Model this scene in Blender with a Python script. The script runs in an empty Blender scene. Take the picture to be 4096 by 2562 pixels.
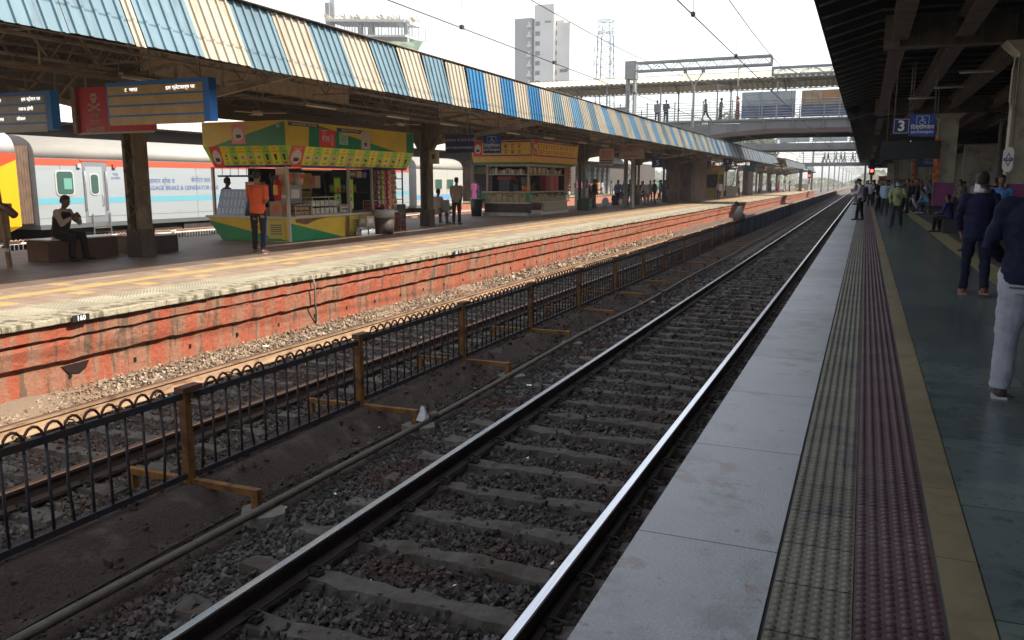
import bpy, bmesh, math, random
import numpy as np
from mathutils import Vector, Matrix
rad = math.radians
PI = math.pi
sc = bpy.context.scene
C = sc.collection

# ---------------------------------------------------------------- camera
cam_d = bpy.data.cameras.new("camera")
cam = bpy.data.objects.new("camera", cam_d)
C.objects.link(cam)
sc.camera = cam
cam_d.sensor_width = 36.0
cam_d.lens = 3300.0 / 4096.0 * 36.0
cam_d.clip_start = 0.05
cam_d.clip_end = 6000.0
cam.location = (0, 0, 1.6)
cam.rotation_euler = (rad(90 - 9.51), 0, rad(22.92))

# ---------------------------------------------------------------- sky and sun
SUN = Vector((1.0, 0.12, 1.0)).normalized()
w = bpy.data.worlds.new("World")
sc.world = w
w.use_nodes = True
nt = w.node_tree
sky = nt.nodes.new("ShaderNodeTexSky")
sky.sky_type = 'NISHITA'
sky.sun_disc = False
sky.sun_elevation = math.asin(SUN.z)
sky.sun_rotation = math.atan2(SUN.x, SUN.y)
sky.air_density = 1.0
sky.dust_density = 1.5
sky.ozone_density = 0.6
hs_ = nt.nodes.new("ShaderNodeHueSaturation")
hs_.inputs["Saturation"].default_value = 0.3
hs_.inputs["Value"].default_value = 1.35
nt.links.new(sky.outputs[0], hs_.inputs["Color"])
nt.links.new(hs_.outputs[0], nt.nodes["Background"].inputs[0])
nt.nodes["Background"].inputs[1].default_value = 0.15
sd = bpy.data.lights.new("sun", 'SUN')
sd.energy = 4.6
sd.angle = rad(0.53)
sd.color = (1.0, 0.9, 0.75)
so = bpy.data.objects.new("sun", sd)
C.objects.link(so)
so.rotation_euler = SUN.to_track_quat('Z', 'Y').to_euler()
sc.view_settings.view_transform = 'Standard'
sc.view_settings.look = 'None'
sc.view_settings.exposure = 0.85
sc.view_settings.gamma = 1.0
sc.cycles.max_bounces = 8
sc.cycles.diffuse_bounces = 4
sc.cycles.glossy_bounces = 3
sc.cycles.use_denoising = True

# ---------------------------------------------------------------- materials
MATS = {}
def mat(name, col, rough=0.7, metal=0.0, var=0.0, vscale=4.0, bump=0.0, bscale=30.0, spec=0.4,
        emit=None, dirt=None, dscale=1.5, dlo=0.5, dhi=0.65, stretch=(1, 1, 1), alpha=None, trans=0.0, island=0.0, world=True, orand=0.0):
    if name in MATS:
        return MATS[name]
    m = bpy.data.materials.new(name)
    m.use_nodes = True
    n = m.node_tree.nodes
    l = m.node_tree.links
    b = n["Principled BSDF"]
    b.inputs["Roughness"].default_value = rough
    b.inputs["Metallic"].default_value = metal
    b.inputs["Specular IOR Level"].default_value = spec
    b.inputs["Base Color"].default_value = (*col, 1)
    if trans:
        b.inputs["Transmission Weight"].default_value = trans
    if alpha is not None:
        b.inputs["Alpha"].default_value = alpha
    if emit:
        b.inputs["Emission Color"].default_value = (*emit[0], 1)
        b.inputs["Emission Strength"].default_value = emit[1]
    src = None
    if var or bump or dirt:
        if world:
            g = n.new("ShaderNodeNewGeometry"); src = g.outputs["Position"]
        else:
            g = n.new("ShaderNodeTexCoord"); src = g.outputs["Object"]
        mp = n.new("ShaderNodeMapping")
        mp.inputs["Scale"].default_value = stretch
        l.new(src, mp.inputs[0]); src = mp.outputs[0]
    out = None
    if var:
        t = n.new("ShaderNodeTexNoise"); t.inputs["Scale"].default_value = vscale
        t.inputs["Detail"].default_value = 6; t.inputs["Roughness"].default_value = 0.65
        l.new(src, t.inputs["Vector"])
        r = n.new("ShaderNodeMapRange")
        r.inputs["From Min"].default_value = 0.3; r.inputs["From Max"].default_value = 0.7
        r.inputs["To Min"].default_value = 1 - var; r.inputs["To Max"].default_value = 1 + var
        l.new(t.outputs["Fac"], r.inputs["Value"])
        v = n.new("ShaderNodeVectorMath"); v.operation = 'SCALE'
        v.inputs[0].default_value = col
        l.new(r.outputs[0], v.inputs["Scale"])
        out = v.outputs[0]
    if island:
        g2 = n.new("ShaderNodeNewGeometry")
        r = n.new("ShaderNodeMapRange")
        r.inputs["To Min"].default_value = 1 - island; r.inputs["To Max"].default_value = 1 + island
        l.new(g2.outputs["Random Per Island"], r.inputs["Value"])
        v = n.new("ShaderNodeVectorMath"); v.operation = 'SCALE'
        if out: l.new(out, v.inputs[0])
        else: v.inputs[0].default_value = col
        l.new(r.outputs[0], v.inputs["Scale"])
        out = v.outputs[0]
    if orand:
        oi = n.new("ShaderNodeObjectInfo")
        r = n.new("ShaderNodeMapRange")
        r.inputs["To Min"].default_value = 1 - orand; r.inputs["To Max"].default_value = 1 + orand
        l.new(oi.outputs["Random"], r.inputs["Value"])
        v = n.new("ShaderNodeVectorMath"); v.operation = 'SCALE'
        if out: l.new(out, v.inputs[0])
        else: v.inputs[0].default_value = col
        l.new(r.outputs[0], v.inputs["Scale"])
        out = v.outputs[0]
    if dirt:
        t = n.new("ShaderNodeTexNoise"); t.inputs["Scale"].default_value = dscale
        t.inputs["Detail"].default_value = 8; t.inputs["Roughness"].default_value = 0.7
        l.new(src, t.inputs["Vector"])
        r = n.new("ShaderNodeMapRange")
        r.inputs["From Min"].default_value = dlo; r.inputs["From Max"].default_value = dhi
        l.new(t.outputs["Fac"], r.inputs["Value"])
        mx = n.new("ShaderNodeMix"); mx.data_type = 'RGBA'
        l.new(r.outputs[0], mx.inputs[0])
        if out: l.new(out, mx.inputs[6])
        else: mx.inputs[6].default_value = (*col, 1)
        mx.inputs[7].default_value = (*dirt, 1)
        out = mx.outputs[2]
    if out: l.new(out, b.inputs["Base Color"])
    if bump:
        t = n.new("ShaderNodeTexNoise"); t.inputs["Scale"].default_value = bscale
        t.inputs["Detail"].default_value = 5
        l.new(src, t.inputs["Vector"])
        bp = n.new("ShaderNodeBump"); bp.inputs["Strength"].default_value = min(1, bump)
        bp.inputs["Distance"].default_value = 0.02 * max(1, bump)
        l.new(t.outputs["Fac"], bp.inputs["Height"])
        l.new(bp.outputs[0], b.inputs["Normal"])
    MATS[name] = m
    return m

# ---------------------------------------------------------------- mesh builder
def aim(p, q):
    d = Vector(q) - Vector(p)
    L = d.length
    z = d / L
    up = Vector((0, 0, 1)) if abs(z.z) < 0.95 else Vector((0, 1, 0))
    x = up.cross(z).normalized()
    y = z.cross(x)
    return x, y, z, L

class MB:
    def __init__(s):
        s.v = []; s.f = []; s.m = []; s.sm = []
    def add(s, vs, fs, m=0, smooth=False):
        o = len(s.v)
        s.v += [tuple(a) for a in vs]
        s.f += [tuple(i + o for i in f) for f in fs]
        s.m += [m] * len(fs); s.sm += [smooth] * len(fs)
        return s
    def box(s, x0, x1, y0, y1, z0, z1, m=0):
        vs = [(x0, y0, z0), (x1, y0, z0), (x1, y1, z0), (x0, y1, z0), (x0, y0, z1), (x1, y0, z1), (x1, y1, z1), (x0, y1, z1)]
        return s.add(vs, [(0, 3, 2, 1), (4, 5, 6, 7), (0, 1, 5, 4), (1, 2, 6, 5), (2, 3, 7, 6), (3, 0, 4, 7)], m)
    def hexa(s, b, t, m=0):
        return s.add(list(b) + list(t), [(0, 3, 2, 1), (4, 5, 6, 7), (0, 1, 5, 4), (1, 2, 6, 5), (2, 3, 7, 6), (3, 0, 4, 7)], m)
    def beam(s, p, q, w_, h_, m=0):
        x, y, z, L = aim(p, q)
        p = Vector(p); q = Vector(q)
        a = [p + x * (sx * w_ / 2) + y * (sy * h_ / 2) for sx, sy in ((-1, -1), (1, -1), (1, 1), (-1, 1))]
        b = [q + x * (sx * w_ / 2) + y * (sy * h_ / 2) for sx, sy in ((-1, -1), (1, -1), (1, 1), (-1, 1))]
        return s.hexa(a, b, m)
    def cone(s, p, q, r0, r1, n=10, m=0, caps=True, smooth=True):
        x, y, z, L = aim(p, q)
        p = Vector(p); q = Vector(q)
        vs = []
        for c, r in ((p, r0), (q, r1)):
            for i in range(n):
                a = 2 * PI * i / n
                vs.append(c + x * (r * math.cos(a)) + y * (r * math.sin(a)))
        s.add(vs, [(i, (i + 1) % n, n + (i + 1) % n, n + i) for i in range(n)], m, smooth)
        if caps:
            o = len(s.v) - 2 * n
            s.f += [tuple(o + i for i in reversed(range(n))), tuple(o + n + i for i in range(n))]
            s.m += [m, m]; s.sm += [False, False]
        return s
    def tube(s, pts, r, n=8, m=0):
        pts = [Vector(p) for p in pts]
        rings = []
        for i, p in enumerate(pts):
            a = pts[max(0, i - 1)]; b = pts[min(len(pts) - 1, i + 1)]
            x, y, z, L = aim(a, b)
            rr = r[i] if isinstance(r, (list, tuple)) else r
            rings.append([p + x * (rr * math.cos(2 * PI * k / n)) + y * (rr * math.sin(2 * PI * k / n)) for k in range(n)])
        vs = [v for ring in rings for v in ring]
        fs = []
        for i in range(len(pts) - 1):
            for k in range(n):
                fs.append((i * n + k, i * n + (k + 1) % n, (i + 1) * n + (k + 1) % n, (i + 1) * n + k))
        fs.append(tuple(reversed(range(n))))
        fs.append(tuple((len(pts) - 1) * n + k for k in range(n)))
        return s.add(vs, fs, m, True)
    def quad(s, a, b, c, d, m=0):
        return s.add([a, b, c, d], [(0, 1, 2, 3)], m)
    def prism(s, poly, axis, d0, d1, m=0, smooth=False):
        # polygon of 2-D points pushed along axis 'x','y' or 'z'
        n = len(poly)
        def P(a, b, d):
            return {'x': (d, a, b), 'y': (a, d, b), 'z': (a, b, d)}[axis]
        vs = [P(a, b, d0) for a, b in poly] + [P(a, b, d1) for a, b in poly]
        fs = [(i, (i + 1) % n, n + (i + 1) % n, n + i) for i in range(n)]
        s.add(vs, fs, m, smooth)
        o = len(s.v) - 2 * n
        s.f += [tuple(o + i for i in reversed(range(n))), tuple(o + n + i for i in range(n))]
        s.m += [m, m]; s.sm += [False, False]
        return s
    def ball(s, c, r, n=10, k=6, m=0):
        if not isinstance(r, (tuple, list)): r = (r, r, r)
        vs = [(c[0], c[1], c[2] - r[2])]
        for j in range(1, k):
            t = PI * j / k
            for i in range(n):
                a = 2 * PI * i / n
                vs.append((c[0] + r[0] * math.sin(t) * math.cos(a), c[1] + r[1] * math.sin(t) * math.sin(a), c[2] - r[2] * math.cos(t)))
        vs.append((c[0], c[1], c[2] + r[2]))
        fs = [(0, 1 + (i + 1) % n, 1 + i) for i in range(n)]
        for j in range(k - 2):
            for i in range(n):
                fs.append((1 + j * n + i, 1 + j * n + (i + 1) % n, 1 + (j + 1) * n + (i + 1) % n, 1 + (j + 1) * n + i))
        t = len(vs) - 1
        fs += [(t, 1 + (k - 2) * n + i, 1 + (k - 2) * n + (i + 1) % n) for i in range(n)]
        return s.add(vs, fs, m, True)
    def mesh(s, name, mats):
        me = bpy.data.meshes.new(name)
        me.from_pydata(s.v, [], s.f)
        for mm in (mats if isinstance(mats, (list, tuple)) else [mats]):
            me.materials.append(mm)
        me.polygons.foreach_set("material_index", s.m)
        me.polygons.foreach_set("use_smooth", s.sm)
        me.update()
        return me
    def build(s, name, mats, parent=None, loc=None, fix=True, bevel=0.0):
        me = s.mesh(name, mats)
        if fix:
            bm = bmesh.new(); bm.from_mesh(me)
            bmesh.ops.recalc_face_normals(bm, faces=bm.faces)
            bm.to_mesh(me); bm.free()
        o = bpy.data.objects.new(name, me)
        C.objects.link(o)
        if loc: o.location = loc
        if parent: o.parent = parent
        if bevel:
            bv = o.modifiers.new("bevel", 'BEVEL'); bv.width = bevel; bv.segments = 2; bv.limit_method = 'ANGLE'
        return o

def tag(o, label=None, cat=None, group=None, kind=None):
    if label: o["label"] = label
    if cat: o["category"] = cat
    if group: o["group"] = group
    if kind: o["kind"] = kind
    return o
def thing(name, label, cat, loc=(0, 0, 0), rz=0.0, group=None):
    o = bpy.data.objects.new(name, None)
    o.empty_display_size = 0.2
    C.objects.link(o)
    o.location = loc; o.rotation_euler = (0, 0, rz)
    return tag(o, label, cat, group)
def struct(o):
    o["kind"] = "structure"; return o
def copy_tree(o, parent=None):
    c = o.copy(); C.objects.link(c)
    c.parent = parent
    for ch in list(o.children): copy_tree(ch, c)
    return c
def text(name, s, size, m, parent, loc, rot=(PI / 2, 0, 0), align='CENTER', ext=0.001, sx=1.0, bold=0.0):
    cu = bpy.data.curves.new(name, 'FONT')
    cu.body = s; cu.size = size; cu.extrude = ext; cu.offset = bold
    cu.align_x = align; cu.align_y = 'CENTER'
    cu.resolution_u = 3
    cu.materials.append(m)
    o = bpy.data.objects.new(name, cu)
    C.objects.link(o)
    o.location = loc; o.rotation_euler = rot; o.scale = (sx, 1, 1)
    if parent: o.parent = parent
    return o
FRONT = (PI / 2, 0, 0)            # lettering that faces -Y
SIDE = (PI / 2, 0, PI / 2)        # lettering that faces +X
# ================================================================ SETTING
rng = np.random.default_rng(7)
random.seed(7)
FAR = 420.0

def noise_links(name, base, blobs, rough=0.8, bump=0.0, bscale=40, spec=0.3, stretch=(1, 1, 1), detail_scale=None, detail=0.0, joints=None, jcol=(0.03, 0.03, 0.03)):
    """procedural surface: base colour, a list of (scale, lo, hi, colour, strength) noise patches, optional joint grid in x,y"""
    m = bpy.data.materials.new(name); m.use_nodes = True
    n = m.node_tree.nodes; l = m.node_tree.links
    b = n["Principled BSDF"]
    b.inputs["Specular IOR Level"].default_value = spec
    b.inputs["Roughness"].default_value = rough
    g = n.new("ShaderNodeNewGeometry")
    mp = n.new("ShaderNodeMapping"); mp.inputs["Scale"].default_value = stretch
    l.new(g.outputs["Position"], mp.inputs[0])
    cur = None
    for i, (s_, lo, hi, col, st) in enumerate(blobs):
        t = n.new("ShaderNodeTexNoise"); t.inputs["Scale"].default_value = s_
        t.inputs["Detail"].default_value = 8; t.inputs["Roughness"].default_value = 0.68
        ad = n.new("ShaderNodeVectorMath"); ad.operation = 'ADD'; ad.inputs[1].default_value = (i * 13.7, i * 5.1, i * 3.3)
        l.new(mp.outputs[0], ad.inputs[0]); l.new(ad.outputs[0], t.inputs["Vector"])
        r = n.new("ShaderNodeMapRange")
        r.inputs["From Min"].default_value = lo; r.inputs["From Max"].default_value = hi; r.inputs["To Max"].default_value = st
        l.new(t.outputs["Fac"], r.inputs["Value"])
        mx = n.new("ShaderNodeMix"); mx.data_type = 'RGBA'
        l.new(r.outputs[0], mx.inputs[0])
        if cur: l.new(cur, mx.inputs[6])
        else: mx.inputs[6].default_value = (*base, 1)
        mx.inputs[7].default_value = (*col, 1)
        cur = mx.outputs[2]
    if joints and cur:
        sp = n.new("ShaderNodeSeparateXYZ"); l.new(g.outputs["Position"], sp.inputs[0])
        cb = n.new("ShaderNodeCombineXYZ")
        for q, (ax, pitch, off, wd) in enumerate(joints):
            a = n.new("ShaderNodeMath"); a.operation = 'ADD'; a.inputs[1].default_value = -off + 1000 * pitch
            l.new(sp.outputs[ax], a.inputs[0])
            dv = n.new("ShaderNodeMath"); dv.operation = 'DIVIDE'; dv.inputs[1].default_value = pitch
            l.new(a.outputs[0], dv.inputs[0])
            fl = n.new("ShaderNodeMath"); fl.operation = 'FLOOR'; l.new(dv.outputs[0], fl.inputs[0])
            l.new(fl.outputs[0], cb.inputs[q])
        wn = n.new("ShaderNodeTexWhiteNoise"); wn.noise_dimensions = '3D'; l.new(cb.outputs[0], wn.inputs["Vector"])
        r = n.new("ShaderNodeMapRange"); r.inputs["To Min"].default_value = .84; r.inputs["To Max"].default_value = 1.14
        l.new(wn.outputs["Value"], r.inputs["Value"])
        v = n.new("ShaderNodeVectorMath"); v.operation = 'SCALE'; l.new(cur, v.inputs[0]); l.new(r.outputs[0], v.inputs["Scale"])
        cur = v.outputs[0]
    if joints:
        sp = n.new("ShaderNodeSeparateXYZ"); l.new(g.outputs["Position"], sp.inputs[0])
        acc = None
        for ax, pitch, off, wd in joints:
            a = n.new("ShaderNodeMath"); a.operation = 'ADD'; a.inputs[1].default_value = -off + 1000 * pitch
            l.new(sp.outputs[ax], a.inputs[0])
            md = n.new("ShaderNodeMath"); md.operation = 'MODULO'; md.inputs[1].default_value = pitch
            l.new(a.outputs[0], md.inputs[0])
            lt = n.new("ShaderNodeMath"); lt.operation = 'LESS_THAN'; lt.inputs[1].default_value = wd
            l.new(md.outputs[0], lt.inputs[0])
            if acc is None: acc = lt.outputs[0]
            else:
                mm = n.new("ShaderNodeMath"); mm.operation = 'MAXIMUM'
                l.new(acc, mm.inputs[0]); l.new(lt.outputs[0], mm.inputs[1]); acc = mm.outputs[0]
        mx = n.new("ShaderNodeMix"); mx.data_type = 'RGBA'
        l.new(acc, mx.inputs[0])
        if cur: l.new(cur, mx.inputs[6])
        else: mx.inputs[6].default_value = (*base, 1)
        mx.inputs[7].default_value = (*jcol, 1)
        cur = mx.outputs[2]
    if cur: l.new(cur, b.inputs["Base Color"])
    else: b.inputs["Base Color"].default_value = (*base, 1)
    if bump:
        t = n.new("ShaderNodeTexNoise"); t.inputs["Scale"].default_value = bscale; t.inputs["Detail"].default_value = 7
        l.new(g.outputs["Position"], t.inputs["Vector"])
        bp = n.new("ShaderNodeBump"); bp.inputs["Strength"].default_value = min(1, bump); bp.inputs["Distance"].default_value = 0.03
        l.new(t.outputs["Fac"], bp.inputs["Height"]); l.new(bp.outputs[0], b.inputs["Normal"])
    MATS[name] = m
    return m

# ---- materials of the ground works
M_gran = noise_links("granite_edge", (0.45, 0.465, 0.50), [(95, .42, .6, (0.30, 0.31, 0.34), .8), (1.9, .47, .62, (0.34, 0.34, 0.35), .6), (13, .63, .66, (0.15, 0.145, 0.14), .6), (3.5, .53, .66, (0.22, .215, .21), .6), (1.3, .61, .64, (0.27, 0.17, 0.13), .5), (30, .62, .66, (0.12, .115, .11), .6)],
                     rough=0.42, spec=0.45, bump=0.12, bscale=60, joints=[(1, 1.415, 0.74, 0.009)])
M_green = noise_links("green_terrazzo", (0.135, 0.17, 0.155), [(70, .48, .6, (0.13, 0.16, 0.15), .6), (1.1, .46, .56, (0.085, 0.115, 0.125), .7), (9, .54, .62, (0.045, 0.058, 0.058), .55), (150, .68, .74, (0.2, 0.22, 0.2), .5)],
                      rough=0.24, spec=0.6, bump=0.05, bscale=9, joints=[(1, 1.2, 0.9, 0.008), (0, .72, 0.54, 0.007)], jcol=(0.03, 0.04, 0.04))
M_grey3 = noise_links("grey_paving", (0.07, 0.07, 0.075), [(30, .5, .7, (0.03, 0.03, 0.034), .8), (3, .55, .7, (0.12, 0.12, 0.12), .5)], rough=0.55, bump=0.1, bscale=20, joints=[(1, .6, 0, .008), (0, .6, 0.1, .008)])
M_olive = noise_links("olive_tactile", (0.165, 0.157, 0.122), [(7, .5, .62, (0.11, 0.1, 0.08), .6), (2, .56, .6, (0.1, 0.085, 0.105), .7), (120, .5, .7, (0.14, 0.13, 0.09), .4)], rough=0.55, bump=0.08, bscale=90, joints=[(1, .4, 0.1, .009)])
M_maroon = noise_links("maroon_tactile", (0.098, 0.056, 0.063), [(7, .48, .62, (0.07, 0.045, 0.05), .6), (2.3, .55, .62, (0.13, 0.1, 0.1), .5), (120, .5, .7, (0.09, 0.045, 0.05), .4)], rough=0.55, bump=0.08, bscale=90, joints=[(1, .4, 0.3, .009)])
M_yell3 = noise_links("ochre_line", (0.245, 0.2, 0.115), [(4, .45, .6, (0.16, 0.135, 0.085), .7), (60, .5, .7, (0.2, 0.16, 0.08), .5)], rough=0.5, bump=0.06, bscale=60, joints=[(1, .9, .2, .006)])
M_joint = mat("dark_joint", (0.03, 0.03, 0.03), 0.9)
M_redwall = noise_links("red_wall_paint", (0.32, 0.085, 0.048), [(2.0, .46, .56, (0.26, 0.15, 0.1), .8), (6, .58, .66, (0.3, 0.15, 0.1), .6), (3.1, .53, .58, (0.09, 0.075, 0.055), .75), (16, .64, .7, (0.42, 0.3, 0.22), .35)],
                        rough=0.85, bump=0.8, bscale=14, stretch=(1, 2.1, .3))
M_cope = noise_links("coping_concrete", (0.36, 0.32, 0.24), [(5, .48, .56, (0.08, 0.07, 0.045), .85), (22, .5, .7, (0.24, 0.21, 0.15), .6)], rough=0.85, bump=0.6, bscale=25, stretch=(1, 1.5, .4))
M_p4tact = noise_links("pale_tactile_tile", (0.36, 0.33, 0.25), [(2, .45, .7, (0.22, 0.2, 0.15), .6), (40, .5, .7, (0.26, 0.24, 0.18), .4)], rough=0.7, bump=0.15, bscale=50, joints=[(1, .6, 0.1, .008), (0, .3, 0.0, .006)], jcol=(0.14, .12, .09))
M_p4brick = noise_links("brick_red_paver", (0.29, 0.205, 0.155), [(3, .42, .6, (0.38, 0.31, 0.23), .7), (25, .5, .7, (0.2, 0.14, 0.11), .5)], rough=0.7, bump=0.15, bscale=40, joints=[(1, .3, 0.0, .01), (0, .3, 0.05, .01)], jcol=(0.12, .08, .06))
M_p4floor = noise_links("dark_stone_paving", (0.17, 0.112, 0.082), [(2.5, .45, .65, (0.11, 0.08, 0.065), .7), (20, .55, .7, (0.2, 0.16, 0.13), .5)], rough=0.6, spec=.5, bump=0.25, bscale=12, joints=[(1, .6, 0.0, .014), (0, .6, 0.3, .014)], jcol=(0.04, .035, .03))
M_yell4 = noise_links("yellow_paver", (0.52, 0.35, 0.13), [(6, .45, .65, (0.36, 0.25, 0.13), .7)], rough=0.7, bump=0.1, bscale=40)
M_earth = noise_links("track_ground", (0.12, 0.1, 0.085), [(4, .45, .65, (0.07, 0.06, 0.055), .8), (60, .48, .6, (0.2, 0.17, 0.14), .6), (160, .5, .6, (0.05, 0.045, 0.04), .7)], rough=0.95, bump=1, bscale=45)
M_berm = noise_links("drain_earth", (0.05, 0.036, 0.03), [(3, .52, .62, (0.10, 0.08, 0.065), .8), (2, .5, .64, (0.04, 0.03, 0.025), .8), (70, .5, .6, (0.1, 0.07, 0.055), .5)], rough=0.95, bump=1, bscale=38)
M_dust = noise_links("pale_dust", (0.21, 0.155, 0.11), [(20, .45, .65, (0.22, 0.17, 0.12), .7)], rough=0.95, bump=0.7, bscale=60)

# ---- the ground sheet, out to the horizon
g = MB()
xs = [-410, -80, -30, -9.9, -9.7, -8.95, -8.6, -8.25, -5.9, -5.6, -4.4, -3.9, -1.0, 6, 30, 80, 410]
zs = [-1.25, -1.25, -1.2, -1.2, -.92, -.95, -1.03, -1.12, -1.13, -1.15, -1.175, -1.14, -1.14, -1.2, -1.2, -1.25, -1.25]
ys = [-40, 0, 40, 120, 300, 600, 890]
vs = [(x, y, z) for y in ys for x, z in zip(xs, zs)]
nx = len(xs)
fs = [(j * nx + i, j * nx + i + 1, (j + 1) * nx + i + 1, (j + 1) * nx + i) for j in range(len(ys) - 1) for i in range(nx - 1)]
g.add(vs, fs)
struct(g.build("ground", M_earth))

# ---- platform 3 (the one we stand on)
def slab(name, x0, x1, y0, y1, z0, z1, m):
    return struct(MB().box(x0, x1, y0, y1, z0, z1).build(name, m))
slab("platform", -0.80, 9.0, -12, 320, -1.4, -0.012, mat("platform_body", (0.12, 0.1, 0.09), 0.9, var=.3, bump=.5))
slab("platform_edge_stone", -0.87, -0.252, -12, 320, -0.07, 0.0, M_gran)
slab("platform_joint", -0.2525, -0.238, -12, 320, -0.0115, -0.006, M_joint)
slab("platform_floor", 0.548, 1.98, -12, 320, -0.0115, 0.0, M_green)
slab("platform_floor_inner", 2.42, 8.9, -12, 320, -0.0115, 0.0, M_grey3)
slab("platform_line", 0.385, 0.54, -12, 320, -0.0115, 0.0015, M_yell3)
slab("platform_wall_inner", 8.9, 9.3, -12, 320, -1.4, 6.45, mat("cream_wall", (0.33, 0.3, 0.22), .8, var=.15, vscale=.8, dirt=(0.12, 0.1, 0.08), dscale=.7, dlo=.55, dhi=.7))

def tactile(name, x0, x1, y0, y1, m, n, pitch, base=0.0, r=0.019, h=0.008):
    b = MB().box(x0, x1, -12, 320, -0.0115, base)
    b.m = [0] * len(b.f)
    k = 8
    cnt = int((y1 - y0) / pitch)
    X, Y = np.meshgrid(x0 + (np.arange(n) + .5) * (x1 - x0) / n, y0 + (np.arange(cnt) + .5) * pitch)
    X = X.ravel(); Y = Y.ravel()
    ang = np.arange(k) * 2 * PI / k
    ring0 = np.stack([np.cos(ang) * r, np.sin(ang) * r, np.full(k, base + .0005)], 1)
    ring1 = np.stack([np.cos(ang) * r * .72, np.sin(ang) * r * .72, np.full(k, base + h * .8)], 1)
    top = np.array([[0, 0, base + h]])
    tv = np.concatenate([ring0, ring1, top])
    tf = [(i, (i + 1) % k, k + (i + 1) % k, k + i) for i in range(k)]
    tt = [(k + i, k + (i + 1) % k, 2 * k) for i in range(k)]
    V = (tv[None] + np.stack([X, Y, 0 * X], 1)[:, None, :]).reshape(-1, 3)
    o0 = len(b.v)
    b.v += [tuple(p) for p in V.tolist()]
    nv = len(tv)
    for i in range(len(X)):
        o = o0 + i * nv
        b.f += [tuple(a + o for a in f) for f in tf]
        b.f += [tuple(a + o for a in f) for f in tt]
    extra = len(b.f) - len(b.m)
    b.m += [0] * extra; b.sm += [True] * extra
    return struct(b.build(name, m, fix=False))
tactile("tactile_strip_olive", -0.238, 0.057, 2.0, 34, M_olive, 6, 0.05)
tactile("tactile_strip_maroon", 0.061, 0.372, 2.0, 34, M_maroon, 6, 0.05)
slab("platform_joint_maroon", 0.372, 0.385, -12, 320, -0.0115, -0.004, mat("grey_joint", (0.1, 0.1, 0.1), .9))
b = MB().box(1.98, 2.42, -12, 320, -0.0115, 0.0)
for k in range(6):
    b.box(2.02 + k * .068, 2.05 + k * .068, 3, 120, 0.0005, 0.006)
struct(b.build("guide_strip", mat("yellow_guide", (0.24, 0.2, 0.09), .6, var=.3, dirt=(0.1, .09, .06), dscale=3)))

# ---- platform 4 / 5 (the island across the tracks)
PY1 = 168
slab("island_platform", -18.25, -9.15, -12, PY1, -1.4, -0.012, mat("island_body", (0.2, 0.1, 0.08), .9, var=.3))
slab("island_floor", -18.1, -11.92, -12, PY1, -0.0115, 0.0, M_p4floor)
slab("island_brick_band", -11.92, -9.96, -12, PY1, -0.0115, 0.0, M_p4brick)
slab("island_tactile_band", -9.96, -9.22, -12, PY1, -0.0115, 0.0, M_p4tact)
slab("island_edge_stone_far", -18.4, -18.1, -12, PY1, -0.12, 0.0, M_cope)
b = MB()
yy = -12
while yy < PY1:
    ln = 0.95 + random.random() * .25
    dx = random.uniform(-.02, .02); dz = random.uniform(-.006, .004)
    b.box(-9.22, -8.745 + dx * .5, yy + .002, min(PY1, yy + ln - .003), -0.08 + random.uniform(-.006, .006), 0.0 + dz * .5)
    yy += ln
struct(b.build("island_edge_stone", M_cope, bevel=0.012))
# raised studs of the pale tactile band
k = 6; ang = np.arange(k) * 2 * PI / k
b = MB()
for y in np.arange(4.5, 32, .06):
    for x in np.arange(-9.86, -9.42, .06):
        vs = [(x + .018 * math.cos(a), y + .018 * math.sin(a), 0.0005) for a in ang] + [(x + .011 * math.cos(a), y + .011 * math.sin(a), .007) for a in ang]
        b.add(vs, [(i, (i + 1) % k, k + (i + 1) % k, k + i) for i in range(k)] + [tuple(range(k, 2 * k))])
struct(b.build("island_tactile_studs", M_p4tact, fix=False))
# yellow line and yellow single tiles
b = MB()
for y in np.arange(-6, PY1 - 1, .6):
    if random.random() < .97: b.box(-11.14, -10.9, y + .004, y + .594, 0.0002, 0.004)
for y in np.arange(-6, 130, 1.2):
    for x in (-10.6, -11.75):
        if random.random() < .9:
            b.box(x, x + .29, y + (0 if x > -11 else .6), y + .29 + (0 if x > -11 else .6), 0.0002, 0.004)
struct(b.build("island_yellow_marking", M_yell4))

# retaining wall: upper battered course, ledge, lower set-back face
def wall_profile(y, j):
    return [(-9.6, -1.35), (-8.96, -1.35), (-8.95 + .006 * j, -0.61), (-8.945, -0.565), (-8.88 + .012 * j, -0.545 + .012 * j), (-8.86 + .012 * j, -0.34),
            (-8.86, -0.268 + .01 * j), (-8.815 + .012 * j, -0.25 + .01 * j), (-8.81 + .008 * j, -0.10), (-9.6, -0.08)]
vs = []; ny = 0
yv = list(np.arange(-12, 40, .16)) + list(np.arange(40, PY1 + .1, .8))
for y in yv:
    j = random.uniform(-1, 1)
    for a, c in wall_profile(y, j):
        vs.append((a + random.uniform(-.007, .007), y, c + random.uniform(-.006, .006)))
    ny += 1
n_ = 10
fs = [(i * n_ + q, (i + 1) * n_ + q, (i + 1) * n_ + q + 1, i * n_ + q + 1) for i in range(ny - 1) for q in range(n_ - 1)]
fs.append(tuple((ny - 1) * n_ + q for q in range(n_)))
b = MB(); b.add(vs, fs)
wall = b.build("retaining_wall", M_redwall)
wb = MB()
for y in np.arange(5.05, 60, 1.0):      # weep holes
    wb.box(-8.98, -8.94, y, y + .04, -.80, -.74)
wb.build("weep_hole", mat("hole_black", (0.01, 0.008, 0.007), 1), wall)
hb = MB()
hb.prism([(6.95, -.64), (7.35, -.63), (7.30, -.72), (7.2, -.77), (7.05, -.74)], 'x', -8.98, -8.94)
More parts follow.
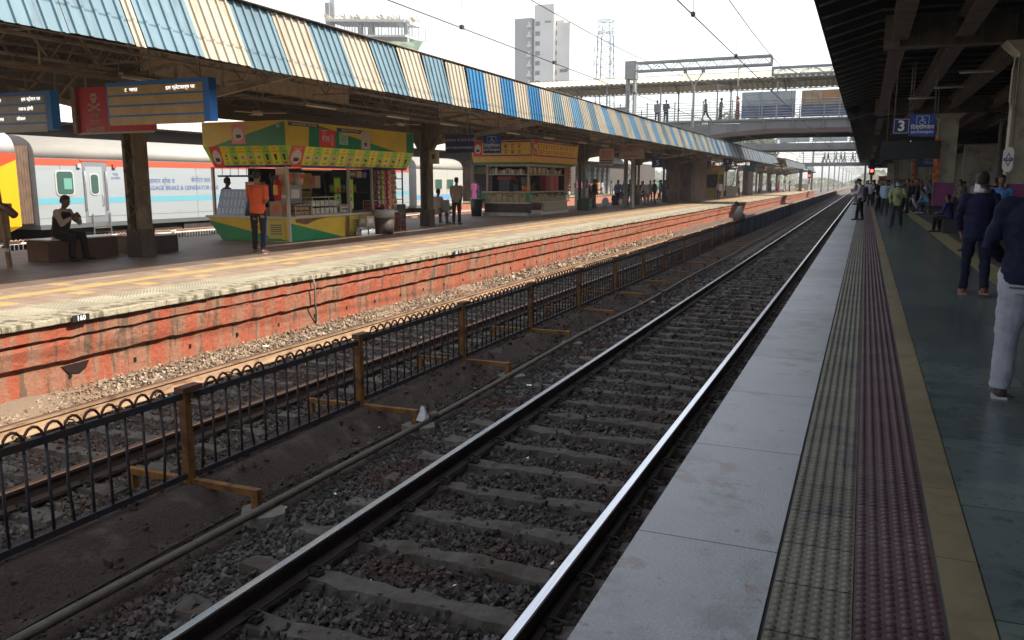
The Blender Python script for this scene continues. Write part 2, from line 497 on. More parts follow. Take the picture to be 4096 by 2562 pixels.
hb.build("broken_gap", mat("gap_shade", (0.018, 0.008, 0.006), 1), wall)  # dark plug set in the wall; the gap's shade is in its colour
tag(wall, "red painted platform retaining wall with ledge beside the sunlit track", "wall")

# number plates on the coping
def plate(s_, y, L):
    t = thing("distance_plate", {"160": "small black plate with white numbers on the nearest part of the far platform edge", "150": "tiny black number plate farther along the far platform edge"}[s_], "marker", (-8.715, y, -.035))
    MB().box(0, .006, -L / 2, L / 2, -.042, .04).build("plate", mat("plate_black", (0.02, .02, .025), .5), t)
    text("lettering", s_, .085, mat("paint_white", (.8, .8, .78), .6), t, (.008, 0, -.003), SIDE, bold=.002)
plate("160", 7.1, .24); plate("150", 17.26, .3)
# crack pipe on the wall
t = thing("wall_conduit", "bent grey conduit hanging down the red platform wall", "conduit", (0, 0, 0))
MB().tube([(-8.76, 11.82, -.07), (-8.75, 11.85, -.2), (-8.8, 11.9, -.5), (-8.85, 12.0, -.7), (-8.95, 12.1, -.9)], .016, 6).build("conduit", mat("conduit_grey", (.2, .17, .15), .7), t)

# ================================================================ BALLAST STONES
ico_v = []
phi = (1 + 5 ** .5) / 2
for a, b_ in ((1, phi),):
    for s1 in (-1, 1):
        for s2 in (-1, 1):
            ico_v += [(0, s1 * a, s2 * b_), (s1 * a, s2 * b_, 0), (s2 * b_, 0, s1 * a)]
ico_v = np.array(ico_v, float); ico_v /= np.linalg.norm(ico_v[0])
ico_v = np.array([(sx * (1 if abs(i) % 2 else .8), sy * .9, sz * .85) for i, (sx, sy, sz) in enumerate([(-1, -1, -1), (1, -1, -1), (1, 1, -1), (-1, 1, -1), (-1, -1, 1), (1, -1, 1), (1, 1, 1), (-1, 1, 1)])]) * .68
ico_v[6] *= .72; ico_v[0] *= .8; ico_v[5] *= 1.15
bm = bmesh.new()
for p in ico_v: bm.verts.new(p)
bmesh.ops.convex_hull(bm, input=bm.verts); bmesh.ops.triangulate(bm, faces=bm.faces)
bm.verts.ensure_lookup_table()
ico_v = np.array([v.co[:] for v in bm.verts]); ico_f = np.array([[v.index for v in f.verts] for f in bm.faces if len(f.verts) == 3])
bm.verts.index_update()
ico_f = np.array([[v.index for v in f.verts] for f in bm.faces])
bm.free()

def gz(x):
    return np.interp(x, xs, zs)
RAILX = (-1.665, -3.405, -6.325, -8.065)
def stones(name, regs, m, label, seed):
    r_ = np.random.default_rng(seed)
    P = []; R = []
    for x0, x1, y0, y1, dens, rr, zoff in regs:
        n = int((x1 - x0) * (y1 - y0) * dens)
        x = r_.uniform(x0, x1, n); y = r_.uniform(y0, y1, n)
        z = gz(x) + zoff + r_.uniform(-.6, .9, n) * rr
        # keep sleepers half swept: fewer stones on their tops
        for tx in (-2.535, -7.195):
            on = (np.abs(x - tx) < 1.36) & (np.abs(((y - 5.0 + .315) % .63) - .315) < .125)
            keep = r_.random(n) < np.where(on, .14, 1.0)
            x, y, z = x[keep], y[keep], z[keep]; n = len(x)
            on = on[keep]
            z = np.where(on, z + .045, z)
        rail = np.zeros(n, bool)
        for rx in RAILX: rail |= np.abs(x - rx) < .085
        x, y, z = x[~rail], y[~rail], z[~rail]
        P.append(np.stack([x, y, z], 1)); R.append(r_.uniform(.55, 1.35, len(x)) * rr)
    P = np.concatenate(P); R = np.concatenate(R); n = len(P)
    q = r_.normal(size=(n, 4)); q /= np.linalg.norm(q, axis=1)[:, None]
    a, b2, c, d = q.T
    rot = np.stack([np.stack([1 - 2 * (c * c + d * d), 2 * (b2 * c - a * d), 2 * (b2 * d + a * c)], 1),
                    np.stack([2 * (b2 * c + a * d), 1 - 2 * (b2 * b2 + d * d), 2 * (c * d - a * b2)], 1),
                    np.stack([2 * (b2 * d - a * c), 2 * (c * d + a * b2), 1 - 2 * (b2 * b2 + c * c)], 1)], 1)
    sc3 = r_.uniform(.55, 1.25, (n, 1, 3))
    V = ico_v[None] * sc3 * r_.uniform(.7, 1.3, (n, len(ico_v), 1)) * R[:, None, None]
    V = np.einsum('nij,nkj->nki', rot, V) + P[:, None, :]
    V = V.reshape(-1, 3)
    F = (ico_f[None] + (np.arange(n) * len(ico_v))[:, None, None]).reshape(-1, 3)
    me = bpy.data.meshes.new(name)
    me.vertices.add(len(V)); me.vertices.foreach_set("co", V.astype(np.float32).ravel())
    me.loops.add(F.size); me.loops.foreach_set("vertex_index", F.astype(np.int32).ravel())
    me.polygons.add(len(F))
    me.polygons.foreach_set("loop_start", (np.arange(len(F)) * 3).astype(np.int32))
    me.update(calc_edges=True)
    me.materials.append(m)
    me.shade_flat()
    o = bpy.data.objects.new(name, me); C.objects.link(o)
    return tag(o, label, "gravel", kind="stuff")

def stone_mat(name, c0, c1, c2, red):
    m = bpy.data.materials.new(name); m.use_nodes = True
    n = m.node_tree.nodes; l = m.node_tree.links
    b = n["Principled BSDF"]; b.inputs["Roughness"].default_value = .85; b.inputs["Specular IOR Level"].default_value = .3
    g_ = n.new("ShaderNodeNewGeometry")
    cr = n.new("ShaderNodeValToRGB")
    e = cr.color_ramp.elements
    e[0].position = 0; e[0].color = (*c0, 1); e[1].position = 1; e[1].color = (*c2, 1)
    x = e.new(.55); x.color = (*c1, 1)
    l.new(g_.outputs["Random Per Island"], cr.inputs[0])
    t = n.new("ShaderNodeTexNoise"); t.inputs["Scale"].default_value = .9; t.inputs["Detail"].default_value = 4
    l.new(g_.outputs["Position"], t.inputs["Vector"])
    r = n.new("ShaderNodeMapRange"); r.inputs["From Min"].default_value = .5; r.inputs["From Max"].default_value = .62; r.inputs["To Max"].default_value = .65
    l.new(t.outputs["Fac"], r.inputs["Value"])
    mx = n.new("ShaderNodeMix"); mx.data_type = 'RGBA'; l.new(r.outputs[0], mx.inputs[0])
    l.new(cr.outputs[0], mx.inputs[6]); mx.inputs[7].default_value = (*red, 1)
    l.new(mx.outputs[2], b.inputs["Base Color"])
    MATS[name] = m
    return m
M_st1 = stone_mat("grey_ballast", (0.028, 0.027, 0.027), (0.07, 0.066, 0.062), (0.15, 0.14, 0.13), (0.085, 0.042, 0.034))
M_st4 = stone_mat("shaded_brown_ballast", (0.035, 0.03, 0.027), (0.08, 0.07, 0.06), (0.15, 0.13, 0.11), (0.1, 0.06, 0.045))  # darker tone carries the canopy's shade between these rails
M_st2 = stone_mat("sunlit_dusty_ballast", (0.13, 0.095, 0.068), (0.26, 0.19, 0.13), (0.42, 0.34, 0.25), (0.22, 0.13, 0.09))  # sunlight put into the paler tone, kept to the strip past the canopy shadow
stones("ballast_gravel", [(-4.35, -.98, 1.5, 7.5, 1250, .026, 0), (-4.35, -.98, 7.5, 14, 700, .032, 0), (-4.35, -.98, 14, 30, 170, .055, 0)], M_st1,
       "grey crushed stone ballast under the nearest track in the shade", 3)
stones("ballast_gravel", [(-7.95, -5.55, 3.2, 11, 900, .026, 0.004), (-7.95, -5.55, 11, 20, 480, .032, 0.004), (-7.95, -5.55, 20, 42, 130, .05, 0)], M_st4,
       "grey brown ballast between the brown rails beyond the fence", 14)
stones("ballast_gravel_dusty_sunlit", [(-9.0, -7.95, 3.2, 11, 900, .024, 0.006), (-9.0, -7.95, 11, 20, 480, .03, 0.006), (-9.0, -7.95, 20, 42, 130, .05, 0)], M_st2,
       "dusty brown ballast between the red wall and the fence, paler colour for sunlight", 4)

# pale dust heaps and rubble along the wall foot
b = MB()
for cy, w_, h_ in ((6.3, .8, .07), (14.2, .6, .05), (18.0, .8, .06)):
    vs = []
    for i in range(13):
        for j in range(9):
            y = cy - w_ * 1.6 + i / 12 * w_ * 3.2; x = -9.0 + j / 8 * .75
            h = h_ * math.exp(-((y - cy) / w_) ** 2 * 1.3) * max(0, 1 - j / 8.0) + random.uniform(-.008, .008)
            vs.append((x, y, float(gz(x)) + h - .008))
    b.add(vs, [(i * 9 + j, (i + 1) * 9 + j, (i + 1) * 9 + j + 1, i * 9 + j + 1) for i in range(12) for j in range(8)], 0, True)
struct(b.build("dust_heap", M_dust))

# drain berm between the two tracks
prof = [(-5.75, -1.2), (-5.6, -1.0), (-5.42, -.92), (-5.05, -.915), (-4.97, -.935), (-4.78, -1.115), (-4.6, -1.13), (-4.42, -1.145), (-4.3, -1.2)]
ys2 = list(np.arange(1, 30, .14)) + list(np.arange(30, 190, 2))
vs = []
for i, y in enumerate(ys2):
    w1 = .05 * math.sin(y * 1.7) + .03 * math.sin(y * 4.1)
    for k2, (a, c) in enumerate(prof):
        e_ = 1 if 0 < k2 < 8 else 0
        vs.append((a + e_ * (w1 * (.8 if k2 > 3 else .2) + random.uniform(-.008, .008)), y, c + e_ * (random.uniform(-.007, .007) - .02 * abs(math.sin(y * .9)))))
n_ = len(prof)
b = MB(); b.add(vs, [(i * n_ + q, i * n_ + q + 1, (i + 1) * n_ + q + 1, (i + 1) * n_ + q) for i in range(len(ys2) - 1) for q in range(n_ - 1)], 0, True)
struct(b.build("drain_bank", M_berm))
M_st3 = stone_mat("berm_gravel", (0.03, 0.022, 0.018), (0.06, 0.045, 0.035), (0.12, 0.1, 0.08), (0.07, 0.035, 0.025))
def berm_z(x): return np.interp(x, [p_[0] for p_ in prof], [p_[1] for p_ in prof])
_g = gz
gz = lambda x: berm_z(x)
stones("earth_clods", [(-5.6, -5.2, 1.5, 12, 420, .017, -.010), (-4.8, -4.42, 1.5, 12, 380, .015, -.010), (-5.6, -4.42, 12, 26, 100, .026, -.012), (-5.3, -4.45, 1.5, 14, 25, .032, -.015)], M_st3, "small dark clods and stones on the earth bank under the fence", 8)
gz = _g

# ================================================================ TRACKS
M_railtop = mat("rail_polish", (0.62, 0.64, 0.68), .2, 1.0, var=.12, vscale=8, stretch=(8, .3, 1))
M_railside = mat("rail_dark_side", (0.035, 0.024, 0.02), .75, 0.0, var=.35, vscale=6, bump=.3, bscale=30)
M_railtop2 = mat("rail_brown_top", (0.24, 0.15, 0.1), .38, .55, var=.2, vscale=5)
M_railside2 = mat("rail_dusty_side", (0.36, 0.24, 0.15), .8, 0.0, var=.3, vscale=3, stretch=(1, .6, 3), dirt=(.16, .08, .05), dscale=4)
M_railside3 = mat("rail_shaded_brown", (0.05, 0.031, 0.023), .8, 0.0, var=.3, vscale=3)  # darker copy of the rail side, with shade put into its colour
M_sleep = mat("sleeper_concrete", (0.105, 0.095, 0.082), .9, 0, var=.3, vscale=5, bump=.9, bscale=22, dirt=(0.07, .055, .045), dscale=2.4, dlo=.45, dhi=.62)
M_clip = mat("clip_iron", (0.03, 0.025, 0.022), .7, .3)
RP = [(-.075, -.156), (.075, -.156), (.075, -.146), (.014, -.128), (.009, -.06), (.011, -.045), (.035, -.034), (.036, -.008), (.028, 0), (-.028, 0), (-.036, -.008), (-.035, -.034), (-.011, -.045), (-.009, -.06), (-.014, -.128), (-.075, -.146)]
def rail(x, mt, ms, parent, y0=-10, y1=900):
    b = MB()
    n = len(RP)
    segs = [y0, 20, 60, 150, y1]
    vs = [(x + a, y, -.9 + c) for y in segs for a, c in RP]
    fs = []; mi = []
    for i in range(len(segs) - 1):
        for q in range(n):
            fs.append((i * n + q, i * n + (q + 1) % n, (i + 1) * n + (q + 1) % n, (i + 1) * n + q)); mi.append(0 if q in (7, 8, 9) else 1)
    b.add(vs, fs); b.m = mi
    return b.build("rail", [mt, ms], parent)
def clip_mesh():
    b = MB()
    b.tube([(-.03, -.045, .0), (-.055, -.03, .04), (-.03, 0.0, .05), (.02, .02, .042), (.06, .0, .035), (.055, -.03, .03), (.02, -.035, .032), (.0, -.045, .0)], .009, 6)
    b.box(-.05, .05, -.05, .02, -.012, .006)
    return b.mesh("rail_clip", M_clip)
clipm = clip_mesh()
slms = []
for sv in range(4):
  sl = MB()
  sl.hexa([(-1.37, -.125, -.2), (1.37, -.125, -.2), (1.37, .125, -.2), (-1.37, .125, -.2)], [(-1.37, -.085, 0), (1.37, -.085, 0), (1.37, .085, 0), (-1.37, .085, 0)])
  slm = sl.mesh("sleeper", M_sleep); slms.append(slm)
  bmt = bmesh.new(); bmt.from_mesh(slm)
  bmesh.ops.subdivide_edges(bmt, edges=[e for e in bmt.edges if e.calc_length() > 1], cuts=22, use_grid_fill=True)
  for v in bmt.verts:
    v.co.x += random.uniform(-.01, .01); v.co.y += random.uniform(-.02, .02); v.co.z += random.uniform(-.022, .008) if v.co.z > -.1 else 0
  bmesh.ops.recalc_face_normals(bmt, faces=bmt.faces)
  bmt.to_mesh(slm); bmt.free()
def track(name, label, tx, xl, xr, mt, ms, y0, nclip):
    t = thing(name, label, "railway track", (tx, 0, 0))
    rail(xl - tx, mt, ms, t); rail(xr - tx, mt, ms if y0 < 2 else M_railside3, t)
    k0 = math.ceil((y0 - 5.0) / .63)
    for k in range(99):
        y = 5.0 + (k0 + k) * .63
        o = bpy.data.objects.new("sleeper", slms[(k * 7 + k // 3) % 4]); C.objects.link(o); o.parent = t
        o.location = (random.uniform(-.02, .02), y + random.uniform(-.015, .015), -1.062 + random.uniform(-.012, .002))
        o.rotation_euler = (random.uniform(-.03, .03), 0, random.uniform(-.012, .012))
        if k < nclip:
            for x in (xl - tx, xr - tx):
                for s_ in (-1, 1):
                    c = bpy.data.objects.new("rail_clip", clipm); C.objects.link(c); c.parent = o
                    c.location = (x + s_ * .10 - o.location.x, random.uniform(-.01, .01), .008)
                    c.rotation_euler = (0, 0, 0 if s_ > 0 else PI)
    b = MB()
    for k in range(99, 330):
        y = 5.0 + (k0 + k) * .63
        b.box(-1.37, 1.37, y - .1, y + .1, -1.16, -1.062)
    o = b.build("far_sleepers", M_sleep, t); o["kind"] = "stuff"
    return t
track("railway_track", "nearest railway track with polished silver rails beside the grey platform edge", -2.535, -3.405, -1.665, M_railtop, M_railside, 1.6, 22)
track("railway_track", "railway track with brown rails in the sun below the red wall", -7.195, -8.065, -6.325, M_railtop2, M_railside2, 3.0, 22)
t = thing("railway_track", "hidden railway track behind the island platform beside the coaches", "railway track", (-20.5, 0, 0))
for x in (-.87, .87): rail(x, M_railtop2, M_railside, t)
t2 = thing("railway_track", "railway track under the parked silver coach", "railway track", (-26.62, 0, 0))
for x in (-.87, .87): rail(x, M_railtop2, M_railside, t2)

# cable pipe along the near track
p = MB()
pts = [(-4.36 + .012 * math.sin(y * .8), y, -1.03 + .02 * math.sin(y * .55 + .6)) for y in np.arange(-2, 60, .8)]
p.tube(pts, .034, 10)
for y in (7.9, 13.7, 19.5, 25):
    p.cone((-4.36, y, -1.02), (-4.36, y + .16, -1.02), .046, .046, 10)
pipe = p.build("cable_pipe", mat("pipe_grey", (0.105, 0.092, 0.075), .7, var=.25, vscale=7, bump=.4, bscale=40, dirt=(.09, .07, .05), dscale=3))
tag(pipe, "long grey pipe lying on the ballast beside the nearest track", "pipe")
pc = MB(); pc.tube([(-4.62 + .04 * math.sin(y * .9), y, -1.12) for y in np.arange(1, 40, .5)], .008, 5)
tag(pc.build("ground_cable", mat("cable_black", (.015, .015, .015), .6)), "thin black cable lying on the earth between pipe and fence", "cable")

# ================================================================ FENCE BETWEEN THE TRACKS
M_bar = mat("fence_black", (0.03, 0.033, 0.042), .6, .2, var=.3, vscale=9, dirt=(.07, .035, .02), dscale=6)
M_post = mat("fence_mustard", (0.19, 0.088, 0.02), .6, 0, var=.3, vscale=7, dirt=(.07, .03, .015), dscale=5, dlo=.5, dhi=.62)
M_rustloop = mat("fence_loop", (0.1, 0.045, 0.03), .6, .1, var=.3)
M_panelblue = mat("fence_blue_sheet", (0.03, 0.04, 0.075), .6, 0, var=.35, vscale=2, dirt=(.09, .1, .13), dscale=3, dlo=.58, dhi=.7)
FX = -5.15
def fence_post_mesh():
    b = MB(); b.box(-.035, .035, -.035, .035, -.93, -.10)
    b.box(-.05, .05, -.06, .16, -.13, -.085, 1)
    return b.mesh("post", [M_post, mat("post_cap", (0.09, .04, .025), .7)])
def fence_foot_mesh():
    b = MB()
    b.box(-.72, .72, -.03, .03, -.955, -.90)
    b.box(-.72, -.655, -.031, .031, -1.2, -.957); b.box(.655, .72, -.031, .031, -1.2, -.957)
    return b.mesh("foot_frame", M_post)
def fence_panel_mesh(L, n=15, seed=0):
    b = MB(); rf = random.Random(seed)
    b.box(-.022, .022, .06, L - .06, -.2, -.145); b.box(-.02, .02, .06, L - .06, -.89, -.84)
    for i in range(n):
        y = .12 + (L - .24) * i / (n - 1)
        k_ = rf.uniform(-.03, .03) if rf.random() < .16 else rf.uniform(-.003, .003)
        b.tube([(0, y, -.865), (k_ * .6, y + k_, -.55), (0, y + k_ * .3, -.17)], .0115, 6)
    m_ = 14
    for i in range(m_):
        if seed and rf.random() < .05: continue
        y0 = .2 + (L - .42) * i / m_; dy = (L - .42) / m_
        pts = [(0, y0 + dy * .5 - dy * .46 * math.cos(PI * q / 6), -.148 + .085 * math.sin(PI * q / 6)) for q in range(7)]
        b.tube(pts, .0115, 5, 1)
    return b.mesh("panel", [M_bar, M_rustloop])
fp, ff, fq = fence_post_mesh(), fence_foot_mesh(), fence_panel_mesh(2.6)
fqs = [fence_panel_mesh(2.6, 15, i) for i in range(1, 6)]
fence = thing("track_fence", "black picket fence with mustard posts standing between the two tracks", "fence", (FX, 0, 0))
def child(me, name, par, loc, rz=0):
    o = bpy.data.objects.new(name, me); C.objects.link(o); o.parent = par; o.location = loc; o.rotation_euler = (0, 0, rz)
    return o
NB = 13
for k in range(-1, NB):
    y = 5.12 + 2.62 * k
    child(fp, "post", fence, (0, y, random.uniform(-.01, .01)))
    child(ff, "foot_frame", fence, (0, y + .02, random.uniform(-.01, .01)), random.uniform(-.03, .03))
    child(fqs[k % 5], "panel", fence, (0, y + .03, random.uniform(-.012, .012)), random.uniform(-.004, .004))
yb = 5.12 + 2.62 * NB
fb = thing("track_barrier", "long dark blue sheet metal barrier continuing the fence between the tracks", "barrier", (FX, yb, 0))
b = MB()
for k in range(52):
    y = k * 2.62
    b.box(-.012, .012, y + .03, y + 2.58, -1.0, -.14 + random.uniform(-.02, .02))
b.build("sheet", M_panelblue, fb)
b = MB()
for k in range(53): b.box(-.035, .035, k * 2.62 - .03, k * 2.62 + .03, -1.2, -.1)
b.build("posts", M_bar, fb)
b = MB(); b.box(-.03, .03, 0, 52 * 2.62, -.12, -.09); b.build("top_rail", mat("rail_rusty", (.2, .11, .07), .7, var=.3), fb)
text("lettering", "DSM", .3, mat("faded_white", (.2, .22, .26), .9), fb, (.016, 3.9, -.45), SIDE)
# concrete pads under the feet
for k in range(6):
    y = 5.14 + 2.62 * k
    b = MB(); x = FX + .75
    pts = [(x + .2 * math.cos(a) * random.uniform(.8, 1.1), y + .17 * math.sin(a) * random.uniform(.8, 1.1)) for a in np.arange(0, 2 * PI, PI / 6)]
    b.prism(pts, 'z', -1.2, -1.06 - random.uniform(0, .02))
    struct(b.build("concrete_pad", mat("pad_concrete", (.17, .16, .14), .9, var=.3, vscale=8, bump=.6), None))
# ================================================================ ISLAND CANOPY
M_steel = mat("steel_brown", (0.28, 0.235, 0.19), .75, 0, var=.3, vscale=3, dirt=(.15, .1, .075), dscale=2.5)
M_steeld = mat("steel_dark", (0.16, 0.12, 0.09), .8, 0, var=.3, vscale=3)
M_roofun = mat("roof_underside", (0.22, 0.185, 0.15), .85, 0, var=.25, vscale=1.5, stretch=(1, .3, 1))
M_roofun.node_tree.nodes["Principled BSDF"].inputs["Specular IOR Level"].default_value = .15
M_lb = mat("sheet_pale_blue", (0.125, 0.2, 0.245), .5, 0, var=.12, vscale=1.2, dirt=(.09, .13, .15), dscale=2.2, dlo=.5, dhi=.68, stretch=(1, 1.5, .25), orand=.12)
M_cr = mat("sheet_cream", (0.335, 0.3, 0.24), .5, 0, var=.1, vscale=1.2, dirt=(.24, .19, .13), dscale=2.2, dlo=.5, dhi=.68, stretch=(1, 1.5, .25), orand=.08)
M_pb = mat("sheet_vivid_blue", (0.03, 0.15, 0.3), .45, 0, orand=.15, var=.12, vscale=1.2, stretch=(1, 1, .3))
M_gb = mat("sheet_grey_blue", (0.10, 0.2, 0.29), .55, 0, var=.2, vscale=1.2, stretch=(1, 1, .3))
M_sheetgrey = mat("sheet_roof_grey", (0.3, 0.29, 0.27), .6, 0, var=.2)

def rib_line(y0, y1, n, hw=.02, ht=.036):
    """corrugated line: list of (y, push) with narrow raised ribs"""
    out = [(y0, 0)]
    p = (y1 - y0) / n
    for i in range(n):
        c = y0 + (i + .5) * p
        out += [(c - hw - .005, 0), (c - hw, ht), (c + hw, ht), (c + hw + .014, 0)]
    out.append((y1, 0))
    return out
def fascia_sheet(parent, y0, y1, xb, zb, xt, zt, m, n=5):
    line = rib_line(y0 + .004, y1 - .004, n)
    vs = [(xb + d, y, zb) for y, d in line] + [(xt + d, y, zt) for y, d in line]
    k = len(line)
    b = MB(); b.add(vs, [(i, i + 1, k + i + 1, k + i) for i in range(k - 1)])
    return b.build("fascia_sheet", m, parent, fix=False)
def roof_sheet(parent, name, y0, y1, pts, pitch=.25, h=.035, m=None, mats=None):
    """corrugated sheet over a cross-section polyline pts [(x,z)...]"""
    ys_ = []
    y = y0; k = 0
    while y < y1:
        ys_.append((y, 0)); ys_.append((y + pitch * .3, 0)); ys_.append((y + pitch * .45, h)); ys_.append((y + pitch * .85, h))
        y += pitch
    vs = [(px, yy, pz + d) for yy, d in ys_ for px, pz in pts]
    n = len(pts)
    b = MB(); b.add(vs, [(i * n + q, i * n + q + 1, (i + 1) * n + q + 1, (i + 1) * n + q) for i in range(len(ys_) - 1) for q in range(n - 1)])
    return b.build(name, m, parent, fix=False)

def lattice(b, p, q, h, n, w_=.045, m=0, zig=.03):
    """lattice girder from p to q (top chord), depth h downward"""
    p = Vector(p); q = Vector(q); dn = Vector((0, 0, -h))
    b.beam(p, q, w_, w_, m); b.beam(p + dn, q + dn, w_, w_, m)
    for i in range(n):
        a = p.lerp(q, i / n); c = p.lerp(q, (i + .5) / n); e = p.lerp(q, (i + 1) / n)
        b.beam(a, c + dn, zig, zig, m); b.beam(c + dn, e, zig, zig, m)

M_column = mat("column_olive", (0.15, 0.115, 0.07), .75, 0, var=.25, vscale=3, dirt=(.08, .06, .045), dscale=2.5)
mat("column_foot", (0.07, 0.05, 0.04), .85, 0, var=.3, vscale=5)
def lattice_column(parent, x, y, h, ww=.26, dd=.36):
    b = MB()
    for sx in (-1, 1):
        b.box(x + sx * ww / 2 - .04, x + sx * ww / 2 + .04, y - dd / 2, y + dd / 2, 0.45, h)
    n = int(h / .3)
    for i in range(n):
        z0 = .5 + (h - .6) * i / n; z1 = .5 + (h - .6) * (i + 1) / n
        s_ = 1 if i % 2 else -1
        for yy in (y - dd / 2 - .006, y + dd / 2 + .006):
            b.beam((x - s_ * ww / 2, yy, z0), (x + s_ * ww / 2, yy, z1), .07, .01)
    b.box(x - ww * .5 - .07, x + ww * .5 + .07, y - dd * .55, y + dd * .55, 0.0, .6, 1)
    # gusset head
    b.hexa([(x - .3, y - .1, 2.75), (x + .3, y - .1, 2.75), (x + .3, y + .1, 2.75), (x - .3, y + .1, 2.75)],
           [(x - .62, y - .1, 3.25), (x + .62, y - .1, 3.25), (x + .62, y + .1, 3.25), (x - .62, y + .1, 3.25)])
    b.box(x - .62, x + .62, y - .1, y + .1, 3.25, 3.85)
    return b.build("column", [M_column, MATS["column_foot"]], parent)

can = thing("island_canopy", "long canopy over the island platform with blue and cream striped fascia sheets", "canopy", (0, 0, 0))
RX = -13.9
def canopy_cross(b, x, y, xe, xw, ze):
    # cantilever arms with diagonal struts both ways
    b.beam((x, y, 2.95), (xe + .1, y, ze - .15), .09, .14)
    b.beam((x, y, 3.75), (xe, y, ze + .55), .07, .1)
    b.beam((x, y, 2.95), (xw + .1, y, ze - .15), .09, .14)
    b.beam((x, y, 3.75), (xw, y, ze + .55), .07, .1)
    for s_, xx in ((1, xe), (-1, xw)):
        for t in (.3, .55, .8):
            xa = x + (xx - x) * t; z0 = 2.95 + (ze - .15 - 2.95) * t; z1 = 3.75 + (ze + .55 - 3.75) * t
            b.beam((xa, y, z0), (xa, y, z1), .05, .05)
            xb_ = x + (xx - x) * (t - .22); z2 = 3.75 + (ze + .55 - 3.75) * (t - .22)
            b.beam((xa, y, z0), (xb_, y, z2), .04, .04)
COLY = [-.5, 13.35, 26.9, 45.0, 57.3, 66.3, 84, 97]
for y in COLY:
    lattice_column(can, -14.35 if y < 20 else -14.75, y, 3.8)
for y in COLY:
    b = MB(); canopy_cross(b, -14.5, y, -9.75, -18.2, 3.87); b.build("bracket_arm", M_steel, can)
b = MB()
for x, zt in ((-11.6, 4.45), (-16.6, 4.45), (-14.5, 4.6)):
    for a, c in zip(COLY[:-1], COLY[1:]):
        n = max(4, int((c - a) / 1.15))
        lattice(b, (x, a, zt), (x, c, zt), .7, n, .05, 0, .03)
b.build("lattice_girders", M_steel, can)
b = MB()
for y in np.arange(-4, 100, 3.4):      # light trusses across
    lattice(b, (-10, y, 4.55), (-18, y, 4.55), .55, 9, .035, 0, .022)
    b.cone((-12.2, y, 4.0), (-12.2, y, 3.45), .012, .012, 5); b.cone((-13.4, y, 4.2), (-13.4, y, 3.45), .012, .012, 5)
b.build("cross_trusses", M_steel, can)
b = MB()
for x in (-10.1, -11.2, -12.4, -13.4, -15.2, -16.8, -17.9):
    z = 4.5 + (1 - abs(x - RX) / 4.4) * .75
    b.box(x - .035, x + .035, -8, 101, z - .1, z - .01)
for x, z in ((-12.3, 3.42), (-12.9, 3.46), (-10.4, 3.72)):
    b.box(x - .02, x + .02, -8, 101, z - .02, z + .02)
b.box(-9.3, -9.24, -8, 101, 3.4, 3.48); b.box(-9.85, -9.78, -8, 101, 4.4, 4.47)
b.build("purlins", M_steeld, can)
for y in COLY[:-1]:       # dusty ceiling boards seen between trusses
    b = MB(); b.box(-14.44, -14.42, y + .4, y + 8.2, 3.9, 4.5); b.build("dust_board", mat("board_buff", (.42, .33, .24), .9, 0, var=.2), can)
roof_sheet(can, "roof_sheet", -9, 101.2, [(-9.5, 4.44), (RX, 5.3), (-18.4, 4.6)], .25, .03, M_roofun)
random.seed(11)
seg = []
y = 3.4
seg.append((3.4 - 1.9, 8.62, 'w'))
k = -4
sheets = []
for i in range(7): sheets.append((1.62 + i, 2.62 + i, M_lb))
sheets.append((8.62, 8.80, M_cr)); sheets.append((8.80, 9.88, M_lb)); sheets.append((9.88, 10.9, M_cr)); sheets.append((10.9, 11.94, M_lb))
for i in range(86):
    y0 = 11.94 + i * 1.0 if i < 90 else 0
    if y0 > 98.5: break
    if i % 2 == 0: m_ = M_cr
    elif 18 < y0 < 24: m_ = M_pb
    elif y0 > 55 and i % 4 == 1: m_ = M_pb
    elif y0 > 24: m_ = M_gb if i % 4 == 3 else M_lb
    else: m_ = M_lb
    sheets.append((y0, y0 + 1.0, m_))
for y0, y1, m_ in sheets:
    vert = 18.8 < y0 < 24.9
    lean = .14 if vert else .42
    if 14.5 < y0 <= 18.8: lean = .42 - .28 * (y0 - 14.5) / 4.3
    if 24.9 <= y0 < 31: lean = .14 + .28 * (y0 - 24.0) / 7
    xb = -9.1 + random.uniform(-.015, .015); zb = 3.4 + random.uniform(-.012, .012)
    if y0 > 90: zb += (y0 - 90) * .04
    n = 5 if y1 - y0 > .5 else 1
    fascia_sheet(can, y0, y1, xb, zb, xb - lean, 4.36 + (lean - .14) / .28 * .11, m_, n)
b = MB(); b.box(-9.6, -9.4, 1.6, 101, 4.475, 4.485)
b.build("roof_edge_strip", M_steeld, can)
b = MB(); b.add([(-18.3, -9, 3.5), (-18.3, 101, 3.5), (-18.35, 101, 4.66), (-18.35, -9, 4.66)], [(0, 1, 2, 3)])
b.build("rear_fascia", mat("rear_sheet", (.2, .18, .15), .6), can, fix=False)

# second, farther canopy section
c2 = thing("island_canopy", "farther and lower canopy section near the red signal with pale striped fascia", "canopy", (0, 0, 0))
for i in range(62):
    y0 = 112 + i
    zb = 3.5 + min(i, 40) * .004
    fascia_sheet(c2, y0, y0 + 1, -9.3, zb, -9.6, 4.45, (M_cr, M_gb)[i % 2], 4)
roof_sheet(c2, "roof_sheet", 111.5, 174, [(-9.5, 4.5), (-13.8, 5.1), (-18.2, 4.5)], .5, .04, M_roofun)
for y in (114, 128, 142, 156, 170): lattice_column(c2, -14.4, y, 3.8)
for y in (114, 121, 128, 135, 142, 149, 156, 163, 170):
    b = MB(); canopy_cross(b, -14.5, y, -9.8, -18.1, 3.8); b.build("bracket_arm", M_steel, c2)

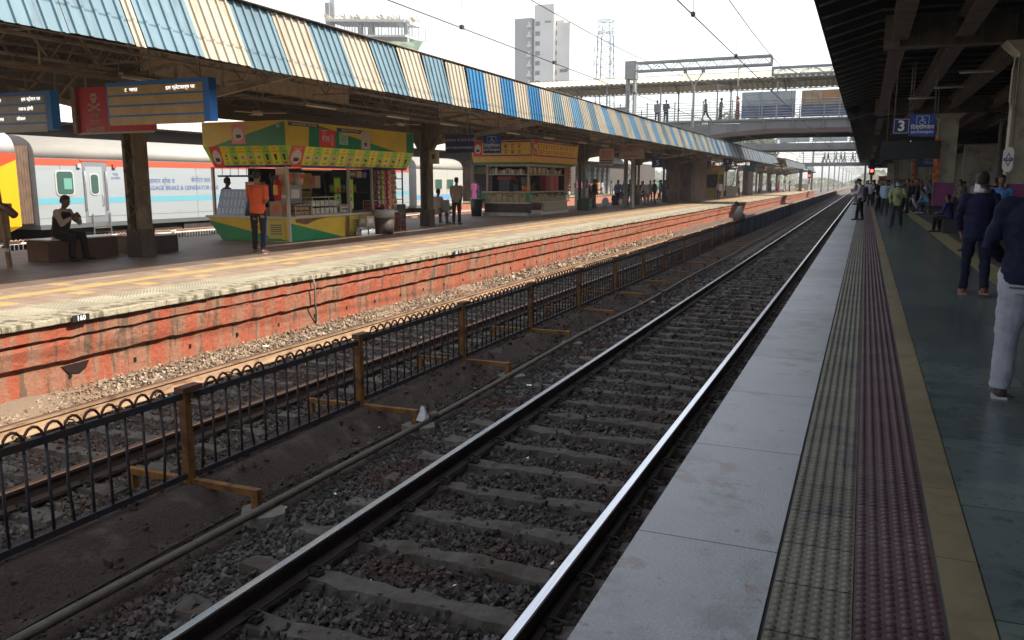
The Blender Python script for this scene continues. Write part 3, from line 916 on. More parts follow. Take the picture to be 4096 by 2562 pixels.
# hanging tube lights and fans under the island canopy
M_tube = mat("tube_glass", (.75, .68, .52), .3)
M_lamp = mat("lamp_housing", (.3, .27, .22), .6)
def tube_light(loc, rz, label):
    t = thing("tube_light", label, "tube light", loc, rz, "unlit tube lights hung under the island canopy")
    b = MB(); b.box(-.62, .62, -.05, .05, .0, .05); b.hexa([(-.62, -.09, 0), (.62, -.09, 0), (.62, -.05, .0), (-.62, -.05, 0)], [(-.62, -.05, .04), (.62, -.05, .04), (.62, -.05, .05), (-.62, -.05, .05)])
    b.build("housing", M_lamp, t)
    MB().cone((-.6, 0, -.03), (.6, 0, -.03), .019, .019, 8).build("tube", M_tube, t)
    return t
tl = [(-12.0, 11.6, 3.42, "nearest tube light, hanging beside the red danger board"), (-12.3, 17.2, 3.42, "tube light hanging above the left end of the yellow and green stall"),
      (-12.3, 20.8, 3.42, "tube light hanging above the menu boards of the yellow and green stall"), (-12.3, 24.0, 3.42, "tube light hanging at the right end of the yellow and green stall"),
      (-12.3, 29.2, 3.42, "tube light hanging behind the blue seat sign"), (-12.3, 33.0, 3.42, "tube light hanging just before the orange menu stall"),
      (-12.3, 37.5, 3.42, "tube light hanging over the orange menu stall"), (-12.3, 41.2, 3.42, "tube light hanging past the orange menu stall")]
for x, y, z, lb in tl: tube_light((x, y, z), PI / 2, lb)
for i in range(8): tube_light((-12.3, 46 + i * 4.5, 3.42), PI / 2, "first second third fourth fifth sixth seventh eighth ninth".split()[i] + " small tube light far along under the canopy, counting away from the orange menu stall")
M_fan = mat("fan_dusty", (.42, .33, .22), .6)
def fan(loc, a, label):
    t = thing("ceiling_fan", label, "ceiling fan", loc, a, "dusty fans under the island canopy")
    MB().cone((0, 0, .05), (0, 0, .9), .012, .012, 6).build("rod", M_steeld, t)
    MB().cone((0, 0, -.05), (0, 0, .05), .1, .12, 14).build("motor", M_fan, t)
    for i in range(3):
        an = i * 2 * PI / 3
        ca, sa = math.cos(an), math.sin(an)
        pts = [(.12, -.05), (.62, -.085), (.66, 0), (.62, .06), (.12, .03)]
        b = MB(); b.prism([(p * ca - q * sa, p * sa + q * ca) for p, q in pts], 'z', -.006, .004)
        b.build("blade", M_fan, t)
fan((-12.9, 15.6, 3.15), .4, "ceiling fan above the blue train indicator board")
fan((-12.9, 22.0, 3.3), 1.0, "ceiling fan above the right half of the yellow and green stall")
fan((-13.4, 34.0, 3.0), .2, "ceiling fan in front of the orange menu board")

# ================================================================ CANOPY OVER OUR PLATFORM
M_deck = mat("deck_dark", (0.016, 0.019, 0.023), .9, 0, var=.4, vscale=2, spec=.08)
M_beam3 = mat("beam_olive", (0.125, 0.106, 0.082), .85, 0, var=.35, vscale=3, spec=.2)
M_beam3b = mat("beam_grey", (0.15, 0.128, 0.11), .8, 0, var=.3, vscale=3, spec=.2)
M_pil = mat("pillar_cream", (0.35, 0.32, 0.25), .8, 0, var=.12, vscale=2, dirt=(.18, .16, .12), dscale=1.6)
M_pink = mat("pillar_purple", (0.22, 0.055, 0.17), .7, 0, var=.12, vscale=3)
can3 = thing("platform_canopy", "high dark canopy with deep beams over the near platform", "canopy", (0, 0, 0))
def corr(b, y0, y1, pts, pitch, h, m=0):
    ys_ = []
    y = y0
    while y < y1:
        ys_ += [(y, 0), (y + pitch * .25, h), (y + pitch * .55, h), (y + pitch * .8, 0)]; y += pitch
    n = len(pts)
    b.add([(px, yy, pz + d) for yy, d in ys_ for px, pz in pts], [(i * n + q, i * n + q + 1, (i + 1) * n + q + 1, (i + 1) * n + q) for i in range(len(ys_) - 1) for q in range(n - 1)], m)
b = MB()
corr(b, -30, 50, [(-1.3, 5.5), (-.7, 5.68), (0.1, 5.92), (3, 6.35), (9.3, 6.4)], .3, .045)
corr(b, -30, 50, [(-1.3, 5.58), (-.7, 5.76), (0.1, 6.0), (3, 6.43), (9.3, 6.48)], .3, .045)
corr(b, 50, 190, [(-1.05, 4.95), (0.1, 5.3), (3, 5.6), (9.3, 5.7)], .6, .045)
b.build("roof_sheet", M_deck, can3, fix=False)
b = MB()
for y in np.arange(-29, 190, 1.55):
    zo = 0 if y < 50 else -.6
    b.beam((-1.22, y, 5.47 + zo + (.02 if zo == 0 else .06)), (.15, y, 5.86 + zo + .03), .03, .05)
    b.box(.15, 9.2, y - .03, y + .03, 5.84 + zo, 5.9 + zo)
b.build("purlins", M_beam3, can3)
BY = [.8, 23.8, 46.6, 70, 93, 116, 140, 163, 186]
for y in BY:
    zb, zt = (4.9, 5.72) if y < 50 else (4.35, 5.12)
    b = MB()
    b.box(.2, 8.9, y - .012, y + .012, zb + .04, zt - .04)
    b.box(.2, 8.9, y - .2, y + .2, zb, zb + .04); b.box(.2, 8.9, y - .2, y + .2, zt - .04, zt)
    for x in (.55, 1.0, 1.8, 2.4, 3.1, 4.1, 5, 6, 7, 8):
        b.box(x - .01, x + .01, y - .17, y - .013, zb + .041, zt - .041)
    b.build("cross_beam", M_beam3, can3)
for x in (.56, 1.98, 3.6, 5.4, 7.2):
    b = MB()
    for y0, y1, zo in ((-28, 50, 0), (50, 186, -.58)):
        for a, c in zip(BY[:-1], BY[1:]):
            if not (y0 <= a < y1): continue
            b.box(x - .19, x + .19, a + .21, c - .21, 5.1 + zo, 5.13 + zo)
            b.box(x - .012, x + .012, a + .21, c - .21, 5.13 + zo, 5.55 + zo)
            b.box(x - .19, x + .19, a + .21, c - .21, 5.55 + zo, 5.58 + zo)
    b.build("long_beam", M_beam3b, can3)
# torn edge of the first section
b = MB()
for k in range(16):
    y = 49.3 + k * .06; b.add([(-1.25 + k * .06, y, 5.5 + k * .02), (-1.18 + k * .06, y + .05, 5.52 + k * .02), (-1.2 + k * .06, y + .02, 5.25 - random.random() * .4)], [(0, 1, 2)])
b.build("torn_edge", M_deck, can3, fix=False)
b = MB(); b.add([(-1.3, 49.9, 5.52), (.1, 49.9, 5.98), (3, 49.9, 6.42), (9.3, 49.9, 6.48), (9.3, 50.1, 5.6), (-1.05, 50.1, 4.9)], [(0, 1, 2, 3, 4, 5)])
b.build("end_sheet", M_deck, can3, fix=False)
for i, y in enumerate([.8, 23.75, 47.0, 70, 93, 116, 140]):
    for x0, x1 in ((3.16, 4.02), (7.3, 8.0)):
        zt = 4.9 if y < 50 else 4.35
        b = MB()
        b.box(x0, x1, y - .45, y + .45, 1.55, zt - .3, 0)
        b.box(x0 - .012, x1 + .012, y - .462, y + .462, 0, 1.55, 1)
        b.hexa([(x0, y - .45, zt - .3), (x1, y - .45, zt - .3), (x1, y + .45, zt - .3), (x0, y + .45, zt - .3)],
               [(x0 - .3, y - .5, zt - .002), (x1 + .3, y - .5, zt - .002), (x1 + .3, y + .5, zt - .002), (x0 - .3, y + .5, zt - .002)], 0)
        if x0 < 5: b.cone((x0 - .05, y - .5, .8), (x0 - .05, y - .5, zt - .4), .035, .035, 8, 0)
        b.build("pillar", [M_pil, M_pink], can3)
M_bench = mat("bench_granite", (0.03, 0.028, 0.03), .4, 0, var=.2)
for i, y in enumerate([47.0, 70, 93]):
    b = MB(); b.box(2.85, 4.33, y - .85, y + .85, .36, .42); b.box(2.98, 4.2, y - .72, y + .72, 0, .359)
    tag(b.build("pillar_bench", M_bench, bevel=.01), ("dark stone seat around the purple pillar under the wheelchair sign", "dark stone seat around the second farther purple pillar", "dark stone seat around the third farther purple pillar")[i], "bench")
# unlit tubes and lamps up in the near canopy
for i, (x, y, lb) in enumerate(((3.0, 30.5, "tube light high under the dark near canopy, nearest the right edge"), (2.6, 35, "tube light high under the dark near canopy, middle of three"), (1.9, 39, "tube light high under the dark near canopy, farthest of three"))):
    t = thing("tube_light", lb, "tube light", (x, y, 5.02), 0)
    MB().box(-.5, .5, -.03, .03, 0, .05).build("housing", M_lamp, t)
    MB().cone((-.48, 0, -.02), (.48, 0, -.02), .018, .018, 6).build("tube", mat("tube_white", (.85, .85, .85), .3), t)

# conduit down the right pillar
b = MB().tube([(3.08, 23.2, 4.5), (3.04, 23.2, 4.2), (3.04, 23.22, 3.5), (3.1, 23.3, 3.3)], .03, 7)
tag(b.build("pillar_conduit", mat("conduit_cream", (.35, .31, .22), .6)), "cream conduit running down the corner of the nearest pillar", "conduit")

# ================================================================ FOOTBRIDGES
M_fobg = mat("girder_grey", (0.14, 0.147, 0.15), .6, 0, var=.15, vscale=.8, dirt=(.2, .17, .14), dscale=1.2, dlo=.6, dhi=.75)
M_fobr = mat("bridge_rail_grey", (0.22, 0.23, 0.24), .5, 0, var=.1)
M_fobdark = mat("bridge_soffit", (0.1, 0.07, 0.06), .8)
M_fobroof = mat("bridge_roof_cream", (0.5, 0.46, 0.31), .6, 0, var=.12, vscale=1)
M_bluep = mat("board_blue", (0.07, 0.1, 0.19), .7, 0, var=.3, vscale=1.5, dirt=(.14, .15, .18), dscale=1.5)
M_greyp = mat("board_grey", (0.25, 0.29, 0.31), .7, 0, var=.2, vscale=1.5)
M_tanp = mat("board_tan", (0.3, 0.22, 0.14), .8, 0, var=.3, vscale=1.5, dirt=(.17, .12, .08), dscale=2)
M_palep = mat("board_pale_blue", (0.3, 0.36, 0.4), .6, 0, var=.1, vscale=1)

f1 = thing("footbridge", "roofed footbridge crossing high above all the tracks with people walking on it", "footbridge", (0, 66.5, 0))
b = MB()
b.box(-46, 14, -3.4, 3.4, 5.98, 6.08)
b.build("deck", M_fobg, f1)
for sy in (-3.4, 3.4):
    b = MB()
    top = 5.98; prof_ = [(-46, top), (14, top), (14, 5.2), (1.5, 5.2), (-6.5, 5.22), (-9.3, 5.05), (-11, 4.8), (-14, 4.7), (-18, 5.1), (-46, 5.2)]
    b.prism(prof_, 'y', sy - .02, sy + .02)
    b.box(-46, 14, sy - .18, sy + .18, 5.93, 5.979)
    for x in np.arange(-45, 14, 2.0): b.box(x - .04, x + .04, sy - .16, sy + .16, 5.3, 5.929)
    b.build("girder", M_fobg, f1)
    b = MB()
    for pa, pc in zip([(14, 5.2), (1.5, 5.2), (-6.5, 5.22), (-9.3, 5.05), (-11, 4.8)], [(1.5, 5.2), (-6.5, 5.22), (-9.3, 5.05), (-11, 4.8), (-14, 4.7)]):
        b.beam((pa[0], sy, pa[1] - .02), (pc[0], sy, pc[1] - .02), .05, .34)
    b.build("bottom_flange", M_fobdark, f1)
b = MB()
for x in np.arange(-45, 14, 2.0): b.box(x - .06, x + .06, -3.2, 3.2, 5.55, 5.9)
b.build("floor_joists", M_fobdark, f1)
for sy in (-3.3, 3.3):
    b = MB()
    for z in np.arange(6.25, 7.5, .185): b.cone((-46, sy, z), (14, sy, z), .022, .022, 5)
    for x in np.arange(-45, 14, 2.1): b.box(x - .035, x + .035, sy - .05, sy + .05, 5.7, 7.5)
    b.build("railing", M_fobr, f1)
for x in np.arange(-44, 14, 4.2):
    b = MB()
    for sy in (-3.25, 3.25):
        b.box(x - .05, x + .05, sy - .05, sy + .05, 6.08, 8.9)
        b.beam((x, sy, 8.5), (x, sy * .55, 9.2), .05, .06)
    b.beam((x, -3.6, 8.85), (x, 0, 9.65), .06, .08); b.beam((x, 3.6, 8.85), (x, 0, 9.65), .06, .08)
    b.build("roof_post", M_fobr, f1)
def corrx(name, x0, x1, pts, pitch, h, m, parent):
    xs_ = []
    x = x0
    while x < x1: xs_ += [(x, 0), (x + pitch * .25, h), (x + pitch * .55, h), (x + pitch * .8, 0)]; x += pitch
    n = len(pts)
    b = MB(); b.add([(xx, py, pz + d) for xx, d in xs_ for py, pz in pts], [(i * n + q, i * n + q + 1, (i + 1) * n + q + 1, (i + 1) * n + q) for i in range(len(xs_) - 1) for q in range(n - 1)])
    return b.build(name, m, parent, fix=False)
corrx("roof_sheet", -46, 14, [(-3.9, 8.88), (0, 9.75), (3.9, 8.88)], .4, .05, M_fobroof, f1)
b = MB(); b.box(-46, 14, -.05, .05, 9.79, 9.83)
for yy, zz in ((-3.8, 8.84), (-2, 9.24), (2, 9.24), (3.8, 8.84)): b.box(-46, 14, yy - .04, yy + .04, zz - .03, zz + .03)
b.build("roof_purlins", M_fobr, f1)
b = MB(); b.box(-8.65, -4.95, -3.21, -3.19, 6.15, 7.05, 0); b.box(-8.65, -4.95, -3.21, -3.19, 7.05, 7.98, 1)
for x in (-7.4, -6.2): b.box(x - .02, x + .02, -3.23, -3.212, 6.15, 7.97, 1)
b.build("screen_board", [M_bluep, M_greyp], f1)
b = MB(); b.box(-4.55, -.6, -3.21, -3.19, 6.15, 7.0, 0); b.box(-4.55, -.6, -3.21, -3.19, 7.0, 7.95, 1); b.box(-3.2, -1.6, -3.23, -3.212, 7.2, 7.9, 2)
b.build("screen_board", [M_bluep, M_tanp, mat("board_rust", (.3, .17, .09), .8, 0, var=.2)], f1)
b = MB(); b.box(-21.5, -17.2, -3.21, -3.19, 6.4, 7.25, 0)
b.build("screen_board", [mat("board_brown", (.25, .19, .16), .8, 0, var=.3)], f1)
for x in (-13.5, -31):
    for ya in (-3.0, 2.3):
        b = MB(); b.box(x - .35, x + .35, ya, ya + .7, 0, 5.2); b.build("pier", MATS.get("stair_brown") or mat("stair_brown", (.13, .085, .06), .85, 0, var=.35, vscale=1.5, dirt=(.07, .045, .035), dscale=1), f1)
b = MB(); b.box(4.5, 5.3, -3, 3, -0.01, 5.2); b.build("pier", M_fobg, f1)

f2 = thing("footbridge", "second footbridge with pale blue side panels behind the roofed one", "footbridge", (0, 105, 0))
b = MB(); b.box(-40, 12, -3, 3, 5.9, 6.0); b.build("deck", M_fobg, f2)
for sy in (-3, 3):
    b = MB(); b.box(-40, 12, sy - .03, sy + .03, 5.25, 5.9)
    for x in np.arange(-39, 12, 1.95): b.box(x - .05, x + .05, sy - .15, sy + .15, 5.4, 5.9)
    b.build("girder", M_fobg, f2)
    b = MB(); b.box(-40, 12, sy - .2, sy + .2, 5.2, 5.25); b.build("bottom_flange", M_fobdark, f2)
    b = MB()
    for z in np.arange(6.15, 7.8, .24): b.cone((-40, sy - .08, z), (12, sy - .08, z), .022, .022, 5)
    for x in np.arange(-39, 12, 1.95): b.box(x - .04, x + .04, sy - .14, sy - .06, 5.6, 7.9)
    b.build("railing", M_fobr, f2)
for x0, x1 in ((-9.4, -6.2), (-5.85, -2.2), (-1.9, 1.8), (2.1, 5.8)):
    b = MB(); b.box(x0, x1, -2.95, -2.93, 6.1, 8.3); b.box((x0 + x1) / 2 - .02, (x0 + x1) / 2 + .02, -2.97, -2.951, 6.1, 8.3)
    b.build("side_panel", M_palep, f2)
for x in (-13.2, 4.9):
    b = MB(); b.box(x - .3, x + .3, -2.6, 2.6, 0, 5.25); b.build("pier", MATS["stair_brown"], f2)

f3 = thing("footbridge", "farthest open footbridge with small people seen in the haze", "footbridge", (0, 150, 0))
b = MB(); b.box(-30, 12, -2, 2, 4.6, 4.75); b.box(-30, 12, -2.1, -2.0, 4.15, 4.75); b.build("deck", M_fobg, f3)
b = MB()
for z in np.arange(5, 6.2, .3): b.cone((-30, -2, z), (12, -2, z), .03, .03, 5)
for x in np.arange(-29, 12, 1.6): b.box(x - .04, x + .04, -2.05, -1.95, 4.6, 6.3)
for x in np.arange(-29, 12, 4.8): b.box(x - .05, x + .05, -2.05, -1.95, 4.6, 7.6)
b.build("railing", M_fobr, f3)
for x in (-10.2, 4.2):
    b = MB(); b.box(x - .25, x + .25, -.25, .25, -1, 4.6); b.build("pier", M_fobg, f3)
# its covered stair coming down to the island platform
st = thing("covered_stair", "pale ribbed roof over the stair coming down from the farthest footbridge", "staircase", (0, 0, 0))
b = MB()
for k in range(22):
    y0 = 128 + k; z0 = 4.3 + k * .17
    b.beam((-11.6, y0, z0 - .9), (-11.6, y0 + .99, z0 + .17 - .9), .08, .5)
    b.add([(-12.6, y0, z0 + .3), (-9.6, y0, z0 + .3), (-9.6, y0 + .97, z0 + .42), (-12.6, y0 + .97, z0 + .42)], [(0, 1, 2, 3)])
b.build("stair_roof", mat("stair_sheet_pale", (.5, .52, .5), .6, 0, var=.1), st, fix=False)

# stair block of the first bridge under the island canopy
b = MB(); b.box(-16.2, -13.85, 73.6, 79.7, 0, 4.2); b.box(-15.9, -14.2, 73.2, 73.59, 0, 3.6)
sb = b.build("stair_block", mat("stair_brown", (.13, .085, .06), .85, 0, var=.35, vscale=1.5, dirt=(.07, .045, .035), dscale=1))
tag(sb, "brown stair block standing on the island platform under the footbridge", "stair block")
stt = thing("staircase", "dark open staircase rising behind the yellow kiosk", "staircase", (-16.4, 104, 0))
b = MB()
for k in range(18): b.box(-1.2, 1.2, k * .33, k * .33 + .3, k * .2 + .1, k * .2 + .16)
b.build("treads", M_steel, stt)
b = MB(); b.beam((1.25, 0, .1), (1.25, 6, 3.75), .05, .3); b.beam((-1.25, 0, .1), (-1.25, 6, 3.75), .05, .3); b.beam((1.25, 0, 1.1), (1.25, 6, 4.7), .05, .05)
b.build("stringers", M_fobr, stt)

# ================================================================ OVERHEAD LINE
M_wire = mat("wire_dark", (.05, .05, .055), .5, .3)
M_mast = mat("mast_grey", (.2, .215, .215), .55, .2, var=.15)
M_ins = mat("insulator_brown", (.2, .08, .05), .35)
def gantry(x0, x1, y, z0, z1, label, mastx, mz0):
    t = thing("catenary_gantry", label, "overhead line gantry", (0, y, 0))
    b = MB()
    for yy in (-.3, .3):
        b.beam((x0, yy, z1), (x1, yy, z1), .1, .1); b.beam((x0, yy, z0), (x1, yy, z0), .1, .1)
        n = 8
        for i in range(n):
            a = x0 + (x1 - x0) * i / n; c = x0 + (x1 - x0) * (i + .5) / n; e = x0 + (x1 - x0) * (i + 1) / n
            b.beam((a, yy, z0), (c, yy, z1), .035, .035); b.beam((c, yy, z1), (e, yy, z0), .035, .035)
    b.beam((x1, -.3, z0), (x1, -.3, z1), .08, .08); b.beam((x1, .3, z0), (x1, .3, z1), .08, .08)
    b.beam((x1, -.3, z1), (x1, .3, z1), .07, .07); b.beam((x1, -.3, z0), (x1, .3, z0), .07, .07)
    b.build("boom", M_mast, t)
    b = MB()
    for sx in (-.22, .22): b.box(mastx + sx - .05, mastx + sx + .05, -.3, .3, mz0, z1 + .1)
    for i in range(14):
        za = mz0 + (z1 - .9 - mz0) * i / 14; zb = mz0 + (z1 - .9 - mz0) * (i + 1) / 14; s_ = 1 if i % 2 else -1
        b.beam((mastx - s_ * .2, -.31, za), (mastx + s_ * .2, -.31, zb), .08, .02)
    b.box(mastx - .33, mastx + .33, -.33, .33, z0 - .45, z1 + .12)
    b.build("mast", M_mast, t)
    return t
gt = gantry(-13.0, -5.3, 50, 8.1, 8.57, "nearest overhead line gantry with a lattice arm reaching over the tracks", -13.35, 0)
def drop(t, x, y, z0, z1, label_bits=True):
    b = MB(); b.box(x - .06, x + .06, -.06, .06, z0, z1)
    b.beam((x, 0, z1 - .05), (x - .5, 0, z1 + .75), .06, .06); b.beam((x, 0, z1 - .05), (x + .5, 0, z1 + .75), .06, .06)
    b.box(x - .62, x - .42, -.1, .1, z1 + .7, z1 + .95); b.box(x + .42, x + .62, -.1, .1, z1 + .7, z1 + .95)
    b.build("drop_mast", M_mast, t)
drop(gt, -9.6, 0, 4.75, 7.15)
b = MB(); b.cone((-9.5, 0, 4.95), (-6.9, 0, 4.9), .022, .022, 6)
b.cone((-9.5, 0, 4.85), (-9.2, 0, 4.9), .03, .03, 6); b.build("cantilever_arm", M_mast, gt)
b = MB()
for k in range(4): b.cone((-9.05 + k * .09, 0, 4.93), (-9.0 + k * .09, 0, 4.93), .07, .07, 8)
b.build("insulator", mat("insulator_white", (.6, .5, .45), .4), gt)
b = MB(); b.cone((-7.1, 0, 8.1), (-7.1, 0, 6.4), .03, .03, 6); b.beam((-7.1, 0, 7.9), (-6.7, 0, 8.3), .05, .05); b.build("hanger", M_mast, gt)
b = MB()
for k in range(5): b.cone((-7.1, 0, 6.45 - k * .1), (-7.1, 0, 6.39 - k * .1), .07, .07, 8)
b.build("insulator", M_ins, gt)
gt2 = gantry(-2.0 + 9, -6.0, 57.5, 8.4, 8.85, "second overhead line gantry arm meeting the dark canopy edge", 7.4, 0)
for i, y in enumerate((175, 215, 255, 300, 350, 410, 480, 560, 660)):
    t = thing("catenary_portal", "hazy overhead line portal spanning the tracks beyond the platforms, number %s away" % ("first second third fourth fifth sixth seventh eighth ninth".split()[i]), "overhead line portal", (0, y, -1.1), 0, "overhead line portals fading into the haze")
    b = MB()
    for x in (-9.8, -.2, 9): b.box(x - .18, x + .18, -.18, .18, 0, 8.6)
    b.build("masts", M_mast, t)
    b = MB(); lattice(b, (-9.8, 0, 8.6), (9, 0, 8.6), .6, 14, .1, 0, .05)
    for x in (-7.2, -2.5, 2.2, 6.4):
        b.box(x - .04, x + .04, -.04, .04, 6.2, 8); b.beam((x, 0, 6.3), (x + 1.3, 0, 6.5), .04, .04); b.beam((x, 0, 7.6), (x + 1.3, 0, 6.9), .04, .04)
    b.build("boom", M_mast, t)
def wire(pts, r, label):
    b = MB(); b.tube(pts, r, 5)
    return b
def sag(x, y0, y1, z0, z1, s_, n=14):
    return [(x, y0 + (y1 - y0) * i / n, z0 + (z1 - z0) * i / n - s_ * 4 * (i / n) * (1 - i / n)) for i in range(n + 1)]
for xw, zc, zm, zmid, lab in ((-7.1, 4.42, 6.95, 1.4, "above the sunlit track"), (-2.82, 4.33, 6.6, 1.35, "above the nearest track")):
    t = thing("catenary_wire", "overhead wire pair with droppers hanging " + lab, "overhead wire", (xw, 0, 0))
    b = MB(); b.tube([(0, -5, zc), (0, 50, zc), (.15, 106, zc), (0, 300, zc), (0, 600, zc)], .011, 5); b.build("contact_wire", M_wire, t)
    b = MB(); pts = sag(0, -6, 50, zm, zm, zmid) + sag(0, 50, 106, zm, zm - .6, zmid)[1:]
    for y in np.arange(106, 600, 56): pts += sag(0, y, y + 56, zm - .6, zm - .6, 1.1)[1:]
    b.tube(pts, .011, 5); b.build("messenger_wire", M_wire, t)
    for y in (1, 7.5, 14.4, 19.4, 27, 34, 41, 47, 56, 64, 72, 80, 90, 100):
        yy = [p[1] for p in pts]; zz_ = [p[2] for p in pts]
        b = MB(); b.cone((0, y, zc), (0, y, float(np.interp(y, yy, zz_))), .005, .005, 4, 0, False)
        b.box(-.03, .03, y - .05, y + .05, zc - .02, zc + .05)
        b.build("dropper", M_wire, t)
# two slack cables crossing near the bridge
b = MB(); b.tube([(-5.6, 57.5, 8.4), (-6.5, 55, 7.0), (-8.4, 50, 6.3), (-9.6, 50, 6.9)], .012, 5)
tag(b.build("slack_cable", M_wire), "slack black cable hanging between the two gantries in front of the footbridge", "cable")

# ================================================================ FAR BUILDINGS
M_tow = mat("tower_white", (.5, .5, .48), .8, 0, var=.1, vscale=.15)
M_towg = mat("tower_grey", (.27, .28, .28), .8, 0, var=.1, vscale=.15)
M_glass = mat("tower_glass", (.08, .1, .11), .2)
tw = thing("apartment_tower", "tall pale apartment tower with a narrow higher core and grey left block", "building", (-95, 250, 0))
b = MB(); b.box(-9.8, -4, 0, 16, 0, 52); b.build("left_block", M_towg, tw)
b = MB(); b.box(-4, -2.9, 1.5, 14, 0, 51); b.box(-2.9, 3.5, -.5, 14, 0, 55.5); b.box(3.5, 8.2, 1.0, 13, 0, 50); b.box(3.5, 6, 2, 10, 50, 51); b.build("wall", M_tow, tw)
for k in range(15):
    z = 8 + k * 2.95
    b = MB(); b.box(-2.6, -1.1, -.53, -.505, z, z + 1.3); b.build("window", M_glass, tw)
    b = MB(); b.box(-5.4, -4.0, -.8, 0, z - .3, z); b.box(-5.4, -4.0, -.85, -.8, z, z + .5); b.box(-4.9, -4.3, -.9, -.86, z + .5, z + 1.4); b.build("balcony", M_tow, tw)
    b = MB(); b.box(3.6, 4.0, .96, .995, z, z + 1.4); b.build("window", M_glass, tw)
b = MB(); b.box(.5, 2.6, -.56, -.505, 50, 50.6); b.build("sign_band", mat("sign_dim", (.15, .15, .15), .8), tw)
b = MB(); b.box(5, 7.6, .9, .99, 35.2, 36.2); b.build("window", M_glass, tw)
rt = thing("radio_mast", "thin lattice radio mast standing against the white sky", "radio mast", (-75, 250, 0))
b = MB()
def w_at(z): return 1.9 + max(0, (45 - z)) * .022
for sx in (-1, 1):
    for sy in (-1, 1):
        b.beam((sx * w_at(20), sy * w_at(20), 20), (sx * w_at(45), sy * w_at(45), 45), .24, .24)
        b.beam((sx * 1.7, sy * 1.7, 45), (sx * 1.7, sy * 1.7, 49), .14, .14)
for k in range(13):
    z = 21 + k * 2.2; w0 = w_at(z); w1 = w_at(z + 2.2)
    for sy in (-1, 1):
        b.beam((-w0, sy * w0, z), (w0, sy * w0, z), .1, .1); b.beam((-w0, sy * w0, z), (w1, sy * w1, z + 2.2), .07, .07); b.beam((w0, sy * w0, z), (-w1, sy * w1, z + 2.2), .07, .07)
        b.beam((sy * w0, -w0, z), (sy * w1, w1, z + 2.2), .07, .07)
b.build("lattice", mat("radio_mast_dark", (.05, .05, .05), .6), rt)
for z in (46, 49.3):
    b = MB(); pts = [(2.7 * math.cos(a), 2.7 * math.sin(a), z) for a in np.linspace(0, 2 * PI, 17)]; b.tube(pts, .1, 4)
    for k in range(8): a = k * PI / 4; b.beam((0, 0, z), (2.7 * math.cos(a), 2.7 * math.sin(a), z), .08, .08)
    b.build("platform_ring", M_mast, rt)
b = MB()
for s_ in (-1, 1):
    for z in (30, 36, 40): b.box(s_ * 2.7 - .2, s_ * 2.7 + .2, -2.8, -2.4, z, z + 1.6)
b.build("antenna", M_tow, rt)

cb = thing("unfinished_building", "unfinished concrete building with scaffold props and green netting", "building", (-94, 150, 0))
b = MB(); b.box(-11, 6, 0, 8, 0, 28.2); b.build("lower_block", M_towg, cb)
b = MB()
b.prism([(-11.5, 31.3), (8, 30.0), (8, 30.4), (-11.5, 31.7)], 'y', -1, 6); b.prism([(-11, 34.3), (7.8, 32.8), (7.8, 33.3), (-11, 34.8)], 'y', -1, 6)
b.build("slab", M_tow, cb)
b = MB()
for k in range(26):
    x = -10.5 + k * .8
    for yy in (-.6, 6): b.box(x - .06, x + .06, yy, yy + .12, 30.4 + (-x) * .06, 33.6 + (-x) * .06)
for x in (-10, -3.2, -.6, 7.5): b.box(x - .4, x + .4, 0, .8, 29, 33.5)
b.build("props", M_towg, cb)
b = MB()
random.seed(5)
for k in range(60):
    x = random.uniform(-11, 10); z = 34.8 - (x + 11) * .085
    b.beam((x, -1 + random.random() * 3, z), (x + random.uniform(-.6, .6), -1, z + random.uniform(.3, 1.1)), .15, .15)
b.build("formwork", mat("timber_pale", (.4, .34, .24), .9), cb)
b = MB(); vs = []
for i in range(15):
    for j in range(4):
        vs.append((-12 + i * 1.75, -1.2 - j * .9 + random.uniform(-.2, .2), 29.8 - j * .75 - i * .06 + random.uniform(-.15, .15)))
b.add(vs, [(i * 4 + j, i * 4 + j + 1, (i + 1) * 4 + j + 1, (i + 1) * 4 + j) for i in range(14) for j in range(3)])
b.build("safety_net", mat("net_green", (.16, .22, .15), .9), cb, fix=False)
hs = thing("hoist_tower", "narrow meshed hoist tower beside the unfinished building", "hoist tower", (-105.2, 151, 0))
b = MB(); b.box(-1, 0, 0, 1.5, 20, 38.4); b.build("shaft", M_towg, hs)
b = MB(); lattice(b, (.2, 0, 39.5), (1.4, 0, 39.5), 20, 8, .1, 0, .06); b.build("lattice", M_mast, hs)
bb = MB(); bb.box(-6, 7, 0, 8, 0, 31); bb.box(-7, 8, -.6, 8, 31, 31.6)
ob = bb.build("low_block", M_towg); ob.location = (-108, 240, 0)
tag(ob, "low grey block in front of the pale tower with a flat roof", "building")

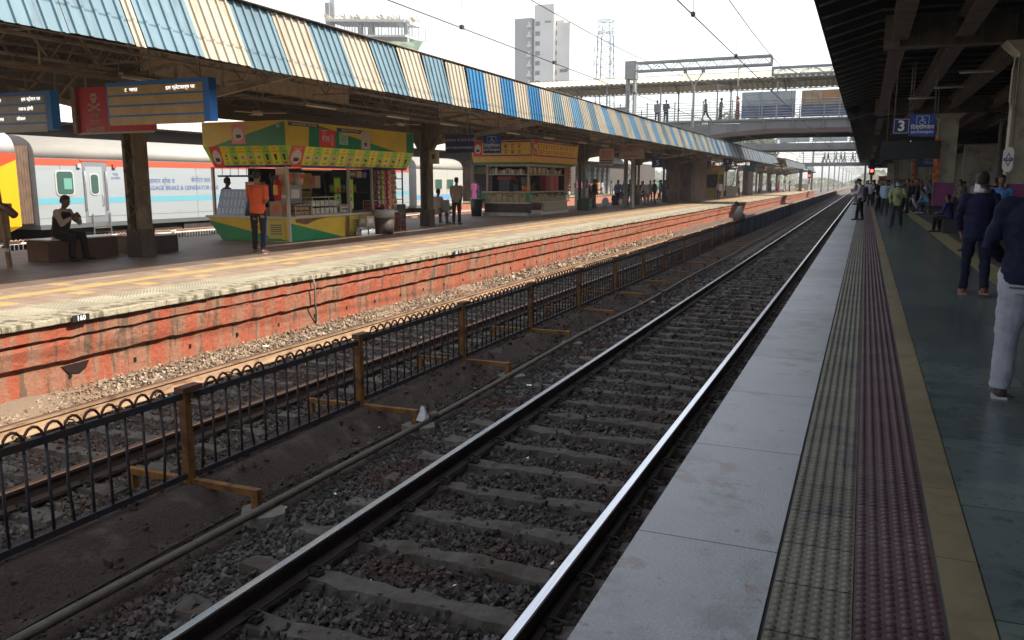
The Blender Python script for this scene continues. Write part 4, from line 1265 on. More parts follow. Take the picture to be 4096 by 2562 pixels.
# ================================================================ TREES
M_leaf = mat("leaf_green", (.08, .105, .04), .6, 0, island=.5, spec=.25)
M_leaf2 = mat("leaf_olive", (.12, .13, .07), .7, 0, island=.4, spec=.25)
M_bark = mat("bark", (.1, .07, .05), .9, 0, var=.3)
def tree(label, x, y, zc, rx, rz_, n, seed, m=M_leaf, h0=-1):
    r_ = random.Random(seed)
    t = thing("leafy_tree", label, "tree", (x, y, 0))
    b = MB(); b.tube([(0, 0, h0), (.1, 0, zc * .5), (0, .1, zc)], [.3, .22, .1], 8)
    for k in range(6):
        a = r_.uniform(0, 2 * PI); b.tube([(0, 0, zc * .55), (rx * .6 * math.cos(a), rx * .6 * math.sin(a), zc + r_.uniform(-.3, .8) * rz_)], [.1, .03], 5)
    b.build("trunk", M_bark, t)
    cl = [(r_.uniform(-1, 1) * rx, r_.uniform(-1, 1) * rx, zc + r_.uniform(-.8, 1) * rz_) for _ in range(22)]
    b = MB()
    for _ in range(n):
        c = r_.choice(cl); d = Vector((r_.gauss(0, 1), r_.gauss(0, 1), r_.gauss(0, .8))) * rx * .2
        p = Vector(c) + d; u_ = Vector((r_.gauss(0, 1), r_.gauss(0, 1), r_.gauss(0, 1))).normalized(); v_ = u_.orthogonal().normalized(); s_ = r_.uniform(.1, .24)
        b.add([p - u_ * s_, p + v_ * s_ * .6, p + u_ * s_, p - v_ * s_ * .6], [(0, 1, 2, 3)])
    b.build("crown", m, t, fix=False)
tree("leafy tree seen between the two nearer footbridges", -16.5, 128, 8.6, 3.6, 2.4, 3800, 1)
tree("leafy tree rising over the striped canopy end", -15.5, 150, 7.0, 3.4, 2.2, 3600, 2)
tree("hazy tree beyond the end of the canopy", -24, 175, 6, 4.5, 3, 2500, 3, M_leaf2)
b = MB()
r_ = random.Random(9)
for _ in range(16000):
    x = r_.uniform(-160, 90); y = r_.uniform(520, 720); h = 5 + 3.5 * math.sin(x * .07) + 2 * math.sin(x * .21 + 1)
    p = Vector((x, y, r_.uniform(-1, h))); s_ = r_.uniform(.6, 1.5)
    u_ = Vector((r_.gauss(0, 1), r_.gauss(0, .4), r_.gauss(0, 1))).normalized(); v_ = u_.orthogonal().normalized()
    b.add([p - u_ * s_, p + v_ * s_, p + u_ * s_, p - v_ * s_], [(0, 1, 2, 3)])
tag(b.build("treeline", M_leaf2, fix=False), "hazy line of trees on the horizon beyond the tracks", "trees", kind="stuff")
# ================================================================ TRAINS
M_cg = mat("coach_grey", (.29, .325, .35), .38, 0, var=.04, vscale=1, dirt=(.27, .27, .25), dscale=.8, dlo=.55, dhi=.8, stretch=(1, .3, 2))
M_cred = mat("coach_red", (.42, .085, .05), .4)
M_ccyan = mat("coach_cyan", (.13, .34, .42), .4)
M_croof = mat("coach_roof", (.30, .285, .26), .55, 0, var=.15, vscale=1.2, stretch=(1, .3, 1))
M_cdark = mat("coach_dark", (.04, .035, .03), .8, 0, var=.4)
M_bell = mat("coach_bellows", (.13, .085, .06), .9, 0, var=.25)
M_cgl = mat("coach_glass", (.05, .10, .09), .15, spec=.7)
M_frm = mat("coach_frame", (.42, .42, .40), .4)
M_cyel = mat("coach_yellow", (.62, .34, .01), .45)
M_ctred = mat("coach_end_red", (.5, .06, .025), .45)
M_alu = mat("aluminium", (.55, .55, .55), .3, .8)
M_txt = mat("coach_lettering", (.07, .11, .27), .6)

def roof_prof(w2=1.62, z0=2.38, z1=3.15, n=14):
    """closed cross-section of a coach: x from 0 (near side) to -2*w2"""
    pts = []
    for i in range(n + 1):
        a = PI * i / n
        pts.append((-w2 + w2 * math.copysign(abs(math.cos(a)) ** .7, math.cos(a)), z0 + (z1 - z0) * math.sin(a) ** .75 if 0 < i < n else z0))
    return pts
def coach(name, label, y0, y1, body_m, stripes=True, group=None):
    t = thing(name, label, "train coach", (-25, y0, 0), 0, group)
    L = y1 - y0
    b = MB(); b.box(-3.24, 0, 0, L, .18, 2.385, 0); b.hexa([(-3.1, .1, .02), (-.1, .1, .02), (-.1, L - .1, .02), (-3.1, L - .1, .02)], [(-3.24, 0, .179), (0, 0, .179), (0, L, .179), (-3.24, L, .179)], 0)
    for yy in np.arange(.9, L, 3.1):
        if not 1.7 < yy < 2.9: b.box(.0005, .002, yy, yy + .025, .2, 2.37, 1)
    b.box(.0005, .003, 0, L, .38, .4, 1); b.box(.0005, .003, 0, L, 2.365, 2.384, 1)
    b.build("body", [body_m, mat("seam_grey", (.16, .16, .16), .6)], t)
    b = MB(); b.prism([(a, c + .003) for a, c in roof_prof()], 'y', 0, L, 0, True); b.build("roof", M_croof, t)
    b = MB(); b.box(-2.9, -.3, 1, L - 1, -.5, .0)
    for yy in ((2.4, 4.4, L - 4.4, L - 2.4) if L > 12 else (1.5, 4.5)):
        b.cone((-.55, yy, -.45), (-.45, yy, -.45), .45, .45, 16); b.box(-.45, -.3, yy - .55, yy + .55, -.55, -.2)
    for yy in np.arange(6.5, L - 6, 2.6): b.box(-.5, -.2, yy, yy + 1.5, -.55, -.05)
    b.build("underframe", M_cdark, t)
    if stripes:
        b = MB(); b.box(.001, .004, 0, L, 2.14, 2.36); b.build("red_band", M_cred, t)
        b = MB(); b.box(.001, .004, 0, L, .86, 1.06); b.build("cyan_band", M_ccyan, t)
    return t
cA = coach("train_coach", "silver luggage coach with red and cyan bands parked behind the island platform", 19.15, 43.4, M_cg)
def window(t, y, z, w_, h_, r=.1, name="window", frame=M_frm, fx=.004):
    def rr(w2, h2, rad_):
        p = []
        for cx, cy, a0 in ((w2 - rad_, h2 - rad_, 0), (-w2 + rad_, h2 - rad_, 90), (-w2 + rad_, -h2 + rad_, 180), (w2 - rad_, -h2 + rad_, 270)):
            for k in range(4): a = rad(a0 + k * 30); p.append((y + cx + rad_ * math.cos(a), z + cy + rad_ * math.sin(a)))
        return p
    f = MB(); f.prism(rr(w_ / 2 + .05, h_ / 2 + .05, r + .04), 'x', fx, fx + .02); f = f.build(name, frame, t)
    g_ = MB(); g_.prism(rr(w_ / 2, h_ / 2, r), 'x', fx + .021, fx + .026); g_.build("pane", M_cgl, f)
    return f
w_ = window(cA, 1.05, 1.56, .62, .76)
b = MB(); b.box(.031, .034, 1.0, 1.3, 1.35, 1.72); b.build("window_teal_panel", mat("panel_teal", (.12, .3, .24), .5), w_)  # flat teal panel lying on the glass
# door bay
b = MB(); b.box(.001, .012, 1.78, 2.78, .2, 2.3); b.build("door_recess", mat("recess_grey", (.17, .18, .2), .6), cA)
dr = MB(); dr.box(.013, .035, 1.86, 2.56, .42, 2.12); dr = dr.build("door", M_cg, cA)
window(dr, 2.2, 1.52, .3, .66, .1, "window", M_frm, .036)
b = MB(); b.tube([(.05, 2.5, .75), (.09, 2.5, .78), (.09, 2.5, 1.15), (.05, 2.5, 1.18)], .013, 6); b.build("handle", M_alu, dr)
for yy in (1.8, 2.68):
    b = MB(); b.tube([(.02, yy, .62), (.08, yy, .65), (.08, yy, 1.95), (.02, yy, 1.98)], .016, 6); b.build("grab_rail", M_alu, cA)
b = MB(); b.box(.0, .03, 1.7, 2.85, 2.30, 2.36); b.build("door_lintel", M_cred, cA)
b = MB()
for z in (-.3, -.02): b.box(.05, .09, 2.0, 2.75, z, z + .03)
for yy in (2.0, 2.72): b.box(.05, .09, yy, yy + .03, -.35, .5)
b.build("step_ladder", M_alu, cA)
for yy, m_ in ((1.55, M_frm), (3.02, M_cred)):
    b = MB(); b.box(.01, .08, yy, yy + .14, 2.08, 2.22); b.build("marker_lamp", m_, cA)
def roof_vent(yy):
    b = MB(); b.hexa([(-.16, yy, 2.52), (-.16, yy + .85, 2.52), (-.10, yy + .85, 2.51), (-.10, yy, 2.51)], [(-.42, yy, 2.88), (-.42, yy + .85, 2.88), (-.34, yy + .85, 2.9), (-.34, yy, 2.9)])
    o = b.build("roof_vent", mat("vent_pale", (.55, .52, .46), .5), cA)
    b = MB()
    for k in range(8): b.beam((-.13, yy + .1 + k * .088, 2.57), (-.345, yy + .1 + k * .088, 2.86), .025, .03)
    b.build("louvre", M_cdark, o)
for yy in (2.0, 7.5, 12.5, 18): roof_vent(yy)
text("lettering", "गार्ड", .13, M_txt, cA, (.006, 3.15, 1.86), SIDE); text("lettering", "GUARD", .12, M_txt, cA, (.006, 3.15, 1.73), SIDE)
text("lettering", "सामान ब्रेक व", .25, M_txt, cA, (.006, 5.3, 1.62), SIDE, 'CENTER', bold=.002)
text("lettering", "जेनरेटर कार", .25, M_txt, cA, (.006, 7.35, 1.66), SIDE, 'CENTER', bold=.002)
text("lettering", "LUGGAGE BRAKE & GENERATOR CAR", .235, M_txt, cA, (.006, 8.35, 1.36), SIDE, 'RIGHT', bold=.003)
b = MB(); b.box(-2.9, -.25, -.62, 0, .25, 2.75)
for k in range(6): b.box(-2.91, -.24, -.6 + k * .1, -.56 + k * .1, .22, 2.76)
b.build("bellows", M_bell, cA)
# yellow and red coach to the left
cB = thing("power_car", "yellow and red power car coupled to the silver coach", "train coach", (-25, -4, 0))
L = 22.5
b = MB(); b.box(-3.24, 0, 0, L, .18, 2.5); b.hexa([(-3.1, .1, .02), (-.1, .1, .02), (-.1, L - .3, .02), (-3.1, L - .3, .02)], [(-3.24, 0, .179), (0, 0, .179), (0, L, .179), (-3.24, L, .179)])
b.build("body", M_cyel, cB)
b = MB(); b.prism([(L - 2.6, 1.2), (L, 2.5), (L - 9, 2.5), (L - 9, 1.2)], 'x', .001, .006); b.prism([(L - .001, 2.3), (L + .0, 2.5), (L - 9, 2.5), (L - 3.4, .9)], 'x', .0065, .009); b.build("red_panel", M_ctred, cB)
b = MB(); b.prism([(a, c) for a, c in roof_prof(1.62, 2.5, 3.3)], 'y', 0, L, 0, True); b.build("roof", mat("roof_white", (.42, .42, .41), .5, 0, var=.1), cB)
window(cB, L - 2.2, 1.25, .9, .55, .12)
b = MB(); b.box(-2.9, -.3, 1, L - 1, -.6, .0); b.build("underframe", M_cdark, cB)
# white suburban coach farther on
cC = coach("train_coach", "white suburban coach with small lit windows beyond the silver coach", 44.3, 50.6, mat("coach_white", (.38, .38, .36), .45, 0, var=.05), False)
for k in range(3): window(cC, 1.2 + k * 1.6, 1.45, .9, .6, .05, frame=mat("win_frame_buff", (.45, .38, .25), .5))
b = MB(); b.box(.001, .004, 0, 6.3, .5, .8); b.build("blue_band", mat("band_blue", (.15, .3, .5), .4), cC)
# white fence beyond the island platform
M_wh = mat("fence_white", (.75, .73, .68), .6, 0, var=.15)
wf = thing("white_fence", "low white picket fence with small loops in front of the silver coach", "fence", (-23.3, 0, -.06))
fp2 = fp.copy(); fp2.materials[0] = mat("post_yellow", (.5, .25, .05), .6); fp2.materials[1] = M_wh
def thick_panel(L, n=18):
    b = MB(); b.box(-.03, .03, .04, L - .04, -.2, -.145)
    for i in range(n): b.cone((0, .12 + (L - .24) * i / (n - 1), -.85), (0, .12 + (L - .24) * i / (n - 1), -.19), .016, .016, 6, 0, False)
    for i in range(17):
        y0 = .1 + (L - .2) * i / 17; dy = (L - .2) / 17
        b.tube([(0, y0 + dy * .5 - dy * .46 * math.cos(PI * q / 6), -.148 + .085 * math.sin(PI * q / 6)) for q in range(7)], .014, 5, 1)
    return b.mesh("panel", [M_wh, M_sal])
M_sal = mat("loop_salmon", (.5, .27, .18), .6)
fq2 = thick_panel(2.62); pass
for k in range(20):
    y = 10 + 2.62 * k
    child(fp2, "post", wf, (0, y, 0)); child(fq2, "panel", wf, (0, y + .03, 0))

# ================================================================ PLATFORM AND CANOPY BEYOND THE COACHES
slab("far_platform", -40, -28.9, -10, 180, -1.4, -.012, mat("far_platform_body", (.35, .14, .09), .9, var=.25))
slab("far_platform_floor", -39.9, -28.8, -10, 180, -.0115, 0, mat("far_floor", (.3, .26, .2), .7, var=.2))
c6 = thing("far_canopy", "pale canopy over the platform behind the coaches with white sunlit sheets", "canopy", (0, 0, 0))
M_white6 = mat("sheet_white", (.45, .44, .41), .5, 0, var=.08, vscale=.8)
for i in range(60):
    y0 = -6 + i * 2.0
    fascia_sheet(c6, y0, y0 + 2, -29.5, 3.95, -30.6, 5.2, M_white6, 8)
b = MB(); b.add([(-30.5, -6, 5.2), (-30.5, 114, 5.2), (-35, 114, 6.1), (-35, -6, 6.1), (-39.5, -6, 5.2), (-39.5, 114, 5.2)], [(0, 1, 2, 3), (3, 2, 5, 4)]); b.build("roof_sheet", M_roofun, c6, fix=False)
for y in range(-2, 114, 9):
    b = MB(); b.box(-33.9, -33.5, y - .15, y + .15, 0, 5.2); b.beam((-33.7, y, 3.3), (-29.8, y, 4.2), .1, .14); b.beam((-33.7, y, 3.3), (-38, y, 4.2), .1, .14); b.build("column", M_steel, c6)
b = MB()
for y in range(-2, 114, 3): lattice(b, (-30, y, 5.0), (-38, y, 5.0), .8, 8, .05, 0, .03)
for x in (-31, -33.7, -36.5): lattice(b, (x, -4, 4.8), (x, 114, 4.8), .8, 60, .06, 0, .04)
b.build("trusses", M_steel, c6)
# dark band painted for the truss shade, and an added wall hiding the sky
b = MB(); b.box(-30.9, -30.8, -6, 114, 3.34, 3.95); b.build("truss_shade_band", mat("truss_shade_dark", (.05, .04, .035), .9), c6)
bw = MB(); bw.box(-40.6, -40, -10, 170, -1, 5.0); tag(bw.build("backdrop_wall", mat("backdrop_dark", (.05, .042, .036), .9, 0, var=.3)), "long dark backdrop wall added behind the far platform", "wall")
for i in range(10):
    y0 = 60 + i * 9.5
for k in range(6):
    y = 100 + k * 2.2
    t = thing("steel_pillar", "riveted grey steel pillar on the far platform, part of a close row seen past the brown column", "pillar", (-33, y, 0), 0, "grey steel pillars on the far platform")
    b = MB(); b.box(-.5, -.2, -.4, .4, 0, 4.6); b.box(.2, .5, -.4, .4, 0, 4.6)
    for q in range(8): b.box(-.2, .2, -.42, -.38, q * .58, q * .58 + .22)
    b.build("shaft", M_mast, t)

for i, (y, lb) in enumerate(((58, "dim yellow topped stall on the far platform seen left of the orange menu stall"), (69, "dim dark stall with snack strips on the far platform seen through the orange menu stall"))):
    t = thing("far_stall", lb, "food stall", (-32.6, y, 0))
    b = MB(); b.box(-1.4, 1.2, 0, 7, 0, 1.0); b.box(-1.2, 1.0, .2, 6.8, 1.0, 2.3); b.build("body", mat("far_stall_dark", (.08, .06, .05), .8, 0, var=.6, vscale=5), t)
    b = MB(); b.box(-1.5, 1.3, -.1, 7.1, 2.3, 2.9); b.build("sign_band", mat("far_stall_ochre", (.3, .24, .06), .6, 0, var=.3, vscale=2), t)
    b = MB(); r_ = random.Random(i)
    for k in range(16): y0 = .2 + k * .42; b.box(1.21, 1.25, y0, y0 + .3, 1.1 + r_.random() * .3, 2.2, k % 3)
    b.build("snack_strips", [mat("far_red", (.3, .06, .04), .6, 0, var=.6, vscale=8), mat("far_gold", (.35, .22, .08), .6, 0, var=.6, vscale=8), mat("far_grn", (.1, .18, .07), .6, 0, var=.6, vscale=8)], t)
# ================================================================ STALLS
Y_ = mat("stall_yellow", (.60, .42, .04), .45, 0, var=.12, vscale=1.5)
G_ = mat("stall_green", (.012, .2, .08), .45, 0, var=.15, vscale=2)
YB = mat("menu_yellow", (.8, .7, .03), .4); GB = mat("menu_green", (.36, .6, .05), .4)
RB = mat("logo_red", (.7, .05, .05), .4); WB = mat("logo_white", (.62, .56, .5), .5); BB = mat("trim_blue", (.035, .05, .22), .5)
PINK = mat("poster_pink", (.7, .22, .2), .5); BRN = mat("cup_brown", (.05, .03, .03), .5); ORB = mat("snack_orange", (.5, .2, .05), .5)
M_edge = mat("edge_strip", (.45, .4, .33), .5); M_wood = mat("wood_brown", (.14, .08, .045), .7, 0, var=.3)
M_inside = mat("stall_inside", (.035, .028, .024), .9, 0, var=.3)
M_greydk = mat("ink_dark", (.06, .06, .08), .7)
M_cart = mat("cardboard", (.33, .22, .13), .85, 0, var=.12)
M_wht = mat("plain_white", (.6, .6, .57), .5)
M_sm = mat("steel_plate", (.38, .37, .35), .35, .5)

class Face:
    """draws flat pieces on a slanted panel: O origin (bottom left seen from outside), U along, V up"""
    def __init__(s, O, U, V):
        s.O, s.U, s.V = Vector(O), Vector(U), Vector(V); s.N = s.U.cross(s.V).normalized()
    def p(s, u, v, d=0): return s.O + s.U * u + s.V * v + s.N * d
    def quad(s, b, u0, v0, u1, v1, m, d=.003): b.add([s.p(u0, v0, d), s.p(u1, v0, d), s.p(u1, v1, d), s.p(u0, v1, d)], [(0, 1, 2, 3)], m)
    def poly(s, b, pts, m, d=.003): b.add([s.p(u, v, d) for u, v in pts], [tuple(range(len(pts)))], m)
    def oval(s, b, cu, cv, ru, rv, m, d=.005, n=16): s.poly(b, [(cu + ru * math.cos(2 * PI * i / n), cv + rv * math.sin(2 * PI * i / n)) for i in range(n)], m, d)
    def rot(s): return Matrix((s.U.normalized(), s.V.normalized(), s.N)).transposed().to_euler()
    def text(s, st, size, m, par, u, v, d=.007, **k): return text("lettering", st, size, m, par, s.p(u, v, d), s.rot(), **k)

def cup_logo(F, b, u0, v0, u1, v1, m_bg, m_ov, m_cup, d=.003):
    F.quad(b, u0, v0, u1, v1, m_bg, d)
    cu, cv, ru, rv = (u0 + u1) / 2, (v0 + v1) / 2, (u1 - u0) * .38, (v1 - v0) * .34
    F.oval(b, cu, cv, ru, rv, m_ov, d + .002)
    F.quad(b, cu - ru * .45, cv - rv * .62, cu + ru * .4, cv - rv * .08, m_cup, d + .004)
    F.quad(b, cu + ru * .4, cv - rv * .5, cu + ru * .62, cv - rv * .2, m_cup, d + .004)

def menu(F, t, n, u0, L, H, items, mats_, seed):
    """row of yellow / green menu columns with a small picture, name and price on each"""
    r_ = random.Random(seed)
    b = MB(); w_ = L / n
    for i in range(n):
        a = u0 + i * w_
        F.quad(b, a, .07, a + w_, H, i % 2)
        cu = a + w_ / 2; k = r_.randrange(5)
        if k == 0: F.oval(b, cu, H * .48, w_ * .3, H * .1, 3, .005); F.oval(b, cu, H * .48, w_ * .2, H * .06, 5, .007)
        elif k == 1: F.quad(b, cu - w_ * .12, H * .36, cu + w_ * .12, H * .62, 4, .005); F.quad(b, cu - w_ * .08, H * .4, cu + w_ * .08, H * .52, 3, .007)
        elif k == 2: F.quad(b, cu - w_ * .3, H * .38, cu + w_ * .3, H * .58, 3, .005); F.oval(b, cu, H * .48, w_ * .24, H * .08, 5, .007)
        elif k == 3: F.poly(b, [(cu - w_ * .1, H * .34), (cu + w_ * .1, H * .34), (cu + w_ * .2, H * .62), (cu - w_ * .2, H * .62)], 4, .005)
        else: F.oval(b, cu - w_ * .1, H * .5, w_ * .16, H * .07, 5, .005); F.oval(b, cu + w_ * .12, H * .45, w_ * .16, H * .07, 4, .007)
        F.quad(b, cu - w_ * .25, H * .17, cu + w_ * .25, H * .28, (1, 2)[i % 2] if i % 2 == 0 else 2, .005)
    F.quad(b, u0, 0, u0 + L, .07, 6)
    o = b.build("menu_board", mats_, t, fix=False)
    for i in range(n):
        cu = u0 + (i + .5) * w_
        hi, en, pr_ = items[i % len(items)]
        mt = (RBk, BLk)[i % 2]
        F.text(hi, H * .105, mt, o, cu, H * .88); F.text(en, min(H * .1, w_ * 1.35 / max(3, len(en))), mt, o, cu, H * .74)
        F.text(pr_, H * .1, BLk if i % 2 == 0 else RBk, o, cu, H * .22, .009)
    F.text("शुद्ध एवं ताजा खाद्य पदार्थ  •  CATERING STALL  •  कृपया बिल अवश्य लें" if L > 3 else "शुद्ध एवं ताजा खाद्य पदार्थ", .05, M_wht, o, u0 + L / 2, .033)
    return o
RBk = mat("ink_red", (.5, .1, .05), .6); BLk = mat("ink_blue", (.08, .12, .3), .6)
ITEMS = [("चाय", "TEA", "10"), ("भजिया", "BHAJI", "6"), ("समोसा", "SAMOSA", "12"), ("इडली", "IDLI", "12"), ("कचौरी", "KACHORI", "14"), ("पराठा", "PARATHA", "15"), ("वडा पाव", "VADA PAV", "15"),
         ("लस्सी", "LASSI", "20"), ("शरबत", "SHARBAT", "10"), ("दूध", "MILK", "15"), ("आइसक्रीम", "ICE CREAM", "20"), ("पानी", "WATER", "15"), ("फालूदा", "FALUDA", "30"), ("छाछ", "CHHAS", "15")]

# ---------- stall 1 : yellow and green
s1 = thing("food_stall", "yellow and green food stall with two menu boards and snacks hanging at its right end", "food stall", (-14.1, 18.1, 0))
W1, D1 = 2.78, 5.5
b = MB()
b.hexa([(-W1 + .5, .06, 0), (-.04, .02, 0), (-.04, D1 - .1, 0), (-W1 + .5, D1 - .1, 0)], [(-W1, 0, .62), (0, 0, .62), (0, D1, .62), (-W1, D1, .62)])
b.build("counter_base", Y_, s1)
# painted patches on the base
Ff = Face((-W1, 0, 0), (1, 0, 0), (0, 0, 1)); Fs = Face((0, 0, 0), (0, 1, 0), (0, 0, 1))
b = MB()
Ffb = Face((-W1, .04, 0), (1, 0, 0), (0, -.06, 1))
Ffb.poly(b, [(.45, .0), (.03, .55), (W1 - .03, .02)], 0, .02)
Fs.poly(b, [(.03, .0), (.03, .5), (2.5, .0)], 0, .004)
b.build("green_paint", G_, s1, fix=False)
b = MB(); Fs.poly(b, [(.25, .52), (.7, .44), (1.2, .55), (1.7, .6), (.25, .6)], 0, .006); b.build("worn_patch", M_wood, s1, fix=False); b = MB(); Fs.quad(b, 2.62, 0, 2.8, .6, 0, .006); b.build("worn_patch", M_wood, s1, fix=False)
b = MB(); b.box(-.06, .0, -.012, -.0, 0, .6); b.box(0, .012, -.012, .05, 0, .6); b.build("corner_strip", M_edge, s1)
b = MB(); Ffb.quad(b, 2.05, .08, 2.62, .56, 0, .024); b.build("pasted_notice", mat("notice_yellow", (.5, .42, .08), .6), s1, fix=False); b = MB(); Fs.quad(b, 2.9, .08, 3.3, .55, 0, .006); pst = b.build("pasted_notice", mat("notice_yellow", (.5, .42, .08), .6), s1, fix=False)
b = MB()
for k in range(5): Ffb.quad(b, 2.14, .2 + k * .06, 2.52, .225 + k * .06, 0, .028); Fs.quad(b, 2.96, .2 + k * .06, 3.24, .22 + k * .06, 0, .009)
b.build("print_lines", M_greydk, pst, fix=False)
b = MB(); b.box(-W1 - .05, .05, -.05, D1 + .05, .62, .68); b.build("counter_top", M_edge, s1)
for x, y in ((-.06, .06), (-W1 + .2, .06), (-.05, 2.9), (-.05, 4.15), (-W1 + .1, D1 - .1), (-.1, D1 - .05)):
    b = MB(); b.box(x - .035, x + .035, y - .035, y + .035, .68, 2.0); b.build("post", M_edge if y < .1 else M_sm, s1)
b = MB(); b.box(-W1 + .35, -.35, 0.35, D1 + .7, 2.05, 2.5); b.box(-W1 + .02, -W1 + .08, 1.7, D1, .68, 2.0); b.box(-W1 + .02, -.2, D1 - .1, D1 - .04, .68, 2.0)
b.box(-2.2, -1.3, 2.3, 2.36, .68, 2.0)
b.box(-1.9, -.4, 1.45, 1.52, 1.35, 1.4); b.box(-.9, -.5, 2.8, 4.6, 1.25, 1.28); b.box(-.9, -.5, 2.8, 4.6, 1.7, 1.73)
b.build("inner_frame", M_inside, s1)
LS = 6.75
b = MB(); b.box(-W1 - .04, 0, 0, LS, 2.55, 3.2); b.build("sign_box", Y_, s1)
b = MB()
Fsg = Face((-W1 - .04, 0, 2.55), (1, 0, 0), (0, 0, 1)); Fss = Face((0, 0, 2.55), (0, 1, 0), (0, 0, 1))
Fsg.poly(b, [(.3, 0), (W1 + .02, 0), (W1 + .02, .63)], 0)
Fss.poly(b, [(.95, 0), (1.02, .62), (1.75, .55), (5.6, 0)], 0); Fss.quad(b, 6.25, 0, 6.74, .63, 0)
b.build("green_paint", G_, s1, fix=False)
b = MB(); Fss.quad(b, .1, .52, 1.45, .62, 0, .006); b.build("name_strip", M_greydk, s1, fix=False); b = MB(); Fss.quad(b, 2.3, .47, 3.7, .58, 0, .006); nm = b.build("name_strip", M_greydk, s1, fix=False)
Fss.text("CHHLESHCHAND TEA STALL", .085, M_wht, nm, .8, .57, .01); Fss.text("BORIVALI W.R. P.F NO.4/5", .08, M_wht, nm, 3.0, .525, .01)
Fsg.text("45", .13, M_wht, s1, W1 - .2, .5)
b = MB(); cup_logo(Fsg, b, 1.02, .06, 1.48, .58, 0, 1, 2, .006); b.build("poster", [PINK, WB, BRN], s1, fix=False)
b = MB(); Fss.quad(b, 1.45, .02, 2.2, .5, 0, .009); Fss.quad(b, 1.98, .06, 2.12, .36, 1, .012); pp = b.build("price_poster", [RB, PINK], s1, fix=False)
Fss.text("₹10", .22, M_wht, pp, 1.75, .24, .014, bold=.006); Fss.text("Fountain\nCup", .075, M_wht, pp, 1.68, .43, .014)
b = MB(); Fss.quad(b, 2.42, .12, 2.85, .42, 0, .009); pq = b.build("small_notice", mat("notice_mint", (.3, .5, .38), .6), s1, fix=False)
b = MB()
for k in range(4): Fss.quad(b, 2.48, .16 + k * .065, 2.79, .18 + k * .065, 0, .012)
b.build("print_lines", M_greydk, pq, fix=False)
b = MB(); Fss.quad(b, 3.55, .02, 4.05, .55, 0, .009); Fss.quad(b, 3.72, .12, 3.86, .22, 1, .012); b.build("poster", [mat("poster_pale", (.45, .38, .33), .6), BRN], s1, fix=False)
IN = .2
Fm1 = Face((-W1 - .04 + IN, IN, 1.98), (1, 0, 0), Vector((0, -IN, .57)) / .57 * 1.0); Fm2 = Face((-IN, IN, 1.98), (0, 1, 0), Vector((IN, 0, .57)) / .57)
b = MB()
A, B_, Cc, Dd = (-W1 - .04, 0, 2.55), (0, 0, 2.55), (-IN, IN, 1.98), (-W1 - .04 + IN, IN, 1.98)
b.add([A, B_, Cc, Dd], [(0, 3, 2, 1)]); b.add([B_, (0, LS, 2.55), (-IN, LS - IN, 1.98), Cc], [(0, 3, 2, 1)])
b.build("menu_backing", GB, s1, fix=False)
b = MB(); cup_logo(Fm1, b, .0, .0, .38, .57, 0, 1, 2); b.build("logo_panel", [RB, WB, BRN], s1, fix=False)
b = MB(); cup_logo(Fm2, b, .02, -.0, .62, .57, 0, 1, 2, .006); lg = b.build("logo_panel", [RB, WB, BRN], s1, fix=False)
Fm2.text("RAIL AHAR", .07, WB, lg, .32, .51, .012)
mm = [YB, GB, RB, WB, BRN, ORB, BB]
menu(Fm1, s1, 8, .38, W1 + .04 - IN * 2 - .2, .57, ITEMS[6:] + ITEMS[:2], mm, 1)
menu(Fm2, s1, 14, .63, LS - IN * 2 - .63, .57, ITEMS, mm, 2)
b = MB(); b.cone((-.3, 1.0, 1.93), (-.3, 2.4, 1.93), .02, .02, 6); b.build("tube_lamp", M_tube, s1)
b = MB(); b.box(-.42, -.12, .0 + .04, .07, 1.25, 1.97, 0); b.box(-.4, -.14, .03, .039, 1.5, 1.8, 1); b.build("food_poster", [mat("poster_buff", (.5, .38, .2), .6), mat("poster_salmon", (.5, .2, .13), .6)], s1)

# goods on the stall 1 (each its own thing).  local helper in world coordinates of the stall
def at1(x, y, z=0.68): return (-14.1 + x, 18.1 + y, z)
def goods(name, label, cat, loc, build, group=None, rz=0):
    t = thing(name, label, cat, loc, rz, group); build(t); return t
def case(w_, d_, h_, fill, m_fill):
    def f(t):
        b = MB()
        for sx in (0, w_ - .02):
            for sy in (0, d_ - .02): b.box(sx, sx + .02, sy, sy + .02, 0, h_)
        b.box(0, w_, 0, d_, 0, .02); b.box(0, w_, 0, d_, h_ - .02, h_)
        b.build("frame", M_edge, t)
        b = MB(); n = fill
        for i in range(n):
            for j in range(2): b.box(.04, w_ - .06, .04 + (d_ - .08) * i / n, .03 + (d_ - .08) * (i + .9) / n, .03 + j * h_ * .42, .02 + h_ * (.33 + j * .42))
        b.build("packets", m_fill, t)
    return f
M_pk1 = mat("packets_ochre", (.3, .2, .09), .6, 0, var=.6, vscale=14); M_pk2 = mat("packets_white", (.42, .4, .36), .6, 0, var=.5, vscale=9)
goods("display_case", "wide display case with pale packets on the yellow stall counter", "display case", at1(-.42, 1.05), case(.4, 1.35, .5, 6, M_pk2))
goods("display_case", "low display case with ochre packets beside the stall corner", "display case", at1(-.4, .3), case(.38, .72, .3, 6, M_pk1))
goods("display_case", "small display case with papers right of the wide case", "display case", at1(-.42, 2.45), case(.4, .55, .26, 3, M_pk2))
